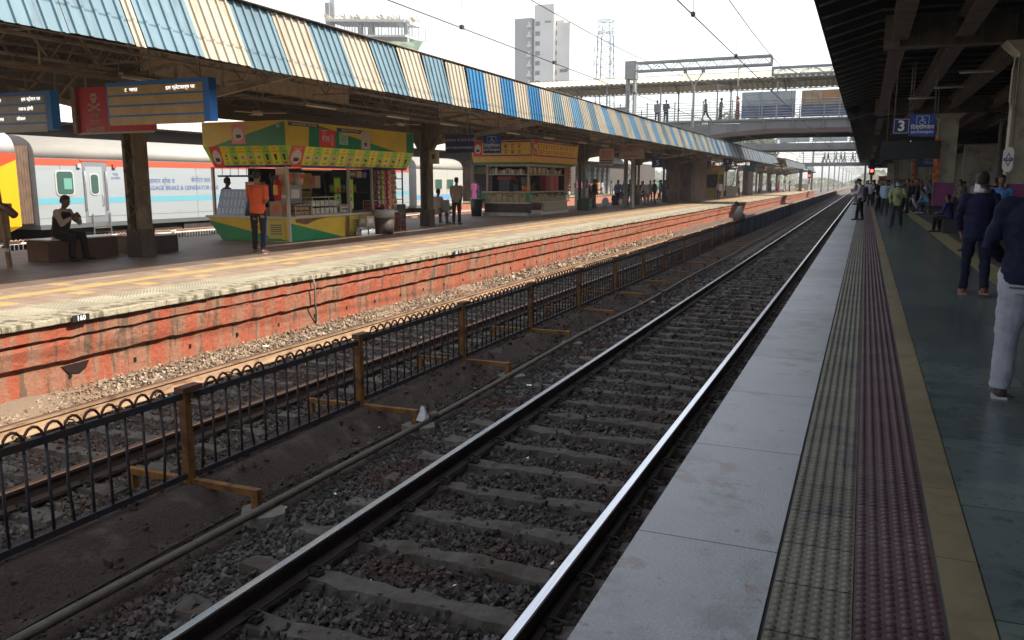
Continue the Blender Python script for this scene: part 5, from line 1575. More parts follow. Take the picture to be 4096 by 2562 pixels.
def blue_rack(t):
    b = MB(); b.hexa([(0, 0, 0), (1.0, 0, 0), (1.0, .3, 0), (0, .3, 0)], [(.05, .2, .72), (1.0, .2, .72), (1.0, .35, .72), (.05, .35, .72)]); b.build("board", mat("rack_blue", (.25, .32, .42), .4, 0, var=.25, vscale=10), t)
    b = MB()
    for j in range(3):
        for i in range(7):
            u = .06 + i * .13; v = .05 + j * .23; b.hexa([(u, -.012 + v * .28, v), (u + .1, -.012 + v * .28, v), (u + .1, .01 + v * .28, v), (u, .01 + v * .28, v)], [(u, -.012 + (v + .15) * .28, v + .15), (u + .1, -.012 + (v + .15) * .28, v + .15), (u + .1, .01 + (v + .15) * .28, v + .15), (u, .01 + (v + .15) * .28, v + .15)])
    b.build("packets", mat("sachet_pale", (.38, .44, .5), .4), t)
goods("sachet_rack", "pale blue rack of sachets on the left front of the yellow stall", "rack", at1(-W1 + .28, .0), blue_rack)
def carton(w_, d_, h_, m_=M_cart, lid=None):
    def f(t):
        MB().box(-w_ / 2, w_ / 2, -d_ / 2, d_ / 2, 0, h_).build("box", m_, t, bevel=.005)
        b = MB(); b.box(-w_ * .28, w_ * .28, -d_ / 2 - .003, -d_ / 2 - .001, h_ * .3, h_ * .75); b.box(w_ / 2 + .001, w_ / 2 + .003, -d_ * .3, d_ * .3, h_ * .3, h_ * .75); b.build("printed_label", lid or M_greydk, t)
    return f
goods("carton", "brown carton with red print on the counter at the stall corner", "box", at1(-.42, .12), carton(.4, .28, .4, M_cart, RBk))
goods("carton", "low wooden tray carton on the counter behind the orange shirt", "box", at1(-1.0, .2), carton(.7, .3, .24, M_wood, M_cart))
goods("steel_box", "grey steel box with a white label standing behind the corner case", "box", at1(-.55, .75, 1.0), carton(.4, .6, .52, mat("box_grey", (.27, .26, .24), .5), M_wht))
def tub(m1, m2):
    def f(t):
        MB().cone((0, 0, 0), (0, 0, .3), .15, .19, 18, 0).build("tub", m1, t)
        b = MB(); b.cone((0, 0, .3), (0, 0, .33), .2, .2, 18); b.build("lid", m2, t)
        b = MB(); b.box(.17, .185, -.08, .08, .18, .27); b.build("label", RB, t)
    return f
goods("tub", "orange plastic tub with a lid on top of the grey steel box", "tub", at1(-.5, .55, 1.52), tub(mat("tub_orange", (.5, .13, .03), .4), M_edge))
goods("tub", "cream and orange tub with a red label right of the other tub", "tub", at1(-.45, 1.0, 1.52), tub(mat("tub_cream", (.5, .42, .3), .4), M_wht))
def exting(t):
    b = MB(); b.cone((0, 0, 0), (0, 0, .5), .09, .09, 18); b.ball((0, 0, .5), (.09, .09, .06), 18, 6); b.build("cylinder", mat("ext_red", (.5, .02, .015), .3), t)
    b = MB(); b.box(-.07, .07, -.096, -.09, .16, .42); b.build("label", mat("ext_label", (.7, .35, .03), .5), t)
    b = MB(); b.cone((0, 0, .55), (0, 0, .64), .03, .025, 10); b.box(-.02, .02, -.1, .05, .64, .67); b.build("valve", M_greydk, t)
    b = MB(); b.tube([(-.02, 0, .62), (-.14, -.02, .6), (-.17, -.04, .4), (-.13, -.05, .15), (-.1, -.05, .02)], .014, 7); b.build("hose", M_greydk, t)
goods("fire_extinguisher", "red fire extinguisher with a yellow label hanging at the stall corner post", "fire extinguisher", at1(-.28, -.08, 1.1), exting)
def standee(t):
    b = MB(); b.box(-.02, .02, 0, .3, .1, 1.0, 0); b.box(.021, .024, .04, .26, .12, .28, 1); b.box(.021, .025, .1, .2, .35, .45, 2); b.box(.021, .025, .08, .2, .55, .68, 3); b.build("board", [GB, M_wht, BRN, RB], t)
goods("standing_board", "narrow green food board standing near the snack strips, nearer of two", "sign board", at1(-.35, 3.25, .68), standee)
goods("standing_board", "narrow green food board standing near the snack strips, left and deeper of two", "sign board", at1(-.6, 2.95, .74), standee)
M_sn = [mat("snack_red", (.45, .06, .03), .35, spec=.6), mat("snack_gold", (.5, .3, .08), .35, spec=.6), mat("snack_green", (.12, .3, .05), .35, spec=.6), mat("snack_purple", (.2, .06, .14), .35, spec=.6)]
def snack(m1, m2, n, w_=.15):
    def f(t):
        b = MB(); r_ = random.Random(n)
        for k in range(n):
            z = -k * .155; o = r_.uniform(-.015, .015)
            b.hexa([(o - .03, -w_ / 2, z - .145), (o + .03, -w_ / 2, z - .145), (o + .03, w_ / 2, z - .145), (o - .03, w_ / 2, z - .145)],
                   [(o - .004, -w_ / 2, z), (o + .004, -w_ / 2, z), (o + .004, w_ / 2, z), (o - .004, w_ / 2, z)], 0)
            b.hexa([(o + .025, -w_ / 3, z - .12), (o + .035, -w_ / 3, z - .12), (o + .035, w_ / 3, z - .12), (o + .025, w_ / 3, z - .12)],
                   [(o + .012, -w_ / 3, z - .05), (o + .018, -w_ / 3, z - .05), (o + .018, w_ / 3, z - .05), (o + .012, w_ / 3, z - .05)], 1)
        b.build("packet_strip", [m1, m2], t)
    return f
snl = [(0, 1, 8, 4.5, "purple snack packet strip nearest the stall post"), (2, 1, 7, 4.68, "green snack packet strip between purple and red strips"), (0, 3, 8, 4.86, "red strip with dark patches left of the longest strips"),
       (0, 1, 8, 5.04, "long red snack packet strip, second from the right end of the stall"), (1, 0, 8, 5.22, "gold snack packet strip beside the long red one"), (1, 3, 8, 5.42, "gold and purple strip at the right end of the stall")]
for i, (a, c, n, y, lb) in enumerate(snl):
    goods("snack_strip", lb, "snack packets", at1(-.02 + .04 * (i % 2), y, 1.97), snack(M_sn[3] if i == 0 else M_sn[a], M_sn[c], n), "strips of snack packets hanging from the stalls")
    if i in (1, 3, 4): goods("snack_strip", "inner " + lb, "snack packets", at1(-.3, y + .08, 1.97), snack(M_sn[c], M_sn[a], 6), "strips of snack packets hanging from the stalls")
goods("biscuit_tray", "tray of reddish biscuit packets under the hanging snack strips", "tray", at1(-.42, 4.2, .68), case(.4, 1.0, .34, 9, M_sn[0]))
def jar_m(c, lid):
    def f(t):
        MB().cone((0, 0, 0), (0, 0, .2), .07, .07, 12).build("jar", c, t); MB().cone((0, 0, .2), (0, 0, .24), .06, .06, 12).build("lid", lid, t)
    return f
for k in range(5):
    goods("jar", "glass biscuit jar on the inner shelf of the yellow stall, %s from the left" % "first second third fourth fifth sixth seventh eighth ninth".split()[k], "jar", at1(-.7, 2.95 + k * .3, 1.28), jar_m(M_pk2 if k % 2 else M_pk1, RB if k % 2 else G_), "jars on the shelf of the yellow stall")
def bottles(t):
    for i in range(3):
        for j in range(4):
            b = MB(); b.cone((i * .08, j * .08, 0), (i * .08, j * .08, .2), .038, .038, 8); b.cone((i * .08, j * .08, .2), (i * .08, j * .08, .27), .038, .014, 8); b.build("bottle", M_btl, t)
M_btl = mat("water_bottle", (.42, .46, .5), .12, spec=.8, alpha=.75)
goods("water_bottle_pack", "shrink-wrapped pack of water bottles on the floor before the yellow stall, left pack", "water bottles", (-13.9, 21.0, 0), bottles)
goods("water_bottle_pack", "shrink-wrapped pack of water bottles on the floor before the yellow stall, right pack", "water bottles", (-13.9, 21.42, 0), bottles)
goods("carton", "white and brown carton on top of the water bottle packs", "box", (-13.82, 21.4, .28), carton(.28, .42, .3, mat("carton_pale", (.42, .33, .22), .8), M_wht))
def wbin(t):
    b = MB(); b.cone((0, 0, 0), (0, 0, .5), .27, .31, 20); b.build("bin_body", mat("bin_brown", (.07, .05, .045), .6), t)
    b = MB(); b.cone((0, 0, .5), (0, 0, .76), .31, .33, 20); b.build("bin_collar", mat("bin_grey", (.38, .36, .34), .6), t)
    b = MB(); vs = [(.33 * math.cos(a), .33 * math.sin(a), .77 + .06 * math.sin(3 * a)) for a in np.linspace(0, 2 * PI, 20, endpoint=False)] + [(.22 * math.cos(a), .22 * math.sin(a), .68) for a in np.linspace(0, 2 * PI, 20, endpoint=False)]
    b.add(vs, [(i, (i + 1) % 20, 20 + (i + 1) % 20, 20 + i) for i in range(20)] + [tuple(range(20, 40))]); b.build("bin_bag", mat("bag_black", (.012, .012, .012), .35), t, fix=False)
goods("waste_bin", "round waste bin with brown base, grey collar and black liner by the yellow stall", "bin", (-13.72, 22.25, 0), wbin)
def stool(t):
    m_ = mat("stool_red", (.2, .03, .03), .5)
    MB().box(-.16, .16, -.16, .16, .56, .6).build("seat", m_, t)
    for sx in (-1, 1):
        for sy in (-1, 1): MB().beam((sx * .2, sy * .2, 0), (sx * .13, sy * .13, .56), .03, .03).build("leg", m_, t)
    b = MB()
    for z in (.2, .38): b.box(-.18, .18, -.185, -.165, z, z + .02); b.box(.165, .185, -.18, .18, z, z + .02)
    b.build("rung", m_, t)
goods("stool", "dark red plastic stool at the right end of the yellow stall", "stool", (-13.95, 23.45, 0), stool)
goods("fridge", "dark cooler box standing behind the red stool", "cooler", (-14.7, 24.4, 0), carton(.6, .7, .85, mat("cooler_dark", (.02, .02, .02), .4), M_greydk))

t = thing("ladder_frame", "thin dark ladder frame standing just left of the column between the stalls", "frame", (-15.35, 25.9, 0))
b = MB()
for x in (-.16, .16): b.box(x - .02, x + .02, -.02, .02, 0, 3.0)
for k in range(8): b.box(-.16, .16, -.015, .015, .25 + k * .36, .28 + k * .36)
b.build("rungs", M_greydk, t)
for i, (x, y, z, w_, h_, c, lb) in enumerate((( -1.25, 2.28, 1.35, .5, .5, (.5, .32, .05), "yellow picture poster on the inner screen of the yellow stall"), (-.3, 3.6, 1.73, .35, .2, (.3, .2, .12), "brown box on the upper inner shelf of the yellow stall"),
      (-.35, 4.0, 1.73, .3, .16, (.1, .15, .4), "blue box on the upper inner shelf of the yellow stall"), (-1.5, .5, 1.42, .5, .18, (.4, .3, .18), "stack of papers on the inner shelf behind the orange shirt"),
      (-.55, 1.9, 1.42, .25, .35, (.35, .25, .15), "buff carton on the inner shelf behind the tubs"), (-2.3, 1.4, .68, .5, .45, (.2, .18, .15), "grey crate on the back of the yellow stall counter"))):
    t = thing("stall_box", lb, "box", at1(x, y, z)); b = MB(); b.box(-w_ / 2, w_ / 2, -.12, .12, 0, h_); b.build("box", mat("stallbox_%d" % i, c, .7, 0, var=.2, vscale=8), t); b = MB(); b.box(-w_ * .3, w_ * .3, -.124, -.121, h_ * .3, h_ * .7); b.build("label", (RB, M_wht)[i % 2], t)
def pan(t):
    b = MB(); b.cone((0, 0, -.25), (0, 0, -.2), .12, .14, 12); b.tube([(0, 0, 0), (0, 0, -.2)], .008, 5); b.build("pan", M_greydk, t)
for k in range(5): goods("hanging_pan", "dark pan hanging under the front menu board of the yellow stall, %s from the left" % "first second third fourth fifth sixth seventh eighth ninth".split()[k], "pan", at1(-2.3 + k * .28, .12, 1.98), pan, "dark pans hanging in the yellow stall")
# ---------- stall 2 : orange menu
TAN = mat("stall2_tan", (.75, .42, .10), .5, 0, var=.1); PUR = mat("stall2_purple", (.16, .03, .14), .5); M2Y = mat("menu2_yellow", (.8, .5, .08), .5)
MAR = mat("stall2_maroon", (.05, .025, .02), .6, 0, var=.3); PNKW = mat("post_pinkish", (.45, .28, .22), .5); GLS = mat("case_glass", (.2, .25, .22), .08, spec=.9, alpha=.3)
s2 = thing("food_stall", "food stall with orange menu sign boards, green rim and glass counter", "food stall", (-14.45, 36.2, 0))
W2, D2 = 2.45, 5.9
b = MB(); b.box(-W2 + .12, -.12, .1, D2 - .1, .16, .58); b.build("counter_base", MAR, s2)
b = MB(); b.box(-W2 + .05, -.05, .05, D2 - .05, 0, .158); b.build("plinth", mat("plinth_white", (.4, .38, .35), .6, 0, var=.2), s2)
b = MB(); b.box(-.119, -.1, 1.1, 2.2, .18, .56, 0); b.box(-.119, -.1, 2.3, D2 - .2, .18, .56, 1); b.build("side_panel", [mat("panel_ochre", (.33, .26, .08), .6), mat("panel_buff", (.3, .27, .2), .6)], s2)
b = MB(); b.box(-W2, 0, 0, D2, .58, .64); b.box(-W2, 0, 0, D2, 1.1, 1.14); b.build("counter_top", M_edge, s2)
b = MB(); b.box(-W2 + .03, -.03, .02, .3, .65, 1.09); b.box(-.3, -.02, .3, D2 - .1, .65, 1.09); b.build("counter_glass", GLS, s2)
b = MB(); r_ = random.Random(4)
for k in range(22): b.box(-W2 + .1 + k * .1, -W2 + .18 + k * .1, .08, .2, .66, .66 + r_.uniform(.2, .4), k % 3)
for k in range(40): b.box(-.2, -.08, .35 + k * .13, .45 + k * .13, .66, .66 + r_.uniform(.15, .38), k % 3)
b.build("packets", [M_pk1, M_pk2, M_sn[1]], s2)
b = MB(); b.box(-W2 + .0, -W2 + .12, -.004, -.001, .66, 1.08); b.box(-.14, -.0, -.004, -.001, .66, 1.08); b.box(.001, .004, 0, .25, .66, 1.08); b.build("green_trim", mat("trim_green", (.03, .2, .08), .5), s2)
for x, y in ((-.05, .05), (-W2 + .3, .05), (-.05, 3.2), (-.05, 5.2), (-W2 + .05, D2 - .1)):
    b = MB(); b.box(x - .04, x + .04, y - .04, y + .04, 1.14, 2.4); b.build("post", PNKW, s2)
b = MB(); b.box(-W2 + .25, -.02, .03, D2 - .4, 1.92, 1.96); b.box(-W2 + .25, 0.0, .0, D2 - .4, 2.32, 2.40); b.build("upper_shelf", mat("shelf_cream", (.5, .42, .3), .5), s2)
b = MB()
for k in range(13): b.box(-W2 + .4 + k * .14, -W2 + .5 + k * .14, .1, .2, 1.96, 1.98 + r_.uniform(.15, .3), k % 3)
for k in range(24): b.box(-.2, -.1, .3 + k * .19, .44 + k * .19, 1.96, 1.98 + r_.uniform(.15, .3), (k + 1) % 3)
b.build("shelf_packets", [M_pk1, M_pk2, M_wht], s2)
b = MB(); b.box(-W2 + .1, -W2 + .15, 1.0, D2, .6, 2.4); b.box(-W2 + .1, -.3, D2 - .1, D2 - .05, .6, 2.4); b.box(-1.9, -.9, 2.2, 2.25, 1.1, 2.2)
b.build("inner_frame", M_inside, s2)
b = MB(); b.box(-1.75, -1.2, .5, 1.0, 1.15, 1.7, 0); b.box(-1.8, -1.1, .45, 1.05, 1.7, 1.85, 1); b.build("machine", [M_greydk, mat("cooler_red", (.3, .02, .03), .5)], s2); b = MB(); b.box(-.7, -.35, 3.2, 4.4, 1.15, 1.95, 1); b.build("cooler", [M_greydk, mat("cooler_red", (.3, .02, .03), .5)], s2)
b = MB(); b.box(-W2 - .25, .2, -.2, D2 + .0, 2.40, 2.48); b.build("green_rim", mat("rim_green", (.04, .22, .12), .5), s2)
SX = .28; LS2 = 6.5
b = MB()
b.hexa([(-W2 - .3, -.25, 2.5), (.25, -.25, 2.5), (.25, LS2 - .3, 2.5), (-W2 - .3, LS2 - .3, 2.5)], [(-W2 - .42, -.33, 3.5), (.33, -.33, 3.5), (.33, LS2 - .2, 3.5), (-W2 - .42, LS2 - .2, 3.5)])
b.build("sign_box", TAN, s2)
Fa = Face((-W2 - .3, -.252, 2.5), (1, 0, 0), (0, -.08, 1)); Fb = Face((.252, -.25, 2.5), (0, 1, 0), (.08, 0, 1))
b = MB()
for F, L_ in ((Fa, W2 + .55), (Fb, 6.35)):
    F.quad(b, .02, .28, L_ - .0, .34, 0); F.quad(b, .02, .9, L_, .97, 0); F.quad(b, .02, .34, L_, .9, 1); F.quad(b, L_ - .04, .3, L_, .95, 0, .005)
    cup_logo(F, b, .05, .3, .5, .93, 2, 3, 4, .006)
    n = int((L_ - .7) / .34)
    for i in range(n):
        for j in range(2):
            u = .62 + i * .34; v = .4 + j * .26
            F.quad(b, u, v, u + .12, v + .1, (2, 4, 5)[(i + j) % 3], .006); F.quad(b, u - .02, v + .13, u + .2, v + .15, 4, .006); F.quad(b, u - .02, v + .17, u + .16, v + .185, 6, .006)
b.build("menu_board", [PUR, M2Y, RB, WB, BRN, ORB, RBk], s2, fix=False)
Fa.text("शुद्ध नाश्ता  CATERING STALL", .05, M_wht, s2, 1.5, .935); Fb.text("शुद्ध नाश्ता  CATERING STALL  चाय कॉफी  TEA COFFEE", .05, M_wht, s2, 3.2, .935)
for i, (a, c, y) in enumerate(((1, 0, 5.0), (0, 1, 5.25), (0, 3, 5.5), (1, 3, 5.75))):
    goods("snack_strip", ("brown gold", "red gold", "red dark", "gold dark")[i] + " snack strip hanging at the right end of the orange menu stall", "snack packets", (-14.45 + .05, 36.2 + y, 2.35), snack(M_sn[a], M_sn[c], 8), "strips of snack packets hanging from the stalls")
goods("drinks_cooler", "red drinks cooler panel inside the orange menu stall", "cooler", (-14.75, 40.8, 1.14), lambda t: (MB().box(-.3, .0, -.5, .3, 0, .85).build("body", mat("cooler_red2", (.42, .02, .05), .4), t), MB().box(.001, .006, .0, .22, .1, .75).build("door_print", mat("cooler_pink", (.55, .2, .25), .5), t)))
goods("drink_jar", "round clear jar with orange drink on the orange stall counter", "jar", (-14.75, 36.6, 1.14), lambda t: (MB().cone((0, 0, 0), (0, 0, .3), .2, .22, 16).build("jar", mat("orange_drink", (.5, .14, .02), .2), t), MB().cone((0, 0, .3), (0, 0, .7), .22, .25, 16).build("clear_top", GLS, t)))
def bigbin(m_, rim):
    def f(t):
        MB().cone((0, 0, 0), (0, 0, .78), .24, .30, 20).build("bin_body", m_, t)
        MB().cone((0, 0, .78), (0, 0, .82), .31, .31, 20).build("bin_rim", rim, t)
    return f
goods("waste_bin", "black round bin with a green rim left of the orange menu stall", "bin", (-16.95, 35.75, 0), bigbin(mat("bin_black", (.02, .022, .025), .5), mat("rim_lime", (.2, .3, .03), .5)))
def gbin(t):
    b = MB(); b.hexa([(-.2, -.2, 0), (.2, -.2, 0), (.2, .2, 0), (-.2, .2, 0)], [(-.27, -.27, .66), (.27, -.27, .66), (.27, .27, .66), (-.27, .27, .66)]); b.build("bin_body", mat("bin_green", (.04, .1, .05), .5), t)
    b = MB(); b.box(-.29, .29, -.29, .29, .66, .7); b.build("bin_rim", M_greydk, t)
goods("waste_bin", "square green bin right of the orange menu stall column", "bin", (-14.35, 44.6, 0), gbin)
def basket(t):
    b = MB(); b.cone((0, 0, 0), (0, 0, .3), .24, .26, 18); b.build("tub", mat("tub_pale", (.3, .29, .28), .5), t)
    b = MB(); b.cone((0, 0, .3), (0, 0, .62), .22, .28, 18); b.build("basket", mat("basket_dark", (.05, .035, .03), .8), t)
    b = MB(); b.ball((0, 0, .68), (.26, .26, .16), 14, 8); b.build("sack", mat("sack_buff", (.3, .25, .18), .9), t)
goods("basket", "sack of goods in a dark basket on a pale tub before the orange menu stall", "basket", (-14.1, 36.3, 0), basket)
# third small kiosk (yellow) beyond the stair block
k3 = thing("small_kiosk", "narrow yellow kiosk just past the brown stair block", "kiosk", (-14.6, 86, 0))
b = MB(); b.box(-.9, .9, 0, 3.5, 0, 1.0); b.box(-.9, .9, 0, 3.5, 2.35, 3.1); b.build("body", mat("kiosk_ochre", (.3, .24, .07), .6, 0, var=.2), k3)
b = MB(); b.box(-.85, .85, .1, 3.4, 1.0, 2.35); b.build("glass_case", M_inside, k3)
for x, y in ((-.87, .03), (.87, .03), (.87, 3.45)): MB().box(x - .05, x + .05, y - .05, y + .05, 1.0, 3.4).build("post", Y_, k3)
b = MB(); b.box(.2, 1.0, -.06, -.01, 2.7, 3.6); b.build("sign", mat("sign_orange", (.6, .3, .02), .5), k3)

# ================================================================ SIGNS AND BOARDS
M_sblue = mat("sign_blue", (.015, .06, .3), .45); M_navy = mat("sign_navy", (.02, .02, .11), .45)
M_sblue2 = mat("board_bright_blue", (.015, .14, .42), .45); M_swh = mat("sign_white", (.72, .74, .74), .5)
M_row = mat("led_row", (.34, .23, .09), .35, spec=.6, var=.2, vscale=5); M_rowg = mat("led_row_grey", (.14, .14, .13), .3, spec=.6, var=.25, vscale=4)
M_led = mat("led_glow", (.9, .9, .85), .5, emit=((.95, .95, .9), .9))
def rods(t, xs_, z0, z1, y=0):
    for x in xs_:
        b = MB(); b.cone((x, y, z0), (x, y, z1), .012, .012, 6); b.build("hanging_rod", M_steeld, t)
def led_board(label, xc, y, zc, rows, txts, grp="train indicator boards"):
    t = thing("train_indicator", label, "train indicator board", (xc, y, zc), 0, grp)
    b = MB(); b.box(-1.15, 1.15, -.09, .09, -.35, .35); b.build("case", M_sblue2, t, bevel=.008)
    b = MB()
    for i in range(4):
        z = .2 - i * .172
        b.box(-1.1, 1.02, -.096, -.0905, z - .065, z + .075, rows)
        b.box(-1.06, .98, -.100, -.0965, z - .04, z + .05, 2)
    b.build("display_rows", [M_row, M_rowg, M_row if rows == 0 else M_rowg], t)
    for i, (u, s_) in enumerate(txts): text("lettering", s_[1], .085, M_led, t, (u, -.103, .205 - s_[0] * .172), FRONT, sx=1.15)
    rods(t, (-.9, .9), .35, .95)
    return t
led_board("blue train indicator board with four brown rows hung nearest the left stall", -11.17, 11.02, 2.95, 0, [(-.55, (0, "ट  भारत")), (.55, (0, "इस प्लेटफार्म पर"))])
led_board("blue train indicator board cut by the left edge of the photo", -14.85, 11.02, 2.89, 1, [(-.35, (0, "गाड़ी संख्या")), (.65, (0, "इस स्टेशन पर")), (-.4, (1, "कर्जत")), (.5, (1, "रवाना होगी")), (-.2, (2, "सरस")), (.35, (2, "लोकल"))])
dg_ = thing("danger_sign", "red danger board with skull and crossbones hung behind the indicator boards", "warning sign", (-14.5, 13.0, 3.05))
b = MB(); b.box(-1.0, 1.12, .0, .06, -.42, .5); b.build("board", mat("danger_red", (.5, .02, .05), .5), dg_)
b = MB(); b.box(-1.12, -1.0, -.06, .1, -.44, .55); b.build("frame_post", mat("frame_worn", (.2, .14, .1), .6, 0, var=.5, vscale=12), dg_)
b = MB(); b.box(-1.05, 1.12, -.015, -.001, -.46, -.42); b.box(-.14, -.13, -.006, -.001, -.42, .5); b.build("frame_line", M_edge, dg_)
Fd = Face((-1.0, 0, -.42), (1, 0, 0), (0, 0, 1))
b = MB(); M_pw = mat("paint_pinkwhite", (.55, .4, .4), .6)
Fd.oval(b, .48, .72, .095, .085, 0, .003); Fd.quad(b, .43, .6, .53, .66, 0, .004)
Fd.poly(b, [(.33, .56), (.36, .59), (.64, .46), (.61, .43)], 0, .004); Fd.poly(b, [(.33, .46), (.36, .43), (.64, .56), (.61, .59)], 0, .006)
for u, v in ((.33, .57), (.63, .57), (.33, .45), (.63, .45)): Fd.oval(b, u, v, .028, .028, 0, .005, 8)
Fd.oval(b, .445, .72, .025, .025, 1, .006, 8); Fd.oval(b, .515, .72, .025, .025, 1, .006, 8); Fd.poly(b, [(.47, .67), (.49, .67), (.48, .695)], 1, .006)
b.build("skull_mark", [M_pw, mat("danger_red2", (.30, .012, .03), .5)], dg_, fix=False)
Fd.text("धोका", .15, M_pw, dg_, .48, .34, .004); Fd.text("खतरा", .15, M_pw, dg_, .48, .2, .004); Fd.text("DANGER", .13, M_pw, dg_, .48, .06, .004, bold=.003)
rods(dg_, (-.9, .9), .5, 1.1)
ss = thing("seat_sign", "navy sign reading seat for divyangjan hung beside the column", "sign", (-12.45, 25.0, 2.84))
b = MB(); b.box(-.52, .52, -.03, .03, -.29, .29); b.build("board", M_navy, ss)
text("lettering", "दिव्यांगजन के बैठने के लिए".replace("दि", "\u093fद"), .125, mat("sign_dimwhite", (.42, .42, .46), .5), ss, (0, -.033, .11), FRONT); text("lettering", "SEAT FOR DIVYANGJAN", .095, MATS["sign_dimwhite"], ss, (0, -.033, -.13), FRONT, bold=.003)
rods(ss, (-.4, .4), .29, .8)
def divy(label, loc, k=1.0):
    t = thing("accessibility_sign", label, "sign", loc)
    b = MB(); b.box(-.34 * k, .34 * k, -.03, .03, -.32 * k, .32 * k); b.build("board", M_sblue, t)
    F = Face((-.34 * k, -.03, -.32 * k), (1, 0, 0), (0, 0, 1))
    b = MB()
    for u0, v0, u1, v1 in ((.17, .31, .51, .32), (.17, .585, .51, .595), (.17, .31, .18, .595), (.5, .31, .51, .595)): F.quad(b, u0 * k, v0 * k, u1 * k, v1 * k, 0)
    F.oval(b, .325 * k, .555 * k, .02 * k, .02 * k, 0, .003, 10)
    pts = []
    for a in np.linspace(rad(100), rad(350), 12):
        pts.append((.325 + .075 * math.cos(a), .41 + .075 * math.sin(a)))
    for (u, v), (u2, v2) in zip(pts[:-1], pts[1:]): F.poly(b, [(u * k, v * k), (u2 * k, v2 * k), ((.325 + (u2 - .325) * .82) * k, (.41 + (v2 - .41) * .82) * k), ((.325 + (u - .325) * .82) * k, (.41 + (v - .41) * .82) * k)], 0)
    F.quad(b, .318 * k, .44 * k, .335 * k, .54 * k, 0); F.quad(b, .32 * k, .485 * k, .40 * k, .498 * k, 0); F.quad(b, .325 * k, .43 * k, .4 * k, .445 * k, 0)
    F.poly(b, [(.395 * k, .44 * k), (.41 * k, .44 * k), (.435 * k, .36 * k), (.42 * k, .36 * k)], 0, .0035)
    b.build("wheelchair_mark", M_swh, t, fix=False)
    text("lettering", "\u093fदव्यांगजन", .155 * k, M_swh, t, (0, -.033, -.06 * k), FRONT, bold=.002); text("lettering", "DIVYANGJAN", .1 * k, M_swh, t, (0, -.033, -.2 * k), FRONT, bold=.002)
    return t
t = divy("bright blue wheelchair sign hung under the near dark canopy", (1.45, 28.0, 3.26)); rods(t, (-.3, .3), .32, 1.85)
t = divy("dimmer blue wheelchair sign hung in front of the orange menu stall", (-12.62, 28.0, 2.95)); rods(t, (-.25, .25), .32, .7)
t = thing("platform_number", "navy platform sign with a white figure three under the near canopy", "sign", (.88, 28.0, 3.25))
b = MB(); b.box(-.235, .235, -.03, .03, -.235, .235); b.build("board", M_navy, t)
F = Face((-.235, -.03, -.235), (1, 0, 0), (0, 0, 1)); b = MB()
for q in ((.03, .03, .44, .04), (.03, .43, .44, .44), (.03, .03, .04, .44), (.43, .03, .44, .44)): F.quad(b, *q, 0)
b.build("border", M_swh, t, fix=False); text("lettering", "3", .42, M_swh, t, (0, -.033, -.005), FRONT, bold=.012); rods(t, (-.2, .2), .235, 1.85)
for s_, x, y, z in (("5", -13.0, 56, 2.85), ("4", -12.0, 80, 3.45)):
    t = thing("platform_number", "navy platform sign with a white figure %s far along the island canopy" % ("five" if s_ == "5" else "four"), "sign", (x, y, z))
    MB().box(-.4, .4, -.03, .03, -.3, .3).build("board", M_navy, t); text("lettering", s_, .5, MATS["sign_dimwhite"], t, (0, -.033, 0), FRONT, bold=.01); rods(t, (-.3, .3), .3, .8)
# dark LED board under our canopy
t = thing("train_indicator", "dark switched-off indicator board with slats under the near canopy", "train indicator board", (1.42, 34, 2.74), 0, "train indicator boards")
b = MB(); b.box(-.98, .98, -.12, .12, -.32, .32); b.build("case", mat("board_dark", (.012, .014, .016), .5), t)
b = MB()
for k in range(7): b.box(-.93, .93, -.15, -.121, -.28 + k * .085, -.245 + k * .085)
b.build("slats", mat("slat_grey", (.03, .033, .035), .5), t)
b = MB(); b.box(-.015, .0, -.135, -.121, .3, .33); b.build("status_lamp", M_led, t); rods(t, (-.8, .8), .32, 2.2)
# far white LED board on the island platform, small blue signs
t = thing("train_indicator", "lit train indicator far down the island platform near the staircase", "train indicator board", (-12.4, 86, 3.35), 0, "train indicator boards")
MB().box(-2.0, 1.9, -.05, .05, -.22, .22).build("case", M_greydk, t); text("lettering", "10:27 VIRAR  भाईंदर 12", .36, M_led, t, (0, -.06, 0), FRONT, bold=.004)
t = thing("train_indicator", "lit train indicator far down the island platform left of the brown stair block", "train indicator board", (-17.2, 84, 3.3), 0, "train indicator boards")
MB().box(-1.8, 1.8, -.05, .05, -.45, .35).build("case", M_greydk, t); text("lettering", "लोकल 3 11\n10:31 फास्ट", .32, M_led, t, (0, -.06, 0), FRONT)
t = thing("direction_sign", "small blue direction sign after the lit indicator on the island platform", "sign", (-11.4, 92, 3.2)); MB().box(-.55, .55, -.03, .03, -.5, .5).build("board", mat("dir_blue", (.05, .12, .25), .5), t); text("lettering", "EXIT", .25, MATS["sign_dimwhite"], t, (0, -.035, .1), FRONT)
t = thing("direction_sign", "dark blue double sign behind the near pillar with the orange banner", "sign", (4.0, 64, 3.0)); MB().box(-.9, .9, -.03, .03, -.4, .4).build("board", mat("dir_navy", (.02, .04, .12), .5), t); text("lettering", "प्रसाधन\nTOILETS", .24, MATS["sign_dimwhite"], t, (0, -.035, 0), FRONT)
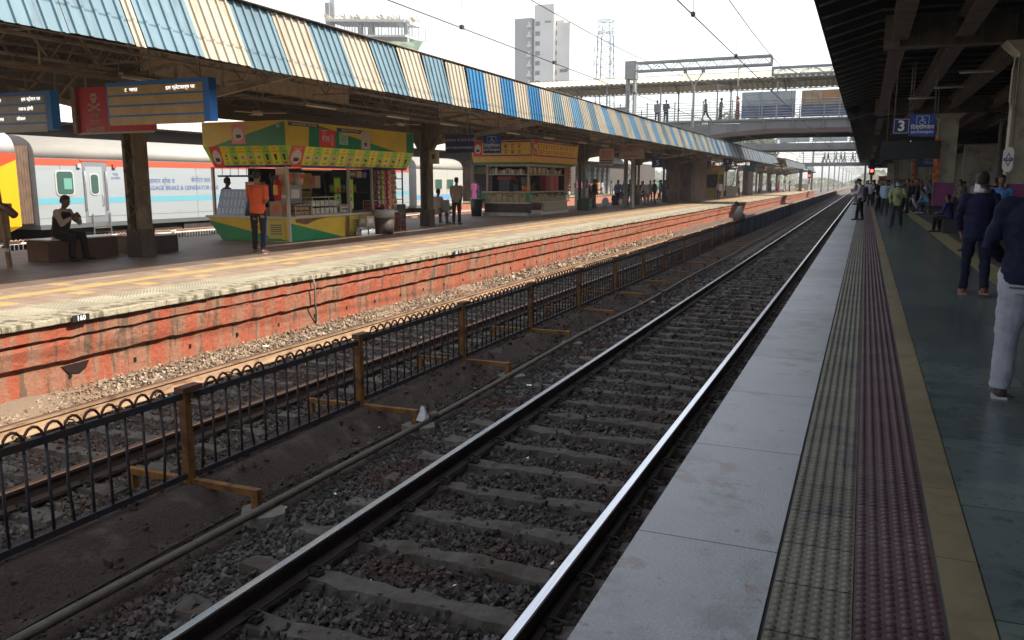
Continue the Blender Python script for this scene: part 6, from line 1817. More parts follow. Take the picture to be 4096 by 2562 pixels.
# striped notice and exit board near the stalls
t = thing("striped_sign", "white notice with red diagonal stripes hung past the orange menu stall", "sign", (-12.3, 41.5, 2.85))
MB().box(-.38, .38, -.03, .03, -.42, .42).build("board", M_edge, t); b = MB(); F = Face((-.38, -.03, -.42), (1, 0, 0), (0, 0, 1))
for k in range(7): F.poly(b, [(.06 + k * .09, .34), (.11 + k * .09, .34), (.19 + k * .09 if k < 6 else .70, .76), (.14 + k * .09 if k < 6 else .66, .76)], 0)
for k in range(2): F.quad(b, .06, .1 + k * .12, .7, .15 + k * .12, 1)
b.build("stripes", [RBk, BRN], t, fix=False); rods(t, (-.3, .3), .42, .9)
t = thing("route_sign", "faded cream board with a red strip hung beyond the striped notice", "sign", (-12.3, 46.5, 3.3))
MB().box(-.72, .72, -.03, .03, -.42, .42).build("board", mat("board_faded", (.38, .3, .24), .7), t); b = MB(); F = Face((-.72, -.03, -.42), (1, 0, 0), (0, 0, 1)); F.quad(b, .4, .58, 1.3, .74, 0); F.quad(b, .3, .1, 1.15, .18, 0); b.build("red_strip", RBk, t, fix=False)
text("lettering", "← EXIT →", .2, RBk, t, (0, -.034, 0), FRONT); rods(t, (-.6, .6), .42, .6)
# small cream clock box on the column by the first stall
t = thing("switch_box", "cream switch box hung on the column between the two stalls", "switch box", (-14.2, 26.5, 2.45)); MB().box(-.14, .14, -.1, .1, -.22, .22).build("case", mat("box_cream", (.4, .33, .2), .6), t); MB().box(-.06, .06, -.103, -.1, -.05, .12).build("dial", M_greydk, t)
# roundel and banners on the near pillars
t = thing("station_roundel", "white eight sided station plate with red diamond and blue bar on the nearest pillar", "sign", (3.06, 22.9, 2.12))
t.scale = (.6, 1, .72)
b = MB(); b.prism([(-.16, -.28), (-.05, -.4), (.12, -.4), (.2, -.28), (.2, .28), (.12, .4), (-.05, .4), (-.16, .28)], 'y', -.02, .02); b.build("plate", M_swh, t)
F = Face((-.16, -.02, -.4), (1, 0, 0), (0, 0, 1)); b = MB()
dd = [(.18, .16), (.31, .4), (.18, .64), (.05, .4)]; di = [(.18, .23), (.265, .4), (.18, .57), (.095, .4)]
for i in range(4): F.poly(b, [dd[i], dd[(i + 1) % 4], di[(i + 1) % 4], di[i]], 0)
F.quad(b, .02, .35, .34, .45, 1, .005); b.build("roundel_mark", [RB, M_sblue], t, fix=False); text("lettering", "बोरीवली", .065, M_swh, t, (.02, -.027, 0), FRONT)
for i, (x, y, lb) in enumerate(((3.02, 46.2, "red and orange flowered banner on the pillar under the wheelchair sign"), (3.1, 69.3, "red banner on the second farther pillar"))):
    b = MB(); b.box(x, x + .26, y - .02, y, 1.62, 3.75 if i == 0 else 3.2)
    tag(b.build("banner", mat("banner_red", (.4, .045, .02), .7, 0, var=.5, vscale=7, dirt=(.5, .25, .03), dscale=4, dlo=.5, dhi=.56)), lb, "banner")
# cream stepped wall pieces behind the crowd
for i, (x, y) in enumerate(((5.6, 60), (4.9, 78), (4.3, 90), (3.8, 104), (2.6, 125))):
    b = MB(); b.box(x, x + 1.6, y - .2, y + .2, 0, 3.9)
    tag(b.build("wall_pier", M_pil), ("first", "second", "third", "fourth", "fifth")[i] + " cream wall pier behind the crowd going away under the near canopy", "wall")

# ================================================================ SIGNALS
def signal(label, x, y, z, h0):
    t = thing("signal", label, "railway signal", (x, y, 0))
    MB().box(-.12, .12, -.1, .1, h0, z + 1.4).build("post", M_greydk, t)
    MB().box(-.3, .3, -.2, 0, z - .5, z + 1.3).build("head", mat("signal_black", (.012, .012, .012), .6), t)
    MB().box(-.35, 1.1, -.3, .1, z + .5, z + .75).build("hood", MATS["signal_black"], t)
    b = MB(); b.cone((0, -.24, z), (0, -.21, z), .17, .17, 16); b.build("red_lamp", mat("signal_red", (1, .05, .03), .4, emit=((1, .03, .02), 9)), t)
signal("red signal at the far end of the island platform", -9.9, 168, 2.75, 0)
signal("red signal in the middle of the far tracks above the crowd", .6, 110, 2.9, 1.6)
t = thing("yellow_sack", "yellow sack lying on the sunlit end of the island platform", "sack", (-11, 160, 0)); b = MB(); b.ball((0, 0, .22), (.8, .4, .24), 12, 8); b.build("sack", mat("sack_yellow", (.55, .4, .08), .7), t)
t = thing("signal_cabinet", "pale cabinets under the red signal on the island platform", "cabinet", (-10.6, 165, 0)); MB().box(-1.5, .9, 0, 1, 0, 1.2).build("body", mat("cab_pale", (.45, .42, .36), .6), t)
t = thing("parked_engine", "red and yellow engine front far along the near platform", "engine", (3.6, 160, -1)); MB().box(-1.5, 1.5, 0, 14, .9, 3.6).build("body", M_cyel, t); MB().box(-1.51, 1.51, -.02, -.005, 2.3, 3.6).build("red_front", M_ctred, t); b = MB(); b.box(-1.2, 1.2, -.05, -.022, 2.6, 3.2); b.build("windscreen", M_cgl, t)

# ================================================================ ISLAND PLATFORM FURNITURE
M_bb = mat("bench_brown", (.10, .045, .03), .5, 0, var=.25, vscale=6); M_mb = mat("bench_marble", (.42, .40, .37), .35)
t = thing("block_bench", "dark brown block bench with marble top where the man in the waistcoat sits", "bench", (-15.35, 12.5, 0))
MB().box(-.32, .3, -.85, .85, 0, .42).build("block", M_bb, t, bevel=.01); MB().box(-.34, .32, -.87, .87, .421, .445).build("top_slab", M_mb, t)
t = thing("block_bench", "darker block seat around the foot of the nearest island column", "bench", (-15.4, 14.4, 0)); MB().box(-.45, .6, -.5, .45, 0, .36).build("block", mat("bench_black", (.04, .03, .027), .5), t, bevel=.01); MB().box(-.47, .62, -.52, .47, .361, .385).build("top_slab", M_bb, t)
t = thing("hand_trolley", "old trolley frame with beige sacks cut by the left edge of the photo", "trolley", (-14.95, 10.7, 0))
b = MB(); b.beam((.05, 0, 0), (-.12, .0, 1.75), .07, .07); b.build("post", mat("rust_post", (.2, .11, .06), .7, 0, var=.4), t)
b = MB(); b.box(-1.5, .0, -.1, .3, .42, .46); b.box(-1.5, .15, -.12, -.06, .3, .36); b.box(-1.3, -1.2, 0, .1, 0, .4); b.build("frame", M_mb, t)
b = MB(); b.box(-1.5, -.25, -.08, .32, .47, 1.12); b.build("sacks", mat("sack_beige", (.27, .19, .1), .9, 0, var=.25, vscale=5, stretch=(3, 1, .3)), t, bevel=.04)
b = MB(); b.box(-1.5, -.2, -.1, .34, 1.121, 1.19); b.tube([(-.3, 0, 1.16), (.1, 0, 1.13), (.32, 0, .98)], .075, 8); b.build("cover", M_bb, t)
b = MB(); b.cone((-1.3, -.12, .14), (-1.3, -.06, .14), .14, .14, 14); b.build("wheel", M_greydk, t)
# steel chairs
def steel_chair(loc, rz, label):
    t = thing("steel_bench", label, "bench", loc, rz)
    b = MB()
    for y in (-.45, .45): b.tube([(.28, y, 0), (.26, y, .42), (-.2, y, .44), (-.32, y, .9), (-.34, y, .95)], .02, 7); b.tube([(-.25, y, .44), (-.3, y, 0)], .02, 7)
    b.build("frame", M_alu, t)
    MB().box(-.22, .26, -.5, .5, .44, .465).build("seat", M_sm, t); b = MB(); b.hexa([(-.24, -.5, .5), (-.22, -.5, .5), (-.22, .5, .5), (-.24, .5, .5)], [(-.34, -.5, .92), (-.32, -.5, .92), (-.32, .5, .92), (-.34, .5, .92)]); b.build("backrest", M_sm, t)
steel_chair((-15.1, 28.6, 0), rad(95), "steel bench beside the column with a seated man in a pale shirt")
steel_chair((-16.2, 66.5, 0), rad(60), "steel bench far along the island platform in front of waiting people")
t = thing("white_case", "tall grey-white case standing beside the man in black past the orange stall", "case", (-16.4, 50.2, 0)); MB().box(-.42, .42, -.3, .3, .05, 1.2).build("case", mat("case_grey", (.36, .34, .3), .6, 0, var=.15), t); MB().box(.43, .47, -.3, -.26, 0, 2.2).build("pole", M_edge, t)
t = thing("plastic_bag", "white plastic bag standing on the floor past the man in black", "bag", (-15.5, 52.2, 0)); b = MB(); b.ball((0, 0, .3), (.25, .14, .3), 12, 8); b.tube([(-.1, 0, .55), (-.08, 0, .72), (.08, 0, .72), (.1, 0, .55)], .015, 5); b.build("bag", mat("bag_white", (.45, .47, .5), .4), t)
def desk(x, y, lb):
    t = thing("ticket_desk", lb, "counter", (x, y, 0)); MB().box(-.6, .6, -.3, .3, 0, 1.1).build("body", mat("desk_pale", (.4, .36, .28), .6), t)
desk(-15.8, 100, "small pale counter at the foot of the dark staircase, left one"); desk(-14.2, 99, "small pale counter at the foot of the dark staircase, right one")
for i in range(9):
    x, y = -16.3 + (i % 3) * .7, 118 + i * 5
    b = MB(); b.box(-.12, .12, -.12, .12, 0, 3.6); o = b.build("thin_post", M_steel); o.location = (x, y, 0)
    tag(o, "first second third fourth fifth sixth seventh eighth ninth".split()[i] + " thin brown post away along the far end of the island platform", "post", "thin brown posts far down the island platform")

# small litter on the ballast
def litter(name, label, cat, x, y, z, m_, s_=.05, rz=0.0):
    b = MB(); r_ = random.Random(hash(label) % 999)
    n = 5; vs = [(i / (n - 1) * s_ * 2 - s_, j / 2 * s_ - s_ / 2, r_.uniform(0, s_ * .5)) for i in range(n) for j in range(3)]
    b.add(vs, [(i * 3 + j, i * 3 + j + 1, (i + 1) * 3 + j + 1, (i + 1) * 3 + j) for i in range(n - 1) for j in range(2)])
    o = b.build(name, m_, fix=False); o.location = (x, y, z); o.rotation_euler = (.2, .1, rz)
    return tag(o, label, cat)
LIT = [("snack_wrapper", "yellow and teal snack wrapper on the dark earth below the fence", "wrapper", -4.75, 2.9, -1.08, mat("wrap_yellow", (.5, .45, .1), .4), .06, .5),
       ("paper_scrap", "white paper scrap on the grey ballast near the pipe", "paper", -3.95, 3.05, -1.05, mat("paper_white", (.75, .72, .65), .7), .03, 1.2),
       ("plastic_straw", "pink straw lying between the nearest rails", "straw", -2.85, 3.0, -1.04, mat("straw_pink", (.5, .05, .35), .4), .05, .2),
       ("orange_leaf", "orange leaf on the ballast between the nearest rails", "leaf", -2.0, 3.35, -1.04, mat("leaf_orange", (.6, .25, .03), .6), .03, .2),
       ("bottle_cap", "blue bottle cap beside the right rail under the platform edge", "bottle cap", -1.3, 4.0, -1.04, mat("cap_blue", (.02, .1, .5), .4), .02, .2),
       ("paper_scrap", "crumpled white paper on the brown ballast below the red wall", "paper", -8.5, 7.8, -.98, mat("paper_white", (.75, .72, .65), .7), .035, 2),
       ("paper_scrap", "white scrap on the ballast right of the pipe farther along", "paper", -3.9, 9.8, -1.04, mat("paper_white", (.75, .72, .65), .7), .035, 0),
       ("paper_scrap", "pale scrap against the sunlit rail foot", "paper", -8.6, 10.3, -.98, mat("paper_cream", (.6, .5, .35), .7), .05, 1)]
for a in LIT: litter(*a)
pb = thing("plastic_bag", "thin white plastic bag caught on the fence foot beside the pipe", "bag", (-4.38, 7.8, -1.02))
b = MB(); r_ = random.Random(3)
vs = [(r_.uniform(-.03, .03) + .055 * math.cos(a) * (1.1 - k * .22), .055 * math.sin(a) * (1.1 - k * .22), k * .04) for k in range(5) for a in np.linspace(0, 2 * PI, 9, endpoint=False)]
b.add(vs, [(k * 9 + i, k * 9 + (i + 1) % 9, (k + 1) * 9 + (i + 1) % 9, (k + 1) * 9 + i) for k in range(4) for i in range(9)]); b.build("bag", mat("bag_thin", (.55, .55, .6), .4), pb, fix=False)

# unsorted tiny litter between and beside the rails
b = MB(); r_ = random.Random(88)
for _ in range(170):
    x = r_.uniform(-4.8, -1.05) if r_.random() < .65 else r_.uniform(-8.8, -5.6); y = 2 + 22 * r_.random() ** 1.6
    if min(abs(x - q) for q in RAILX) < .1: continue
    z = float(np.interp(x, xs, zs)) + .05 if x < -5.6 or x > -4.4 else float(berm_z(x)) + .012
    a = r_.uniform(0, PI); s_ = r_.uniform(.008, .026); ca, sa = math.cos(a) * s_, math.sin(a) * s_; k = r_.uniform(.4, 1)
    b.add([(x - ca, y - sa, z), (x + sa * k, y - ca * k, z + r_.uniform(0, .015)), (x + ca, y + sa, z + r_.uniform(0, .02)), (x - sa * k, y + ca * k, z)], [(0, 1, 2, 3)], r_.choice((0, 0, 0, 1, 2, 3, 4)))
tag(b.build("litter", [MATS["paper_white"], MATS["paper_cream"], MATS["leaf_orange"], mat("bit_green", (.05, .25, .12), .5), mat("bit_brown", (.2, .1, .05), .8)], fix=False), "tiny scraps of paper and leaves strewn over the track bed", "litter", kind="stuff")
# dry weeds at the foot of the fence bank
b = MB()
for _ in range(60):
    x = r_.choice((-5.62, -4.9, -4.7)) + r_.uniform(-.08, .08); y = r_.choice((5.6, 8.4, 11.2, 14.6, 9.0)) + r_.gauss(0, .25); z = float(berm_z(x))
    for _k in range(5):
        dx, dy = r_.uniform(-.06, .06), r_.uniform(-.06, .06); h = r_.uniform(.05, .14)
        b.add([(x - .004, y, z), (x + .004, y, z), (x + dx, y + dy, z + h)], [(0, 1, 2)])
tag(b.build("dry_weeds", mat("weed_olive", (.08, .085, .035), .8), fix=False), "small dry weeds growing on the earth bank under the fence", "weeds", kind="stuff")
# ================================================================ PEOPLE
def loft(b, secs, n=16, m=0):
    """closed loft through (centre, rx, ry, right, forward) sections"""
    vs = []
    for c, rx, ry, R_, F_ in secs:
        for i in range(n):
            a = 2 * PI * i / n
            vs.append(Vector(c) + R_ * (rx * math.cos(a)) + F_ * (ry * math.sin(a)))
    k = len(secs)
    fs = [(j * n + i, j * n + (i + 1) % n, (j + 1) * n + (i + 1) % n, (j + 1) * n + i) for j in range(k - 1) for i in range(n)]
    fs += [tuple(reversed(range(n))), tuple((k - 1) * n + i for i in range(n))]
    b.add(vs, fs, m, True)
def limb(b, p, q, r0, r1, n=12):
    b.cone(p, q, r0, r1, n); b.ball(p, r0 * .99, n, 8); b.ball(q, r1 * .99, n, 8)

def remesh(b, name, vox, smooth=4):
    me = b.mesh(name + "_tmp", [])
    bm = bmesh.new(); bm.from_mesh(me); bmesh.ops.recalc_face_normals(bm, faces=bm.faces); bm.to_mesh(me); bm.free()
    o = bpy.data.objects.new(name + "_tmp", me); C.objects.link(o)
    r = o.modifiers.new("r", 'REMESH'); r.mode = 'VOXEL'; r.voxel_size = vox; r.use_smooth_shade = True
    if smooth:
        s = o.modifiers.new("s", 'SMOOTH'); s.factor = .5; s.iterations = smooth
    bpy.context.view_layer.update()
    out = bpy.data.meshes.new_from_object(o.evaluated_get(bpy.context.evaluated_depsgraph_get()))
    bpy.data.objects.remove(o); bpy.data.meshes.remove(me)
    out.name = name
    return out

M_skin = mat("skin_brown", (.22, .11, .068), .55, 0, var=.08, world=False, vscale=8)
M_skind = mat("skin_dark", (.14, .07, .045), .55, 0, var=.08, world=False, vscale=8)
M_hair = mat("hair_black", (.012, .010, .009), .6, 0, bump=.6, bscale=120, world=False)
M_eye = mat("eye_dark", (.02, .015, .012), .3)
CM = {}
def cloth(name, c, rough=.85):
    key = "cloth_" + name
    if key not in CM: CM[key] = mat(key, c, rough, 0, var=.16, vscale=7, bump=1.0, bscale=9, world=False, spec=.2)
    return CM[key]

def skeleton(P):
    """joint positions; the figure faces +Y, right hand at +X"""
    g_ = lambda k, d=0: rad(P.get(k, d))
    J = {}
    lean = g_('lean'); side = g_('side')
    up = Vector((math.sin(side), math.sin(lean), math.cos(lean))).normalized()
    tw = g_('twist')
    Rt = Vector((math.cos(tw), math.sin(tw), 0)); Rt = (Rt - up * Rt.dot(up)).normalized(); Fw = up.cross(Rt)
    leg = {}
    for s, n in ((-1, 'L'), (1, 'R')):
        hp = g_('hip' + n, 0); kn = g_('knee' + n, 3); ab = g_('abd' + n, 3)
        d1 = Vector((s * math.sin(ab), math.sin(hp) * math.cos(ab), -math.cos(hp) * math.cos(ab)))
        d2 = Vector((s * math.sin(ab) * .6, math.sin(hp - kn), -math.cos(hp - kn))).normalized()
        h = Vector((s * .092, 0, 0)); k = h + d1 * .43; a = k + d2 * .41
        leg[n] = (h, k, a)
    low = min(leg['L'][2].z, leg['R'][2].z)
    pz = P['pelvis'] if 'pelvis' in P else -low + .085
    pel = Vector((0, 0, pz))
    J['pel'] = pel
    for n in 'LR': J['hip' + n], J['knee' + n], J['ank' + n] = (pel + v for v in leg[n])
    J['waist'] = pel + up * .17; J['chest'] = pel + up * .38; J['sh'] = pel + up * .50; J['neck'] = pel + up * .55
    hl = lean * .6 + g_('head', 0); hy = g_('yaw', 0) + tw
    hu = Vector((math.sin(side) * .5, math.sin(hl), math.cos(hl))).normalized()
    J['hu'] = hu; J['head'] = J['neck'] + hu * .165 + Vector((0, .015, 0))
    hr = Vector((math.cos(hy), math.sin(hy), 0)); hr = (hr - hu * hr.dot(hu)).normalized()
    J['hr'] = hr; J['hf'] = hu.cross(hr)
    J['up'], J['R'], J['F'] = up, Rt, Fw
    for s, n in ((-1, 'L'), (1, 'R')):
        sh = J['sh'] + Rt * (s * .185) - up * .02
        ap = g_('arm' + n, 0); aa = g_('out' + n, 8); el = g_('elb' + n, 12); inn = g_('in' + n, 10)
        d1 = (Rt * (s * math.sin(aa)) + Fw * (math.sin(ap) * math.cos(aa)) - up * (math.cos(ap) * math.cos(aa))).normalized()
        ang = ap + el
        d2 = (Fw * math.sin(ang) - up * math.cos(ang)); d2 = (d2 * math.cos(inn) + Rt * (-s * math.sin(inn))).normalized()
        e = sh + d1 * .285; w_ = e + d2 * .245
        J['sho' + n], J['elb' + n], J['wri' + n], J['hd' + n] = sh, e, w_, d2
    return J

def hand(b, w_, d, side, R_, fine):
    """palm, five fingers and a thumb, slightly curled"""
    d = d.normalized(); inward = (R_ * -side)
    inward = (inward - d * inward.dot(d)).normalized(); wid = d.cross(inward).normalized()
    pc = w_ + d * .05
    loft(b, [(w_, .026, .02, wid, inward), (w_ + d * .03, .036, .017, wid, inward), (w_ + d * .075, .040, .014, wid, inward), (w_ + d * .092, .036, .012, wid, inward)], 10)
    if not fine:
        loft(b, [(w_ + d * .085, .037, .013, wid, inward), (w_ + d * .13 + inward * .008, .032, .012, wid, inward), (w_ + d * .165 + inward * .03, .02, .01, wid, inward)], 8)
        limb(b, w_ + d * .03 + wid * .03, w_ + d * .085 + wid * .06 + inward * .02, .012, .009, 6)
        return
    for i, L in enumerate((.068, .078, .074, .058)):
        o = w_ + d * .086 + wid * (.030 - .020 * i)
        p1 = o + d * L * .5 + inward * .006; p2 = p1 + (d * .8 + inward * .6).normalized() * L * .32; p3 = p2 + (d * .4 + inward * .9).normalized() * L * .24
        limb(b, o, p1, .0095, .0088, 7); limb(b, p1, p2, .0088, .008, 7); limb(b, p2, p3, .008, .007, 7)
    o = w_ + d * .025 + wid * .03; p1 = o + (d * .6 + wid * .75).normalized() * .04 + inward * .008; p2 = p1 + (d * .9 + wid * .25 + inward * .3).normalized() * .032
    limb(b, o, p1, .0125, .011, 8); limb(b, p1, p2, .011, .009, 8)

def body_mesh(J, P, vox, fine):
    b = MB(); up, R_, F_ = J['up'], J['R'], J['F']
    g1 = P.get('girth', 1.0)
    X0 = Vector((1, 0, 0)); Y0 = Vector((0, 1, 0))
    loft(b, [(J['pel'] - up * .1, .13, .10, X0, Y0), (J['pel'], .155 * g1, .115 * g1, X0, Y0), (J['waist'], .135 * g1, .105 * g1, R_, F_), (J['chest'], .16 * g1, .115 * g1, R_, F_), (J['sh'], .15, .09, R_, F_), (J['neck'], .06, .055, R_, F_)])
    limb(b, J['neck'] - up * .04, J['head'] - J['hu'] * .06, .056, .052)
    hu, hr, hf = J['hu'], J['hr'], J['hf']; hc = J['head']
    loft(b, [(hc - hu * .115 + hf * .035, .028, .03, hr, hf), (hc - hu * .095 + hf * .028, .045, .052, hr, hf), (hc - hu * .055 + hf * .012, .064, .078, hr, hf), (hc, .073, .092, hr, hf), (hc + hu * .045, .075, .095, hr, hf), (hc + hu * .085, .062, .08, hr, hf), (hc + hu * .112, .03, .042, hr, hf)], 18)
    nz = hc - hu * .012 + hf * .088
    limb(b, nz + hu * .02, nz - hu * .022 + hf * .02, .008, .014, 8)
    limb(b, hc - hu * .066 + hf * .082 - hr * .018, hc - hu * .066 + hf * .082 + hr * .018, .008, .008, 8)
    limb(b, hc + hu * .02 + hf * .086 - hr * .038, hc + hu * .02 + hf * .086 - hr * .018, .01, .01, 6); limb(b, hc + hu * .02 + hf * .086 + hr * .038, hc + hu * .02 + hf * .086 + hr * .018, .01, .01, 6)
    for s in (-1, 1): b.ball(hc + hr * (s * .076) - hu * .012 - hf * .008, (.014, .02, .032), 8, 6)
    for s, n in ((-1, 'L'), (1, 'R')):
        limb(b, J['sh'] + R_ * (s * .1) - up * .03, J['sho' + n], .06, .055)
        limb(b, J['sho' + n], J['elb' + n], .050, .038); limb(b, J['elb' + n], J['wri' + n], .038, .025)
        hand(b, J['wri' + n], J['hd' + n], s, R_, fine)
        limb(b, J['hip' + n], J['knee' + n], .085, .055); limb(b, J['knee' + n], J['ank' + n], .054, .036)
        fd = foot_dir(J, P, n)
        a = J['ank' + n]
        loft(b, [(a - fd * .05 - Vector((0, 0, .045)), .03, .03, fd.cross(Vector((0, 0, 1))), Vector((0, 0, 1))), (a + fd * .02 - Vector((0, 0, .04)), .038, .04, fd.cross(Vector((0, 0, 1))), Vector((0, 0, 1))), (a + fd * .1 - Vector((0, 0, .058)), .043, .025, fd.cross(Vector((0, 0, 1))), Vector((0, 0, 1))), (a + fd * .17 - Vector((0, 0, .065)), .03, .014, fd.cross(Vector((0, 0, 1))), Vector((0, 0, 1)))], 10)
    me = remesh(b, "body", vox, 3)
    return me
def foot_dir(J, P, n):
    s = -1 if n == 'L' else 1
    t = rad(P.get('toe' + n, 10)) * s
    return Vector((math.sin(t), math.cos(t), 0))

def top_mesh(J, P, vox):
    b = MB(); up, R_, F_ = J['up'], J['R'], J['F']; g1 = P.get('girth', 1.0)
    X0 = Vector((1, 0, 0)); Y0 = Vector((0, 1, 0))
    hem = P.get('hem', .12); fl = P.get('flare', 0)
    loft(b, [(J['pel'] - Vector((0, 0, hem)), .172 * g1 + fl, .135 * g1 + fl, X0, Y0), (J['pel'] + up * .02, .178 * g1, .14 * g1, X0, Y0), (J['waist'], .162 * g1, .132 * g1, R_, F_), (J['chest'], .185 * g1, .142 * g1, R_, F_), (J['chest'] + up * .08, .185, .13, R_, F_), (J['sh'] + up * .0, .145, .098, R_, F_), (J['neck'] - up * .005, .075, .07, R_, F_)], 20)
    for s, n in ((-1, 'L'), (1, 'R')):
        limb(b, J['sh'] + R_ * (s * .09) - up * .035, J['sho' + n], .072, .070)
        if P.get('sleeve', 'long') == 'short':
            limb(b, J['sho' + n], J['sho' + n].lerp(J['elb' + n], .78), .071, .064)
        else:
            limb(b, J['sho' + n], J['elb' + n], .071, .056)
            b.cone(J['elb' + n], J['elb' + n].lerp(J['wri' + n], .93), .056, .044, 12)
    r_ = random.Random(int(P.get('seed', 3)))
    return remesh(b, "shirt", vox, 3)
def leg_mesh(J, P, vox):
    b = MB(); X0 = Vector((1, 0, 0)); Y0 = Vector((0, 1, 0)); g1 = P.get('girth', 1.0); lw = P.get('legw', 1.0)
    loft(b, [(J['pel'] - Vector((0, 0, .13)), .13 * g1, .115 * g1, X0, Y0), (J['pel'] - Vector((0, 0, .04)), .168 * g1, .132 * g1, X0, Y0), (J['pel'] + J['up'] * .09, .152 * g1, .124 * g1, X0, Y0)], 18)
    for n in 'LR':
        limb(b, J['hip' + n], J['knee' + n], .102 * lw * g1, .074 * lw)
        e = J['knee' + n].lerp(J['ank' + n], 1.02 if P.get('long', 1) else .9)
        b.cone(J['knee' + n], e, .073 * lw, .062 * lw * P.get('cuff', 1), 14)
    return remesh(b, "trousers", vox, 3)
def shoe_mesh(J, P, n, vox):
    b = MB(); fd = foot_dir(J, P, n); a = J['ank' + n]; sd = fd.cross(Vector((0, 0, 1))); U = Vector((0, 0, 1))
    loft(b, [(a - fd * .075 - U * .045, .03, .035, sd, U), (a - fd * .03 - U * .035, .043, .05, sd, U), (a + fd * .04 - U * .04, .047, .045, sd, U), (a + fd * .12 - U * .055, .05, .032, sd, U), (a + fd * .19 - U * .065, .036, .022, sd, U), (a + fd * .205 - U * .068, .016, .013, sd, U)], 12)
    return b
def hair_mesh(J, P, vox):
    b = MB(); hu, hr, hf = J['hu'], J['hr'], J['hf']; hc = J['head']
    st = P.get('hair', 'short')
    if st == 'none': return None
    loft(b, [(hc - hu * .05 - hf * .05, .058, .045, hr, hf), (hc - hu * .01 - hf * .035, .079, .07, hr, hf), (hc + hu * .035 - hf * .018, .086, .088, hr, hf), (hc + hu * .075 - hf * .004, .082, .098, hr, hf), (hc + hu * .11, .064, .08, hr, hf), (hc + hu * .135, .03, .04, hr, hf)], 18)
    if st == 'bun': b.ball(hc - hf * .13, .045, 10, 8)
    if st == 'long': loft(b, [(hc - hf * .05, .08, .06, hr, hf), (hc - hu * .14 - hf * .075, .085, .045, hr, hf), (hc - hu * .28 - hf * .085, .06, .03, hr, hf)], 12)
    return remesh(b, "hair", vox, 2)

PROTO = {}
from mathutils import noise as NZ
def folds(me, amp, seed):
    """cloth folds: push the surface in and out along its normals"""
    n = len(me.vertices)
    co = np.empty(n * 3, np.float32); me.vertices.foreach_get("co", co); co = co.reshape(-1, 3)
    nm = np.empty(n * 3, np.float32); me.vertices.foreach_get("normal", nm); nm = nm.reshape(-1, 3)
    q = co * np.array([5, 5, 11]) + np.outer(co[:, 0], [0, 0, 3]) + seed * 1.7
    d = np.array([NZ.noise(p) + NZ.noise(p * 2.3) * .45 for p in map(Vector, q.tolist())], np.float32) * amp
    me.vertices.foreach_set("co", (co + nm * d[:, None]).ravel()); me.update()
def figure(kind, P, lod):
    key = (kind, lod)
    if key in PROTO: return PROTO[key]
    J = skeleton(P)
    vox = {0: .010, 1: .018, 2: .032}[lod]
    d = {'J': J}
    d['body'] = body_mesh(J, P, vox if lod else .0085, lod == 0)
    d['top'] = top_mesh(J, P, vox); d['leg'] = leg_mesh(J, P, vox)
    if lod < 2:
        folds(d['top'], .016, len(PROTO)); folds(d['leg'], .014, len(PROTO) + 5)
    d['hair'] = hair_mesh(J, P, min(vox, .014))
    sh = []
    for n in 'LR': sh.append(remesh(shoe_mesh(J, P, n, vox), "shoe", min(vox, .014), 2))
    d['shoe'] = sh
    if P.get('skirt'):
        b = MB(); X0 = Vector((1, 0, 0)); Y0 = Vector((0, 1, 0)); z0 = P['skirt']
        loft(b, [(Vector((0, 0, z0)), .24, .2, X0, Y0), (J['pel'] - Vector((0, 0, .3)), .2, .17, X0, Y0), (J['pel'] + Vector((0, 0, .05)), .165, .135, X0, Y0)], 18)
        d['skirt'] = remesh(b, "skirt", vox, 2)
    PROTO[key] = d
    return d

def person(label, loc, face, kind, P, lod, top, leg, shoe=(.015, .013, .012), skin=None, h=1.0, group=None, names=("shirt", "trousers"), extra=None):
    """face: heading in degrees of the way the figure looks, 0 = +Y, 90 = -X"""
    d = figure(kind, P, lod)
    t = thing("person", label, "person", loc, rad(face), group)
    t.scale = (h, h, h)
    def part(me, nm, m_):
        o = bpy.data.objects.new(nm, me); C.objects.link(o); o.parent = t
        if not len(me.materials): me.materials.append(m_)
        o.material_slots[0].link = 'OBJECT'; o.material_slots[0].material = m_
        return o
    part(d['body'], "body", skin or M_skin)
    part(d['top'], names[0], top if not isinstance(top, tuple) else cloth("%.2f_%.2f_%.2f" % top, top))
    part(d['leg'], names[1], leg if not isinstance(leg, tuple) else cloth("%.2f_%.2f_%.2f" % leg, leg))
    if 'skirt' in d: part(d['skirt'], "skirt", leg if not isinstance(leg, tuple) else cloth("%.2f_%.2f_%.2f" % leg, leg))
    if d['hair']: part(d['hair'], "hair", M_hair)
    sm_ = shoe if not isinstance(shoe, tuple) else mat("shoe_%.2f_%.2f" % (shoe[0], shoe[2]), shoe, .5)
    for s in d['shoe']: part(s, "shoe", sm_)
    if lod < 2:
        J = d['J']; b = MB()
        for s in (-1, 1): b.ball(J['head'] + J['hu'] * .006 + J['hf'] * .084 + J['hr'] * (s * .03), (.011, .008, .008), 8, 5)
        b.build("eyes", M_eye, t)
    if extra: extra(t, d['J'])
    return t

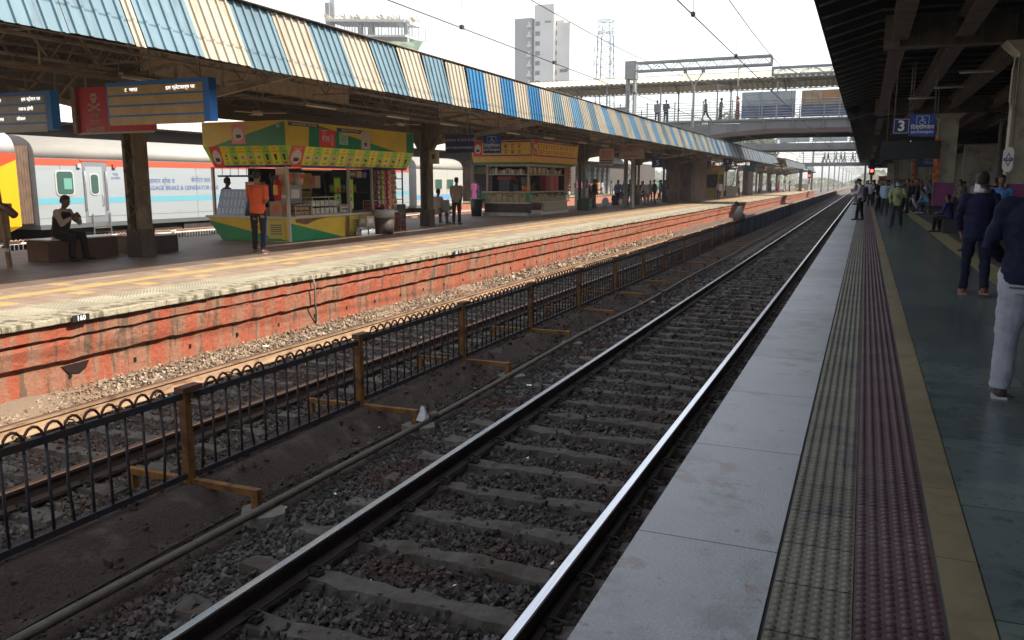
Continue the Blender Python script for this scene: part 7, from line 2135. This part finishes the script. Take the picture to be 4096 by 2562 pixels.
# poses
STAND = dict(hipL=2, hipR=-3, kneeL=4, kneeR=4, armL=2, armR=-2, elbL=14, elbR=12)
STAND2 = dict(hipL=6, hipR=-4, kneeL=8, kneeR=3, armL=14, armR=4, elbL=70, elbR=20, inL=30, lean=3)
PHONE = dict(hipL=4, hipR=-2, kneeL=4, kneeR=4, armL=18, armR=20, elbL=85, elbR=90, inL=30, inR=28, head=28, lean=2)
WALK = dict(hipL=24, hipR=-18, kneeL=10, kneeR=24, armL=-18, armR=20, elbL=14, elbR=24, lean=3)
WALK2 = dict(hipL=-16, hipR=20, kneeL=22, kneeR=8, armL=18, armR=-14, elbL=22, elbR=12, lean=2)
SIT = dict(pelvis=.54, hipL=86, hipR=84, kneeL=84, kneeR=86, abdL=8, abdR=8, armL=28, armR=26, elbL=60, elbR=62, inL=20, inR=20, lean=8)
SITFLOOR = dict(pelvis=.13, hipL=120, hipR=115, kneeL=125, kneeR=122, abdL=10, abdR=12, armL=50, armR=50, elbL=40, elbR=40, inL=30, inR=30, lean=15, head=15)
BEND = dict(hipL=8, hipR=-2, kneeL=10, kneeR=8, armL=40, armR=45, elbL=50, elbR=50, inL=30, inR=30, lean=28, head=10)
BK = (.012, .012, .014); NV = (.010, .013, .045); WH = (.55, .55, .56)

# --- the two men walking away at the right edge of the picture
def belt(t, J):
    b = MB(); pts = [J['pel'] + Vector((.177 * math.cos(a), .142 * math.sin(a), -.085)) for a in np.linspace(0, 2 * PI, 25)]
    b.tube(pts, .009, 5); b.build("belt", M_greydk, t)
P_near = dict(STAND, hipL=8, hipR=-10, kneeL=6, kneeR=14, armL=6, elbL=48, armR=10, elbR=60, outL=20, outR=20, inL=22, inR=30, girth=1.14, hem=.06, legw=1.08, hair='short', yaw=-12, cuff=1.05)
def sole(t, J):
    for n in 'LR':
        a = J['ank' + n]; b = MB(); b.box(a.x - .05, a.x + .05, a.y - .075, a.y + .2, a.z - .09, a.z - .068); b.build("sole", mat("sole_white", (.35, .34, .33), .6), t)
person("heavy man in navy shirt and pale grey trousers cut by the right edge", (1.15, 6.9, 0), -6, "near", P_near, 0, (.008, .012, .032), (.27, .29, .36), (.03, .022, .024), M_skind, 1.02, extra=lambda t, J: (belt(t, J), sole(t, J)))
P_navy = dict(WALK, hipL=6, hipR=-10, kneeL=6, kneeR=16, armL=6, armR=-4, elbL=18, elbR=14, outL=16, outR=14, hem=.10, girth=1.05, legw=.98, lean=1, hair='short', yaw=6)
def scarf(t, J):
    b = MB(); hc = J['head']; hu, hr, hf = J['hu'], J['hr'], J['hf']
    vs = []
    b.tube([J['neck'] + hr * .07 + hf * .03 + hu * .01, J['neck'] - hf * .075 + hu * .03, J['neck'] - hr * .08 + hf * .01 + hu * .03], .036, 8)
    b.hexa([hc - hr * .1 - hu * .15, hc - hr * .05 - hu * .16 - hf * .08, hc + hr * .0 - hu * .15 - hf * .09, hc - hr * .04 - hu * .13 - hf * .02], [hc - hr * .088 - hu * .03 + hf * .02, hc - hr * .085 - hu * .04 - hf * .03, hc - hr * .04 - hu * .06 - hf * .085, hc - hr * .02 - hu * .05])
    b.build("scarf", mat("scarf_white", (.5, .5, .55), .8), t)
    for n in 'LR':
        a = J['ank' + n]; q = MB(); q.box(a.x - .055, a.x + .055, a.y - .08, a.y + .19, a.z - .09, a.z - .07); q.build("sandal_sole", mat("sandal_pale", (.35, .2, .17), .6), t)
person("man in a long navy shirt and white scarf walking away on the green floor", (1.52, 13.45, 0), -4, "navy", P_navy, 0, (.009, .012, .042), (.010, .015, .026), (.13, .05, .035), M_skin, .985, extra=scarf)

# --- mask man in the green shirt walking toward the camera
P_mask = dict(WALK2, hipL=-12, hipR=16, kneeL=16, kneeR=6, armL=22, elbL=75, inL=42, armR=-4, elbR=14, outR=16, outL=18, hem=.1, legw=1.05)
def mask(t, J):
    hc, hu, hr, hf = J['head'], J['hu'], J['hr'], J['hf']; b = MB()
    vs = []
    for i in range(7):
        a = rad(-66 + 22 * i)
        for z, k in ((-.10, .9), (-.06, 1.08), (-.005, 1.06)):
            vs.append(hc + hu * z + hr * (.082 * k * math.sin(a)) + hf * (.018 + .088 * k * math.cos(a)))
    b.add(vs, [(i * 3 + j, (i + 1) * 3 + j, (i + 1) * 3 + j + 1, i * 3 + j + 1) for i in range(6) for j in range(2)], 0, True)
    b.build("face_mask", mat("mask_blue", (.2, .4, .52), .7), t, fix=False)
    w_ = J['wriL'] + J['hdL'] * .09; b = MB(); b.box(w_.x - .05, w_.x + .05, w_.y - .02, w_.y + .03, w_.z - .06, w_.z + .07); b.build("carried_pouch", M_greydk, t)
    c = MB(); nk = J['neck']
    c.hexa([nk + Vector((-.07, .05, -.05)), nk + Vector((.07, .05, -.05)), nk + Vector((.05, .075, -.06)), nk + Vector((-.05, .075, -.06))], [nk + Vector((-.065, .02, .02)), nk + Vector((.065, .02, .02)), nk + Vector((.03, .07, .0)), nk + Vector((-.03, .07, .0))])
    c.build("collar", cloth("olive_yellow", (.26, .30, .11)), t)
person("man in a yellow-green shirt and light blue face mask walking toward the camera", (1.08, 32.4, 0), 172, "mask", P_mask, 0, cloth("lime", (.24, .29, .12)), (.03, .03, .04), BK, M_skind, .96, extra=mask)

def bag(t, J, c=(.012, .012, .014), strap=True, back=True):
    b = MB(); s_ = J['sh']; F_ = J['F']; R_ = J['R']; up = J['up']
    o = s_ - F_ * .2 - up * .22 if back else J['pel'] + R_ * .2 - up * .02
    if back: loft(b, [(o - up * .2, .13, .06, R_, F_), (o, .15, .09, R_, F_), (o + up * .18, .12, .06, R_, F_)], 12)
    else: loft(b, [(o - up * .16, .05, .15, R_, F_), (o + up * .1, .05, .17, R_, F_)], 10)
    if strap:
        for s in (-1, 1): b.tube([s_ + R_ * (s * .09) - F_ * .13, s_ + R_ * (s * .1) + up * .055, s_ + R_ * (s * .11) + F_ * .12 - up * .08, J['chest'] + R_ * (s * .15) - up * .1], .014, 6)
    b.build("backpack", mat("bag_%.2f" % c[0], c, .7), t)
def sling(t, J): bag(t, J, BK, False, False); b = MB(); b.tube([J['sh'] - J['R'] * .1 + J['up'] * .06, J['chest'] + J['F'] * .155, J['pel'] + J['R'] * .2 + J['up'] * .05], .013, 6); b.build("strap", M_greydk, t)
def phone(t, J):
    w_ = (J['wriL'] + J['wriR']) / 2 + J['hdL'] * .12; b = MB(); b.box(w_.x - .04, w_.x + .04, w_.y - .01, w_.y + .01, w_.z - .04, w_.z + .1); b.build("phone", M_greydk, t)
PH2 = dict(PHONE, hipL=10, hipR=-4)
person("man in pale striped shirt looking down at his phone near the edge", (-.14, 38.1, 0), 82, "phone", PH2, 1, (.36, .33, .36), BK, BK, M_skin, 1.0, extra=lambda t, J: (phone(t, J), bag(t, J, BK, True, True), sling(t, J)))
person("bald man in a lilac shirt at the edge behind the man with the phone", (-.58, 63.8, 0), 80, "bald", dict(STAND2, hair='none'), 1, (.38, .32, .40), (.28, .26, .27), BK, M_skin, .98)
CR = [  # label, x, y, face, pose name, pose, top, leg, shoe, extra
    ("man in teal jeans and a dark shirt with a pale backpack on the near platform", .46, 85, 170, "s1", STAND, (.04, .05, .07), (.06, .13, .15), BK, None),
    ("man all in black seen from the side beside the platform tactile strip", .66, 73, 95, "s2", STAND2, BK, BK, BK, None),
    ("man in a grey-white shirt and black trousers facing left with a shoulder bag", .8, 54.9, 88, "s2", STAND2, (.40, .42, .40), BK, BK, 'sling'),
    ("man in a big black jacket and cream trousers stepping left", 1.35, 57.8, 60, "walk", WALK, (.014, .012, .02), (.42, .38, .34), BK, None),
    ("man in a pale blue shirt right behind the masked man", .95, 46, 175, "s1", STAND, (.33, .42, .52), (.04, .04, .05), BK, None),
    ("man in a black shirt and loose white trousers stepping to the right", 2.35, 50.4, 120, "walk2", WALK2, (.012, .012, .018), (.45, .46, .52), (.2, .05, .03), None),
    ("man in a red shirt and dark trousers standing near the first far pillar", 2.8, 57.3, 200, "s1", STAND, (.35, .03, .02), BK, BK, None),
    ("man in a white and navy top bending with a dark backpack", 3.05, 53.4, 250, "bend", BEND, (.30, .30, .38), (.03, .045, .08), (.4, .4, .4), 'bag'),
    ("grey haired woman in a pale grey dress behind the backpack man", 3.0, 62, 190, "wom", dict(STAND, skirt=.25, hair='bun'), (.25, .23, .23), (.22, .2, .2), BK, None),
    ("man in white holding a large white bundle near the platform edge", .2, 76, 160, "s2", STAND2, (.46, .44, .48), (.10, .1, .12), BK, None),
    ("man with a white striped backpack leaning on the first far pillar", 3.6, 55.5, 260, "s2", STAND2, (.10, .14, .24), BK, BK, 'bag'),
    ("tall man in dark clothes walking between the two pale shirts far off", .9, 92, 10, "walk", WALK, (.03, .03, .04), (.03, .03, .04), BK, None),
    ("man in a dark teal shirt beside the edge crowd", .3, 97, 185, "s1", STAND, (.03, .06, .07), (.05, .05, .07), BK, None),
    ("man in an olive shirt among the edge crowd", 1.3, 80, 175, "s1", STAND, (.10, .11, .06), BK, BK, None),
    ("woman in a dull pink sari among the edge crowd", 1.6, 88, 200, "wom", dict(STAND, skirt=.25, hair='bun'), (.28, .1, .14), (.25, .08, .12), BK, None),
    ("man in a white shirt far down by the red signal", .1, 105, 180, "s1", STAND, (.45, .45, .47), (.06, .06, .08), BK, None),
]
for i in range(12):
    x = (.75, 2.6, 1.6, 3.3, 2.1, 1.0)[i % 6] + .12 * (i // 6); y = 61 + i * 1.15 if i % 2 else 49 + i * 1.3
    CR.append((("%s dark figure packed in the middle of the platform crowd" % "first second third fourth fifth sixth seventh eighth ninth tenth eleventh twelfth".split()[i]), x, y, random.uniform(0, 360), ("s1", "s2")[i % 2], (STAND, STAND2)[i % 2], random.choice((BK, (.05, .05, .07), (.03, .04, .09), (.09, .07, .06))), BK, BK, None))
for i, (x, y, a, c, lb) in enumerate((
    (2.0, 47, (.05, .05, .06), BK, "man in dark grey between the black shirt man and the purple pillar"), (1.55, 53, (.2, .22, .26), BK, "man in faded blue-grey behind the masked man"), (2.7, 52, (.03, .03, .04), BK, "man in black jacket by the bending backpack man"), (.35, 60, (.3, .3, .32), BK, "man in silver grey behind the man with the phone"), (3.3, 60, (.1, .07, .06), BK, "man in brown by the red shirt man"), (2.2, 59, (.07, .07, .1), BK, "man in ink blue by the red shirt man"),
    (.9, 66, (.03, .04, .06), BK, "man in near-black clothes just right of the dark side-on man"), (1.5, 64, (.05, .05, .06), (.1, .1, .11), "man in charcoal beside the cream trousers man"),
    (1.9, 69, (.12, .1, .09), BK, "man in taupe in the second row of the crowd"), (2.5, 64.5, (.2, .19, .2), BK, "man in mid grey in the second row of the crowd"), (1.1, 70, (.25, .27, .3), BK, "man in a faded blue shirt in the second row of the crowd"),
    (1.7, 75, BK, BK, "man in black in the third row of the crowd"), (.5, 79, (.3, .3, .3), BK, "man in light grey in the third row of the crowd"), (2.3, 76, (.04, .07, .12), BK, "man in midnight blue in the third row of the crowd"),
    (1.2, 86, (.2, .05, .05), BK, "man in dull red in the fourth row of the crowd"), (2.0, 83, (.08, .08, .09), BK, "man in dark slate in the fourth row of the crowd"), (.8, 89, (.1, .12, .1), BK, "man in grey-green in the fourth row of the crowd"),
    (1.5, 96, (.3, .28, .25), BK, "man in cream in the last row of the crowd"), (.9, 101, BK, BK, "man in black in the last row of the crowd"), (1.9, 103, (.1, .1, .14), BK, "man in dusky blue in the last row of the crowd"))):
    CR.append((lb, x, y, random.uniform(60, 200), ("s1", "s2")[i % 2], (STAND, STAND2)[i % 2], a, c, BK, None))
def ex(k):
    return {'sling': sling, 'bag': lambda t, J: bag(t, J, (.016, .016, .022))}.get(k)
for lb, x, y, fc, kn, P, a, c, s_, e_ in CR:
    person(lb, (x, y, 0), fc, kn, P, 1 if y < 60 else 2, a, c, s_, M_skin, random.uniform(.96, 1.02), "people waiting along the near platform", extra=ex(e_))
person("man in a light blue T-shirt sitting on the stone seat and leaning forward", (3.05, 47.9 - .2, 0), 60, "sitlean", dict(SIT, lean=34, armL=50, armR=50, elbL=40, elbR=40, pelvis=.52), 1, (.14, .32, .45), (.04, .05, .08), (.4, .4, .4), M_skin, 1.0, "people waiting along the near platform", extra=None)
# right hand side, by the nearest pillar
person("man in a pink shirt sitting sideways by the nearest pillar, hand at his face", (2.62, 20.6, 0), 78, "pink", dict(SIT, armL=55, elbL=115, inL=10, yaw=16, pelvis=.62, lean=10), 1, (.33, .12, .27), (.03, .03, .05), BK, M_skin, 1.0)
t = thing("stone_block", "dark stone block under the man in the pink shirt", "block", (2.76, 20.6, 0)); MB().box(-.25, .35, -.3, .3, 0, .5).build("block", M_bench, t)
person("man in a bright blue shirt standing behind the man in pink", (2.95, 22.6, 0), 178, "s1", STAND, 1, (.08, .20, .48), (.05, .015, .03), BK, M_skind, 1.0)
person("person in a dark blue top sitting just left of the navy shirt man", (2.5, 29.5, 0), 60, "sit", SIT, 1, (.02, .03, .12), BK, BK, M_skind, .88)
t = thing("stone_block", "dark stone block under the person in dark blue", "block", (2.62, 29.5, 0)); MB().box(-.3, .3, -.3, .3, 0, .44).build("block", M_bench, t)
CR2 = [("person in black nearest the camera in the dark crowd", BK), ("person in dark plum near the front of the dark crowd", (.07, .02, .07)), ("person in dim blue shirt near the front of the dark crowd", (.05, .07, .16)), ("person in dark brown near the front of the dark crowd", (.06, .035, .03)), ("person in dim white near the front of the dark crowd", (.25, .25, .26)), ("person in dark grey near the front of the dark crowd", (.05, .05, .055)),
       ("man in an orange vest in the dark crowd behind the purple pillar", (.45, .16, .03)), ("person in black facing away in the dark crowd", BK), ("person with a pale cap in the dark crowd nearest the purple pillar", (.16, .15, .12)), ("person in grey in the dark crowd", (.1, .1, .11)),
       ("person in maroon in the dark crowd", (.14, .03, .04)), ("person in dark olive in the dark crowd", (.06, .06, .03)), ("person with a white scarf in the dark crowd", (.3, .3, .28)), ("person in dark green in the dark crowd", (.03, .07, .05)), ("person in brown in the dark crowd", (.1, .06, .04)),
       ("person in dull blue in the dark crowd", (.05, .08, .15)), ("person in cream deep in the dark crowd", (.25, .23, .18)), ("person in charcoal deep in the dark crowd", (.04, .04, .045)), ("person in violet deep in the dark crowd", (.1, .04, .12)), ("person in khaki deep in the dark crowd", (.15, .12, .07)),
       ("person in dark red deep in the dark crowd", (.2, .02, .02)), ("person in slate deep in the dark crowd", (.06, .07, .08)), ("person in mustard deep in the dark crowd", (.3, .2, .03)), ("person in pale pink deep in the dark crowd", (.3, .2, .2)), ("person in plain black deep in the dark crowd", (.02, .02, .02)), ("person in steel blue deep in the dark crowd", (.1, .15, .2))]
random.seed(21)
spots = [(4.5, 33), (4.9, 31), (5.3, 34), (4.6, 36.5), (4.2, 38.5), (5.0, 38), (4.9, 44), (5.6, 40), (4.7, 50), (5.3, 47), (5.7, 37.5), (6.4, 42), (6.0, 48), (6.8, 46), (5.2, 54), (6.2, 53), (7.0, 51), (4.7, 60), (5.4, 58), (6.6, 57), (3.2, 67), (2.3, 71), (3.0, 78), (2.2, 84), (1.9, 95), (2.6, 90)]
for (lb, c), (x, y) in zip(CR2, spots):
    kn, P = random.choice((("s1", STAND), ("s2", STAND2), ("walk", WALK)))
    person(lb, (x, y, 0), random.uniform(0, 360), kn, P, 2, c, random.choice((BK, (.04, .05, .08), (.1, .09, .08))), BK, random.choice((M_skin, M_skind)), random.uniform(.93, 1.02), "people in the dark crowd under the near canopy")

# --- island platform, in front of and around the stalls
P_or = dict(STAND, hipL=6, hipR=-4, kneeL=6, kneeR=4, armL=26, elbL=60, inL=30, armR=-12, elbR=38, inR=52, outR=10, sleeve='short', hem=.06, yaw=8, head=4, legw=.85)
def slip(t, J):
    for n in 'LR':
        a = J['ank' + n]; fd = Vector((0, 1, 0)); q = MB(); q.box(a.x - .05, a.x + .05, a.y - .08, a.y + .2, a.z - .09, a.z - .07); q.build("sandal_sole", mat("sandal_grey", (.3, .25, .22), .6), t)
    for s, n in ((1, 'R'),):
        h_, k_, a_ = J['hip' + n], J['knee' + n], J['ank' + n]
        b = MB(); b.tube([h_ + Vector((s * .1, .0, -.12)), k_ + Vector((s * .068, 0, 0)), a_ + Vector((s * .058, 0, .04))], .014, 6); b.build("side_stripe", mat("stripe_blue", (.03, .1, .4), .7), t)
person("man in an orange T-shirt and dark track trousers standing at the yellow stall", (-12.55, 15.0, 0), 14, "orange", P_or, 0, (.60, .10, .035), (.018, .018, .022), (.12, .06, .04), M_skin, 1.05, extra=slip)
P_vest = dict(SIT, pelvis=.55, lean=14, armL=52, elbL=100, inL=40, armR=48, elbR=104, inR=42, outL=14, outR=14, yaw=8, head=6, girth=1.08, legw=1.05)
def vest(t, J):
    b = MB(); up, R_, F_ = J['up'], J['R'], J['F']
    loft(b, [(J['pel'] - up * .02, .205, .168, R_, F_), (J['waist'], .19, .16, R_, F_), (J['chest'] - up * .02, .208, .172, R_, F_), (J['chest'] + up * .07, .19, .155, R_, F_), (J['sh'] + up * .015, .125, .105, R_, F_)], 20)
    o = remesh(b, "waistcoat", .016, 2); k = bpy.data.objects.new("waistcoat", o); C.objects.link(k); k.parent = t; o.materials.append(cloth("vest_dark", (.035, .022, .016)))
    g_ = MB(); hc = J['head']
    for s in (-1, 1): g_.tube([hc + J['hf'] * .105 + J['hr'] * (s * .03 + .02 * math.cos(a)) + J['hu'] * (.006 + .016 * math.sin(a)) for a in np.linspace(0, 2 * PI, 9)], .002, 4); g_.tube([hc + J['hf'] * .1 + J['hr'] * (s * .05), hc + J['hr'] * (s * .08)], .002, 4)
    g_.build("glasses", M_greydk, t)
person("man in dark waistcoat sitting with crossed arms on the block bench", (-15.18, 12.05, 0), -78, "vest", P_vest, 0, (.38, .31, .23), (.018, .014, .013), BK, M_skind, .97, extra=vest)
person("vendor in dark green at the left side of the yellow stall", (-17.0, 19.0, 0), -70, "s2", STAND2, 1, (.02, .06, .05), BK, BK, M_skind, .98)
person("vendor inside the yellow stall wearing a mustard shirt, seen among the shelves", (-15.4, 20.6, .12), -75, "s2", STAND2, 1, (.35, .22, .06), BK, BK, M_skind, .98)
person("vendor in blue inside the yellow stall left of the green board", (-15.5, 19.2, .12), -80, "s1", STAND, 1, (.03, .05, .14), BK, BK, M_skind, .98)
P_back = dict(STAND, sleeve='short', hem=.1, girth=1.05)
person("man in a beige shirt and dark trousers standing with his back turned beyond the column", (-14.3, 28.4, 0), 8, "beige", P_back, 1, (.28, .22, .16), (.03, .025, .025), BK, M_skind, 1.0)
person("old man in a pale shirt sitting on the steel bench beside the column", (-15.1, 28.3, 0), -10, "sit", SIT, 1, (.36, .31, .24), (.12, .1, .08), BK, M_skind, .97)
person("vendor in yellow cap inside the orange menu stall", (-15.6, 39.6, .1), -80, "s2", STAND2, 1, (.40, .25, .05), BK, BK, M_skind, .98)
person("vendor in blue and white inside the orange menu stall", (-15.7, 37.6, .1), -85, "s1", STAND, 1, (.20, .26, .40), BK, BK, M_skind, .97)
person("man in a black shirt standing beside the tall grey-white case", (-15.85, 51.0, 0), -60, "s2", STAND2, 1, (.015, .013, .015), (.03, .03, .03), BK, M_skind, 1.0)
IS = []
random.seed(77)
NM = "first second third fourth fifth sixth seventh eighth ninth tenth eleventh twelfth thirteenth fourteenth fifteenth sixteenth".split()
for i in range(16):
    y = 46.5 + i * 1.9; x = -17.4 + (i * 2.3) % 3.1
    kn, P = (("s2", STAND2), ("s1", STAND), ("sit", SIT), ("walk", WALK))[(i * 5) % 4]
    IS.append((NM[i] + " waiting figure past the orange menu stall, counted away from it", x, y, random.uniform(0, 360), kn, P, random.choice((BK, (.05, .05, .08), (.2, .18, .16), (.08, .1, .16), (.15, .05, .06), (.3, .28, .27))), random.choice((BK, (.06, .06, .07), (.14, .12, .1)))))
IS += [("person sitting on the floor at the foot of a lattice column with bags", -16.0, 56.4, 20, "floor", SITFLOOR, BK, (.06, .05, .05)),
      ("person in a brown cloth sitting between two columns on the island platform", -16.4, 63.8, 40, "sit", SIT, (.25, .17, .1), (.1, .07, .05)),
      ("man in a beige shirt half sitting at a column beyond the orange stall", -14.35, 58.6, 70, "bend", BEND, (.36, .28, .22), (.22, .18, .15)),
      ("man in a pale blue shirt standing in profile far along the island platform", -16.9, 74, 120, "s2", STAND2, (.32, .38, .42), (.06, .07, .09), ),
      ("man in a black shirt and khaki trousers with hands in front on the island platform", -14.7, 67, 100, "s2", STAND2, BK, (.26, .21, .15)),
      ("person in grey before the brown stair block", -15.9, 71.5, 180, "s1", STAND, (.14, .15, .17), BK),
      ("person in dark blue before the brown stair block", -15.4, 73, 200, "s2", STAND2, (.04, .06, .12), BK),
      ("man in a brown shirt standing close to the brown stair block", -13.5, 70.6, 185, "s1", STAND, (.13, .08, .06), (.10, .08, .07)),
      ("person in a white shirt with a bag walking in the sunlight beyond the yellow kiosk", -12.1, 76.5, 200, "walk2", WALK2, (.50, .45, .45), (.03, .03, .05)),
      ("person in white by the small counters at the foot of the staircase", -13.4, 99, 90, "s2", STAND2, (.45, .42, .4), BK),
      ("person in black near the end of the canopy", -13.2, 132, 90, "s1", STAND, BK, BK), ("person in a pink sari near the end of the canopy", -12.6, 138, 90, "wom", dict(STAND, skirt=.25, hair='bun'), (.5, .1, .15), (.5, .1, .15)),
      ("person in white near the end of the canopy", -12.2, 143, 90, "s1", STAND, (.5, .5, .5), (.4, .4, .4)), ("person in yellow near the end of the canopy", -11.8, 148, 90, "s1", STAND, (.5, .4, .1), BK)]
for lb, x, y, fc, kn, P, a, c in IS:
    person(lb, (x, y, 0), fc, kn, P, 2 if y > 60 else 1, a, c, BK, M_skind, random.uniform(.96, 1.02), "people far along the island platform", extra=(lambda t, J: bag(t, J, (.05, .05, .06))) if "bag walking" in lb else None)
P_fence = dict(SIT, pelvis=.12, hipL=60, hipR=64, kneeL=60, kneeR=64, lean=26, armL=20, armR=20, elbL=50, elbR=50, flare=.03, hem=.02)
person("hunched person in dark brown with a grey sack sitting on top of the barrier", (-5.15, 39.6, -.2), 80, "hunch", P_fence, 1, (.05, .025, .02), (.05, .03, .03), BK, M_skind, 1.0)
t = thing("grey_sack", "grey sack beside the person sitting on the barrier", "sack", (-5.2, 38.6, -.09)); b = MB(); loft(b, [((0, 0, 0), .24, .2, Vector((1, 0, 0)), Vector((0, 1, 0))), ((0, 0, .3), .2, .18, Vector((1, 0, 0)), Vector((0, 1, 0))), ((.03, .12, .62), .08, .06, Vector((1, 0, 0)), Vector((0, 1, 0)))], 12); b.build("sack", mat("sack_grey", (.17, .15, .14), .9, 0, var=.3), t)
# people on the far platform, in the sun
FP = [("man in a long white kurta and cap raising one hand on the far platform", -30.2, 104.3, (.65, .65, .68), (.6, .6, .62)), ("woman in a purple sari on the sunny far platform", -29.9, 91, (.35, .1, .35), (.3, .08, .3)), ("person in an orange sari left of the man in white", -30.0, 98, (.5, .22, .12), (.5, .25, .14)),
      ("person in pale blue holding a railing beside the orange sari", -30.4, 101, (.3, .4, .5), (.2, .25, .3)), ("person in white leaning far left of the purple sari", -29.7, 86, (.5, .48, .46), (.4, .38, .36)), ("woman in pink seen past the bin of the orange stall", -29.6, 62, (.5, .12, .3), (.5, .12, .3)),
      ("person in white with a bag seen left of the orange stall", -29.6, 56, (.5, .45, .45), (.12, .1, .12)), ("person in a checked grey shirt on the far platform behind the column", -31.2, 108, (.2, .2, .22), BK), ("person in a red sari seen between the far columns", -30.6, 118, (.5, .06, .05), (.4, .05, .05)),
      ("person in cream seen between the far columns", -30.4, 122, (.5, .42, .35), (.4, .35, .3)), ("person in dark clothes on the far platform near the pillars", -31.5, 112, BK, BK), ("person in dull purple on the far platform near the pillars", -31.8, 116, (.15, .08, .18), BK),
      ("person in green far along the far platform", -30.2, 130, (.1, .3, .15), BK), ("person in blue far along the far platform", -30.6, 136, (.1, .2, .45), BK)]
for i, (lb, x, y, a, c) in enumerate(FP):
    if i == 0: kn, P = "kurta", dict(STAND, armR=150, elbR=40, hem=.45, flare=.05)
    elif "sari" in lb or "pink" in lb: kn, P = "wom", dict(STAND, skirt=.25, hair='bun')
    else: kn, P = "s2", STAND2
    person(lb, (x, y, 0), random.uniform(200, 330), kn, P, 2, a, c, BK, M_skind, 1.0, "people on the sunny far platform")
for i in range(14):
    y = 55 + i * 3.1 + random.uniform(-1, 1)
    c = random.choice(((.12, .05, .16), (.3, .08, .2), (.1, .1, .14), (.35, .33, .34), (.06, .05, .07), (.2, .06, .06), (.1, .14, .25)))
    kn, P = random.choice((("s2", STAND2), ("s1", STAND), ("wom", dict(STAND, skirt=.25, hair='bun'))))
    person("%s person in the %s row of the distant crowd on the sunny far platform" % (("tall", "short")[i % 2], "first second third fourth fifth sixth seventh".split()[i // 2]), (random.uniform(-32, -29.6), y, 0), random.uniform(0, 360), kn, P, 2, c, random.choice((BK, c, (.1, .1, .12))), BK, M_skind, (1.03, .93)[i % 2], "people on the sunny far platform")
# people on the footbridges
BR = [("man striding left on the roofed footbridge", -10.3, "walk", WALK, (.14, .15, .17), BK, 90), ("man with a bag walking right behind the striding man on the footbridge", -9.2, "s2", STAND2, (.12, .12, .15), BK, -90), ("person in a red shawl on the footbridge", -7.6, "wom", dict(STAND, skirt=.25, hair='bun'), (.3, .04, .03), (.28, .04, .03), 90),
      ("person in pale grey beside the left gantry mast on the footbridge", -14.2, "s1", STAND, (.25, .28, .32), BK, 180), ("person in dark clothes next to the pale grey one on the footbridge", -13.3, "s2", STAND2, (.06, .06, .07), BK, 200)]
for lb, x, kn, P, a, c, fc in BR:
    x2 = {-10.3: -11.55, -9.2: -10.45, -7.6: -9.2, -14.2: -15.3, -13.3: -14.6}[x]
    person(lb, (x2, 65.2, 6.08), fc, kn, P, 2, a, c, BK, M_skind, 1.0, "people crossing the roofed footbridge")
for i, (x, c) in enumerate(((-6.2, (.2, .2, .2)), (-5.6, BK), (-4.4, (.1, .3, .15)), (-3.6, (.15, .2, .3)), (-3.1, (.3, .3, .3)), (-1.8, (.1, .1, .1)))):
    person("tiny hazy figure on the farthest footbridge, %s from the left" % ("first second third fourth fifth sixth".split()[i]), (x - .4, 149.6, 4.75), 90 if i % 2 else -90, "walk", WALK, 2, c, BK, BK, M_skind, 1.0, "tiny figures on the farthest footbridge")
# ================================================================ AIR
b = MB(); b.box(-420, 420, -60, 900, -3.2, 62)
hz = b.build("haze", [])
hz["kind"] = "stuff"; hz["label"] = "thin pale dusty haze filling the air along the tracks"
hm = bpy.data.materials.new("haze_volume"); hm.use_nodes = True
for n_ in list(hm.node_tree.nodes):
    if n_.type == 'BSDF_PRINCIPLED': hm.node_tree.nodes.remove(n_)
pv = hm.node_tree.nodes.new("ShaderNodeVolumePrincipled")
pv.inputs["Color"].default_value = (.93, .95, 1, 1); pv.inputs["Density"].default_value = 0.0006
pv.inputs["Anisotropy"].default_value = .3
hm.node_tree.links.new(pv.outputs[0], hm.node_tree.nodes["Material Output"].inputs["Volume"])
hz.data.materials.append(hm)
# ================================================================ lettering curves become meshes
bpy.context.view_layer.update()
dg = bpy.context.evaluated_depsgraph_get()
for o in [o for o in bpy.data.objects if o.type == 'FONT']:
    me = bpy.data.meshes.new_from_object(o.evaluated_get(dg))
    nm = o.name.split('.')[0]
    k = bpy.data.objects.new(nm, me)
    C.objects.link(k)
    k.parent = o.parent
    k.location = o.location; k.rotation_euler = o.rotation_euler; k.scale = o.scale
    for key in ("label", "category", "kind"):
        if key in o: k[key] = o[key]
    bpy.data.objects.remove(o)
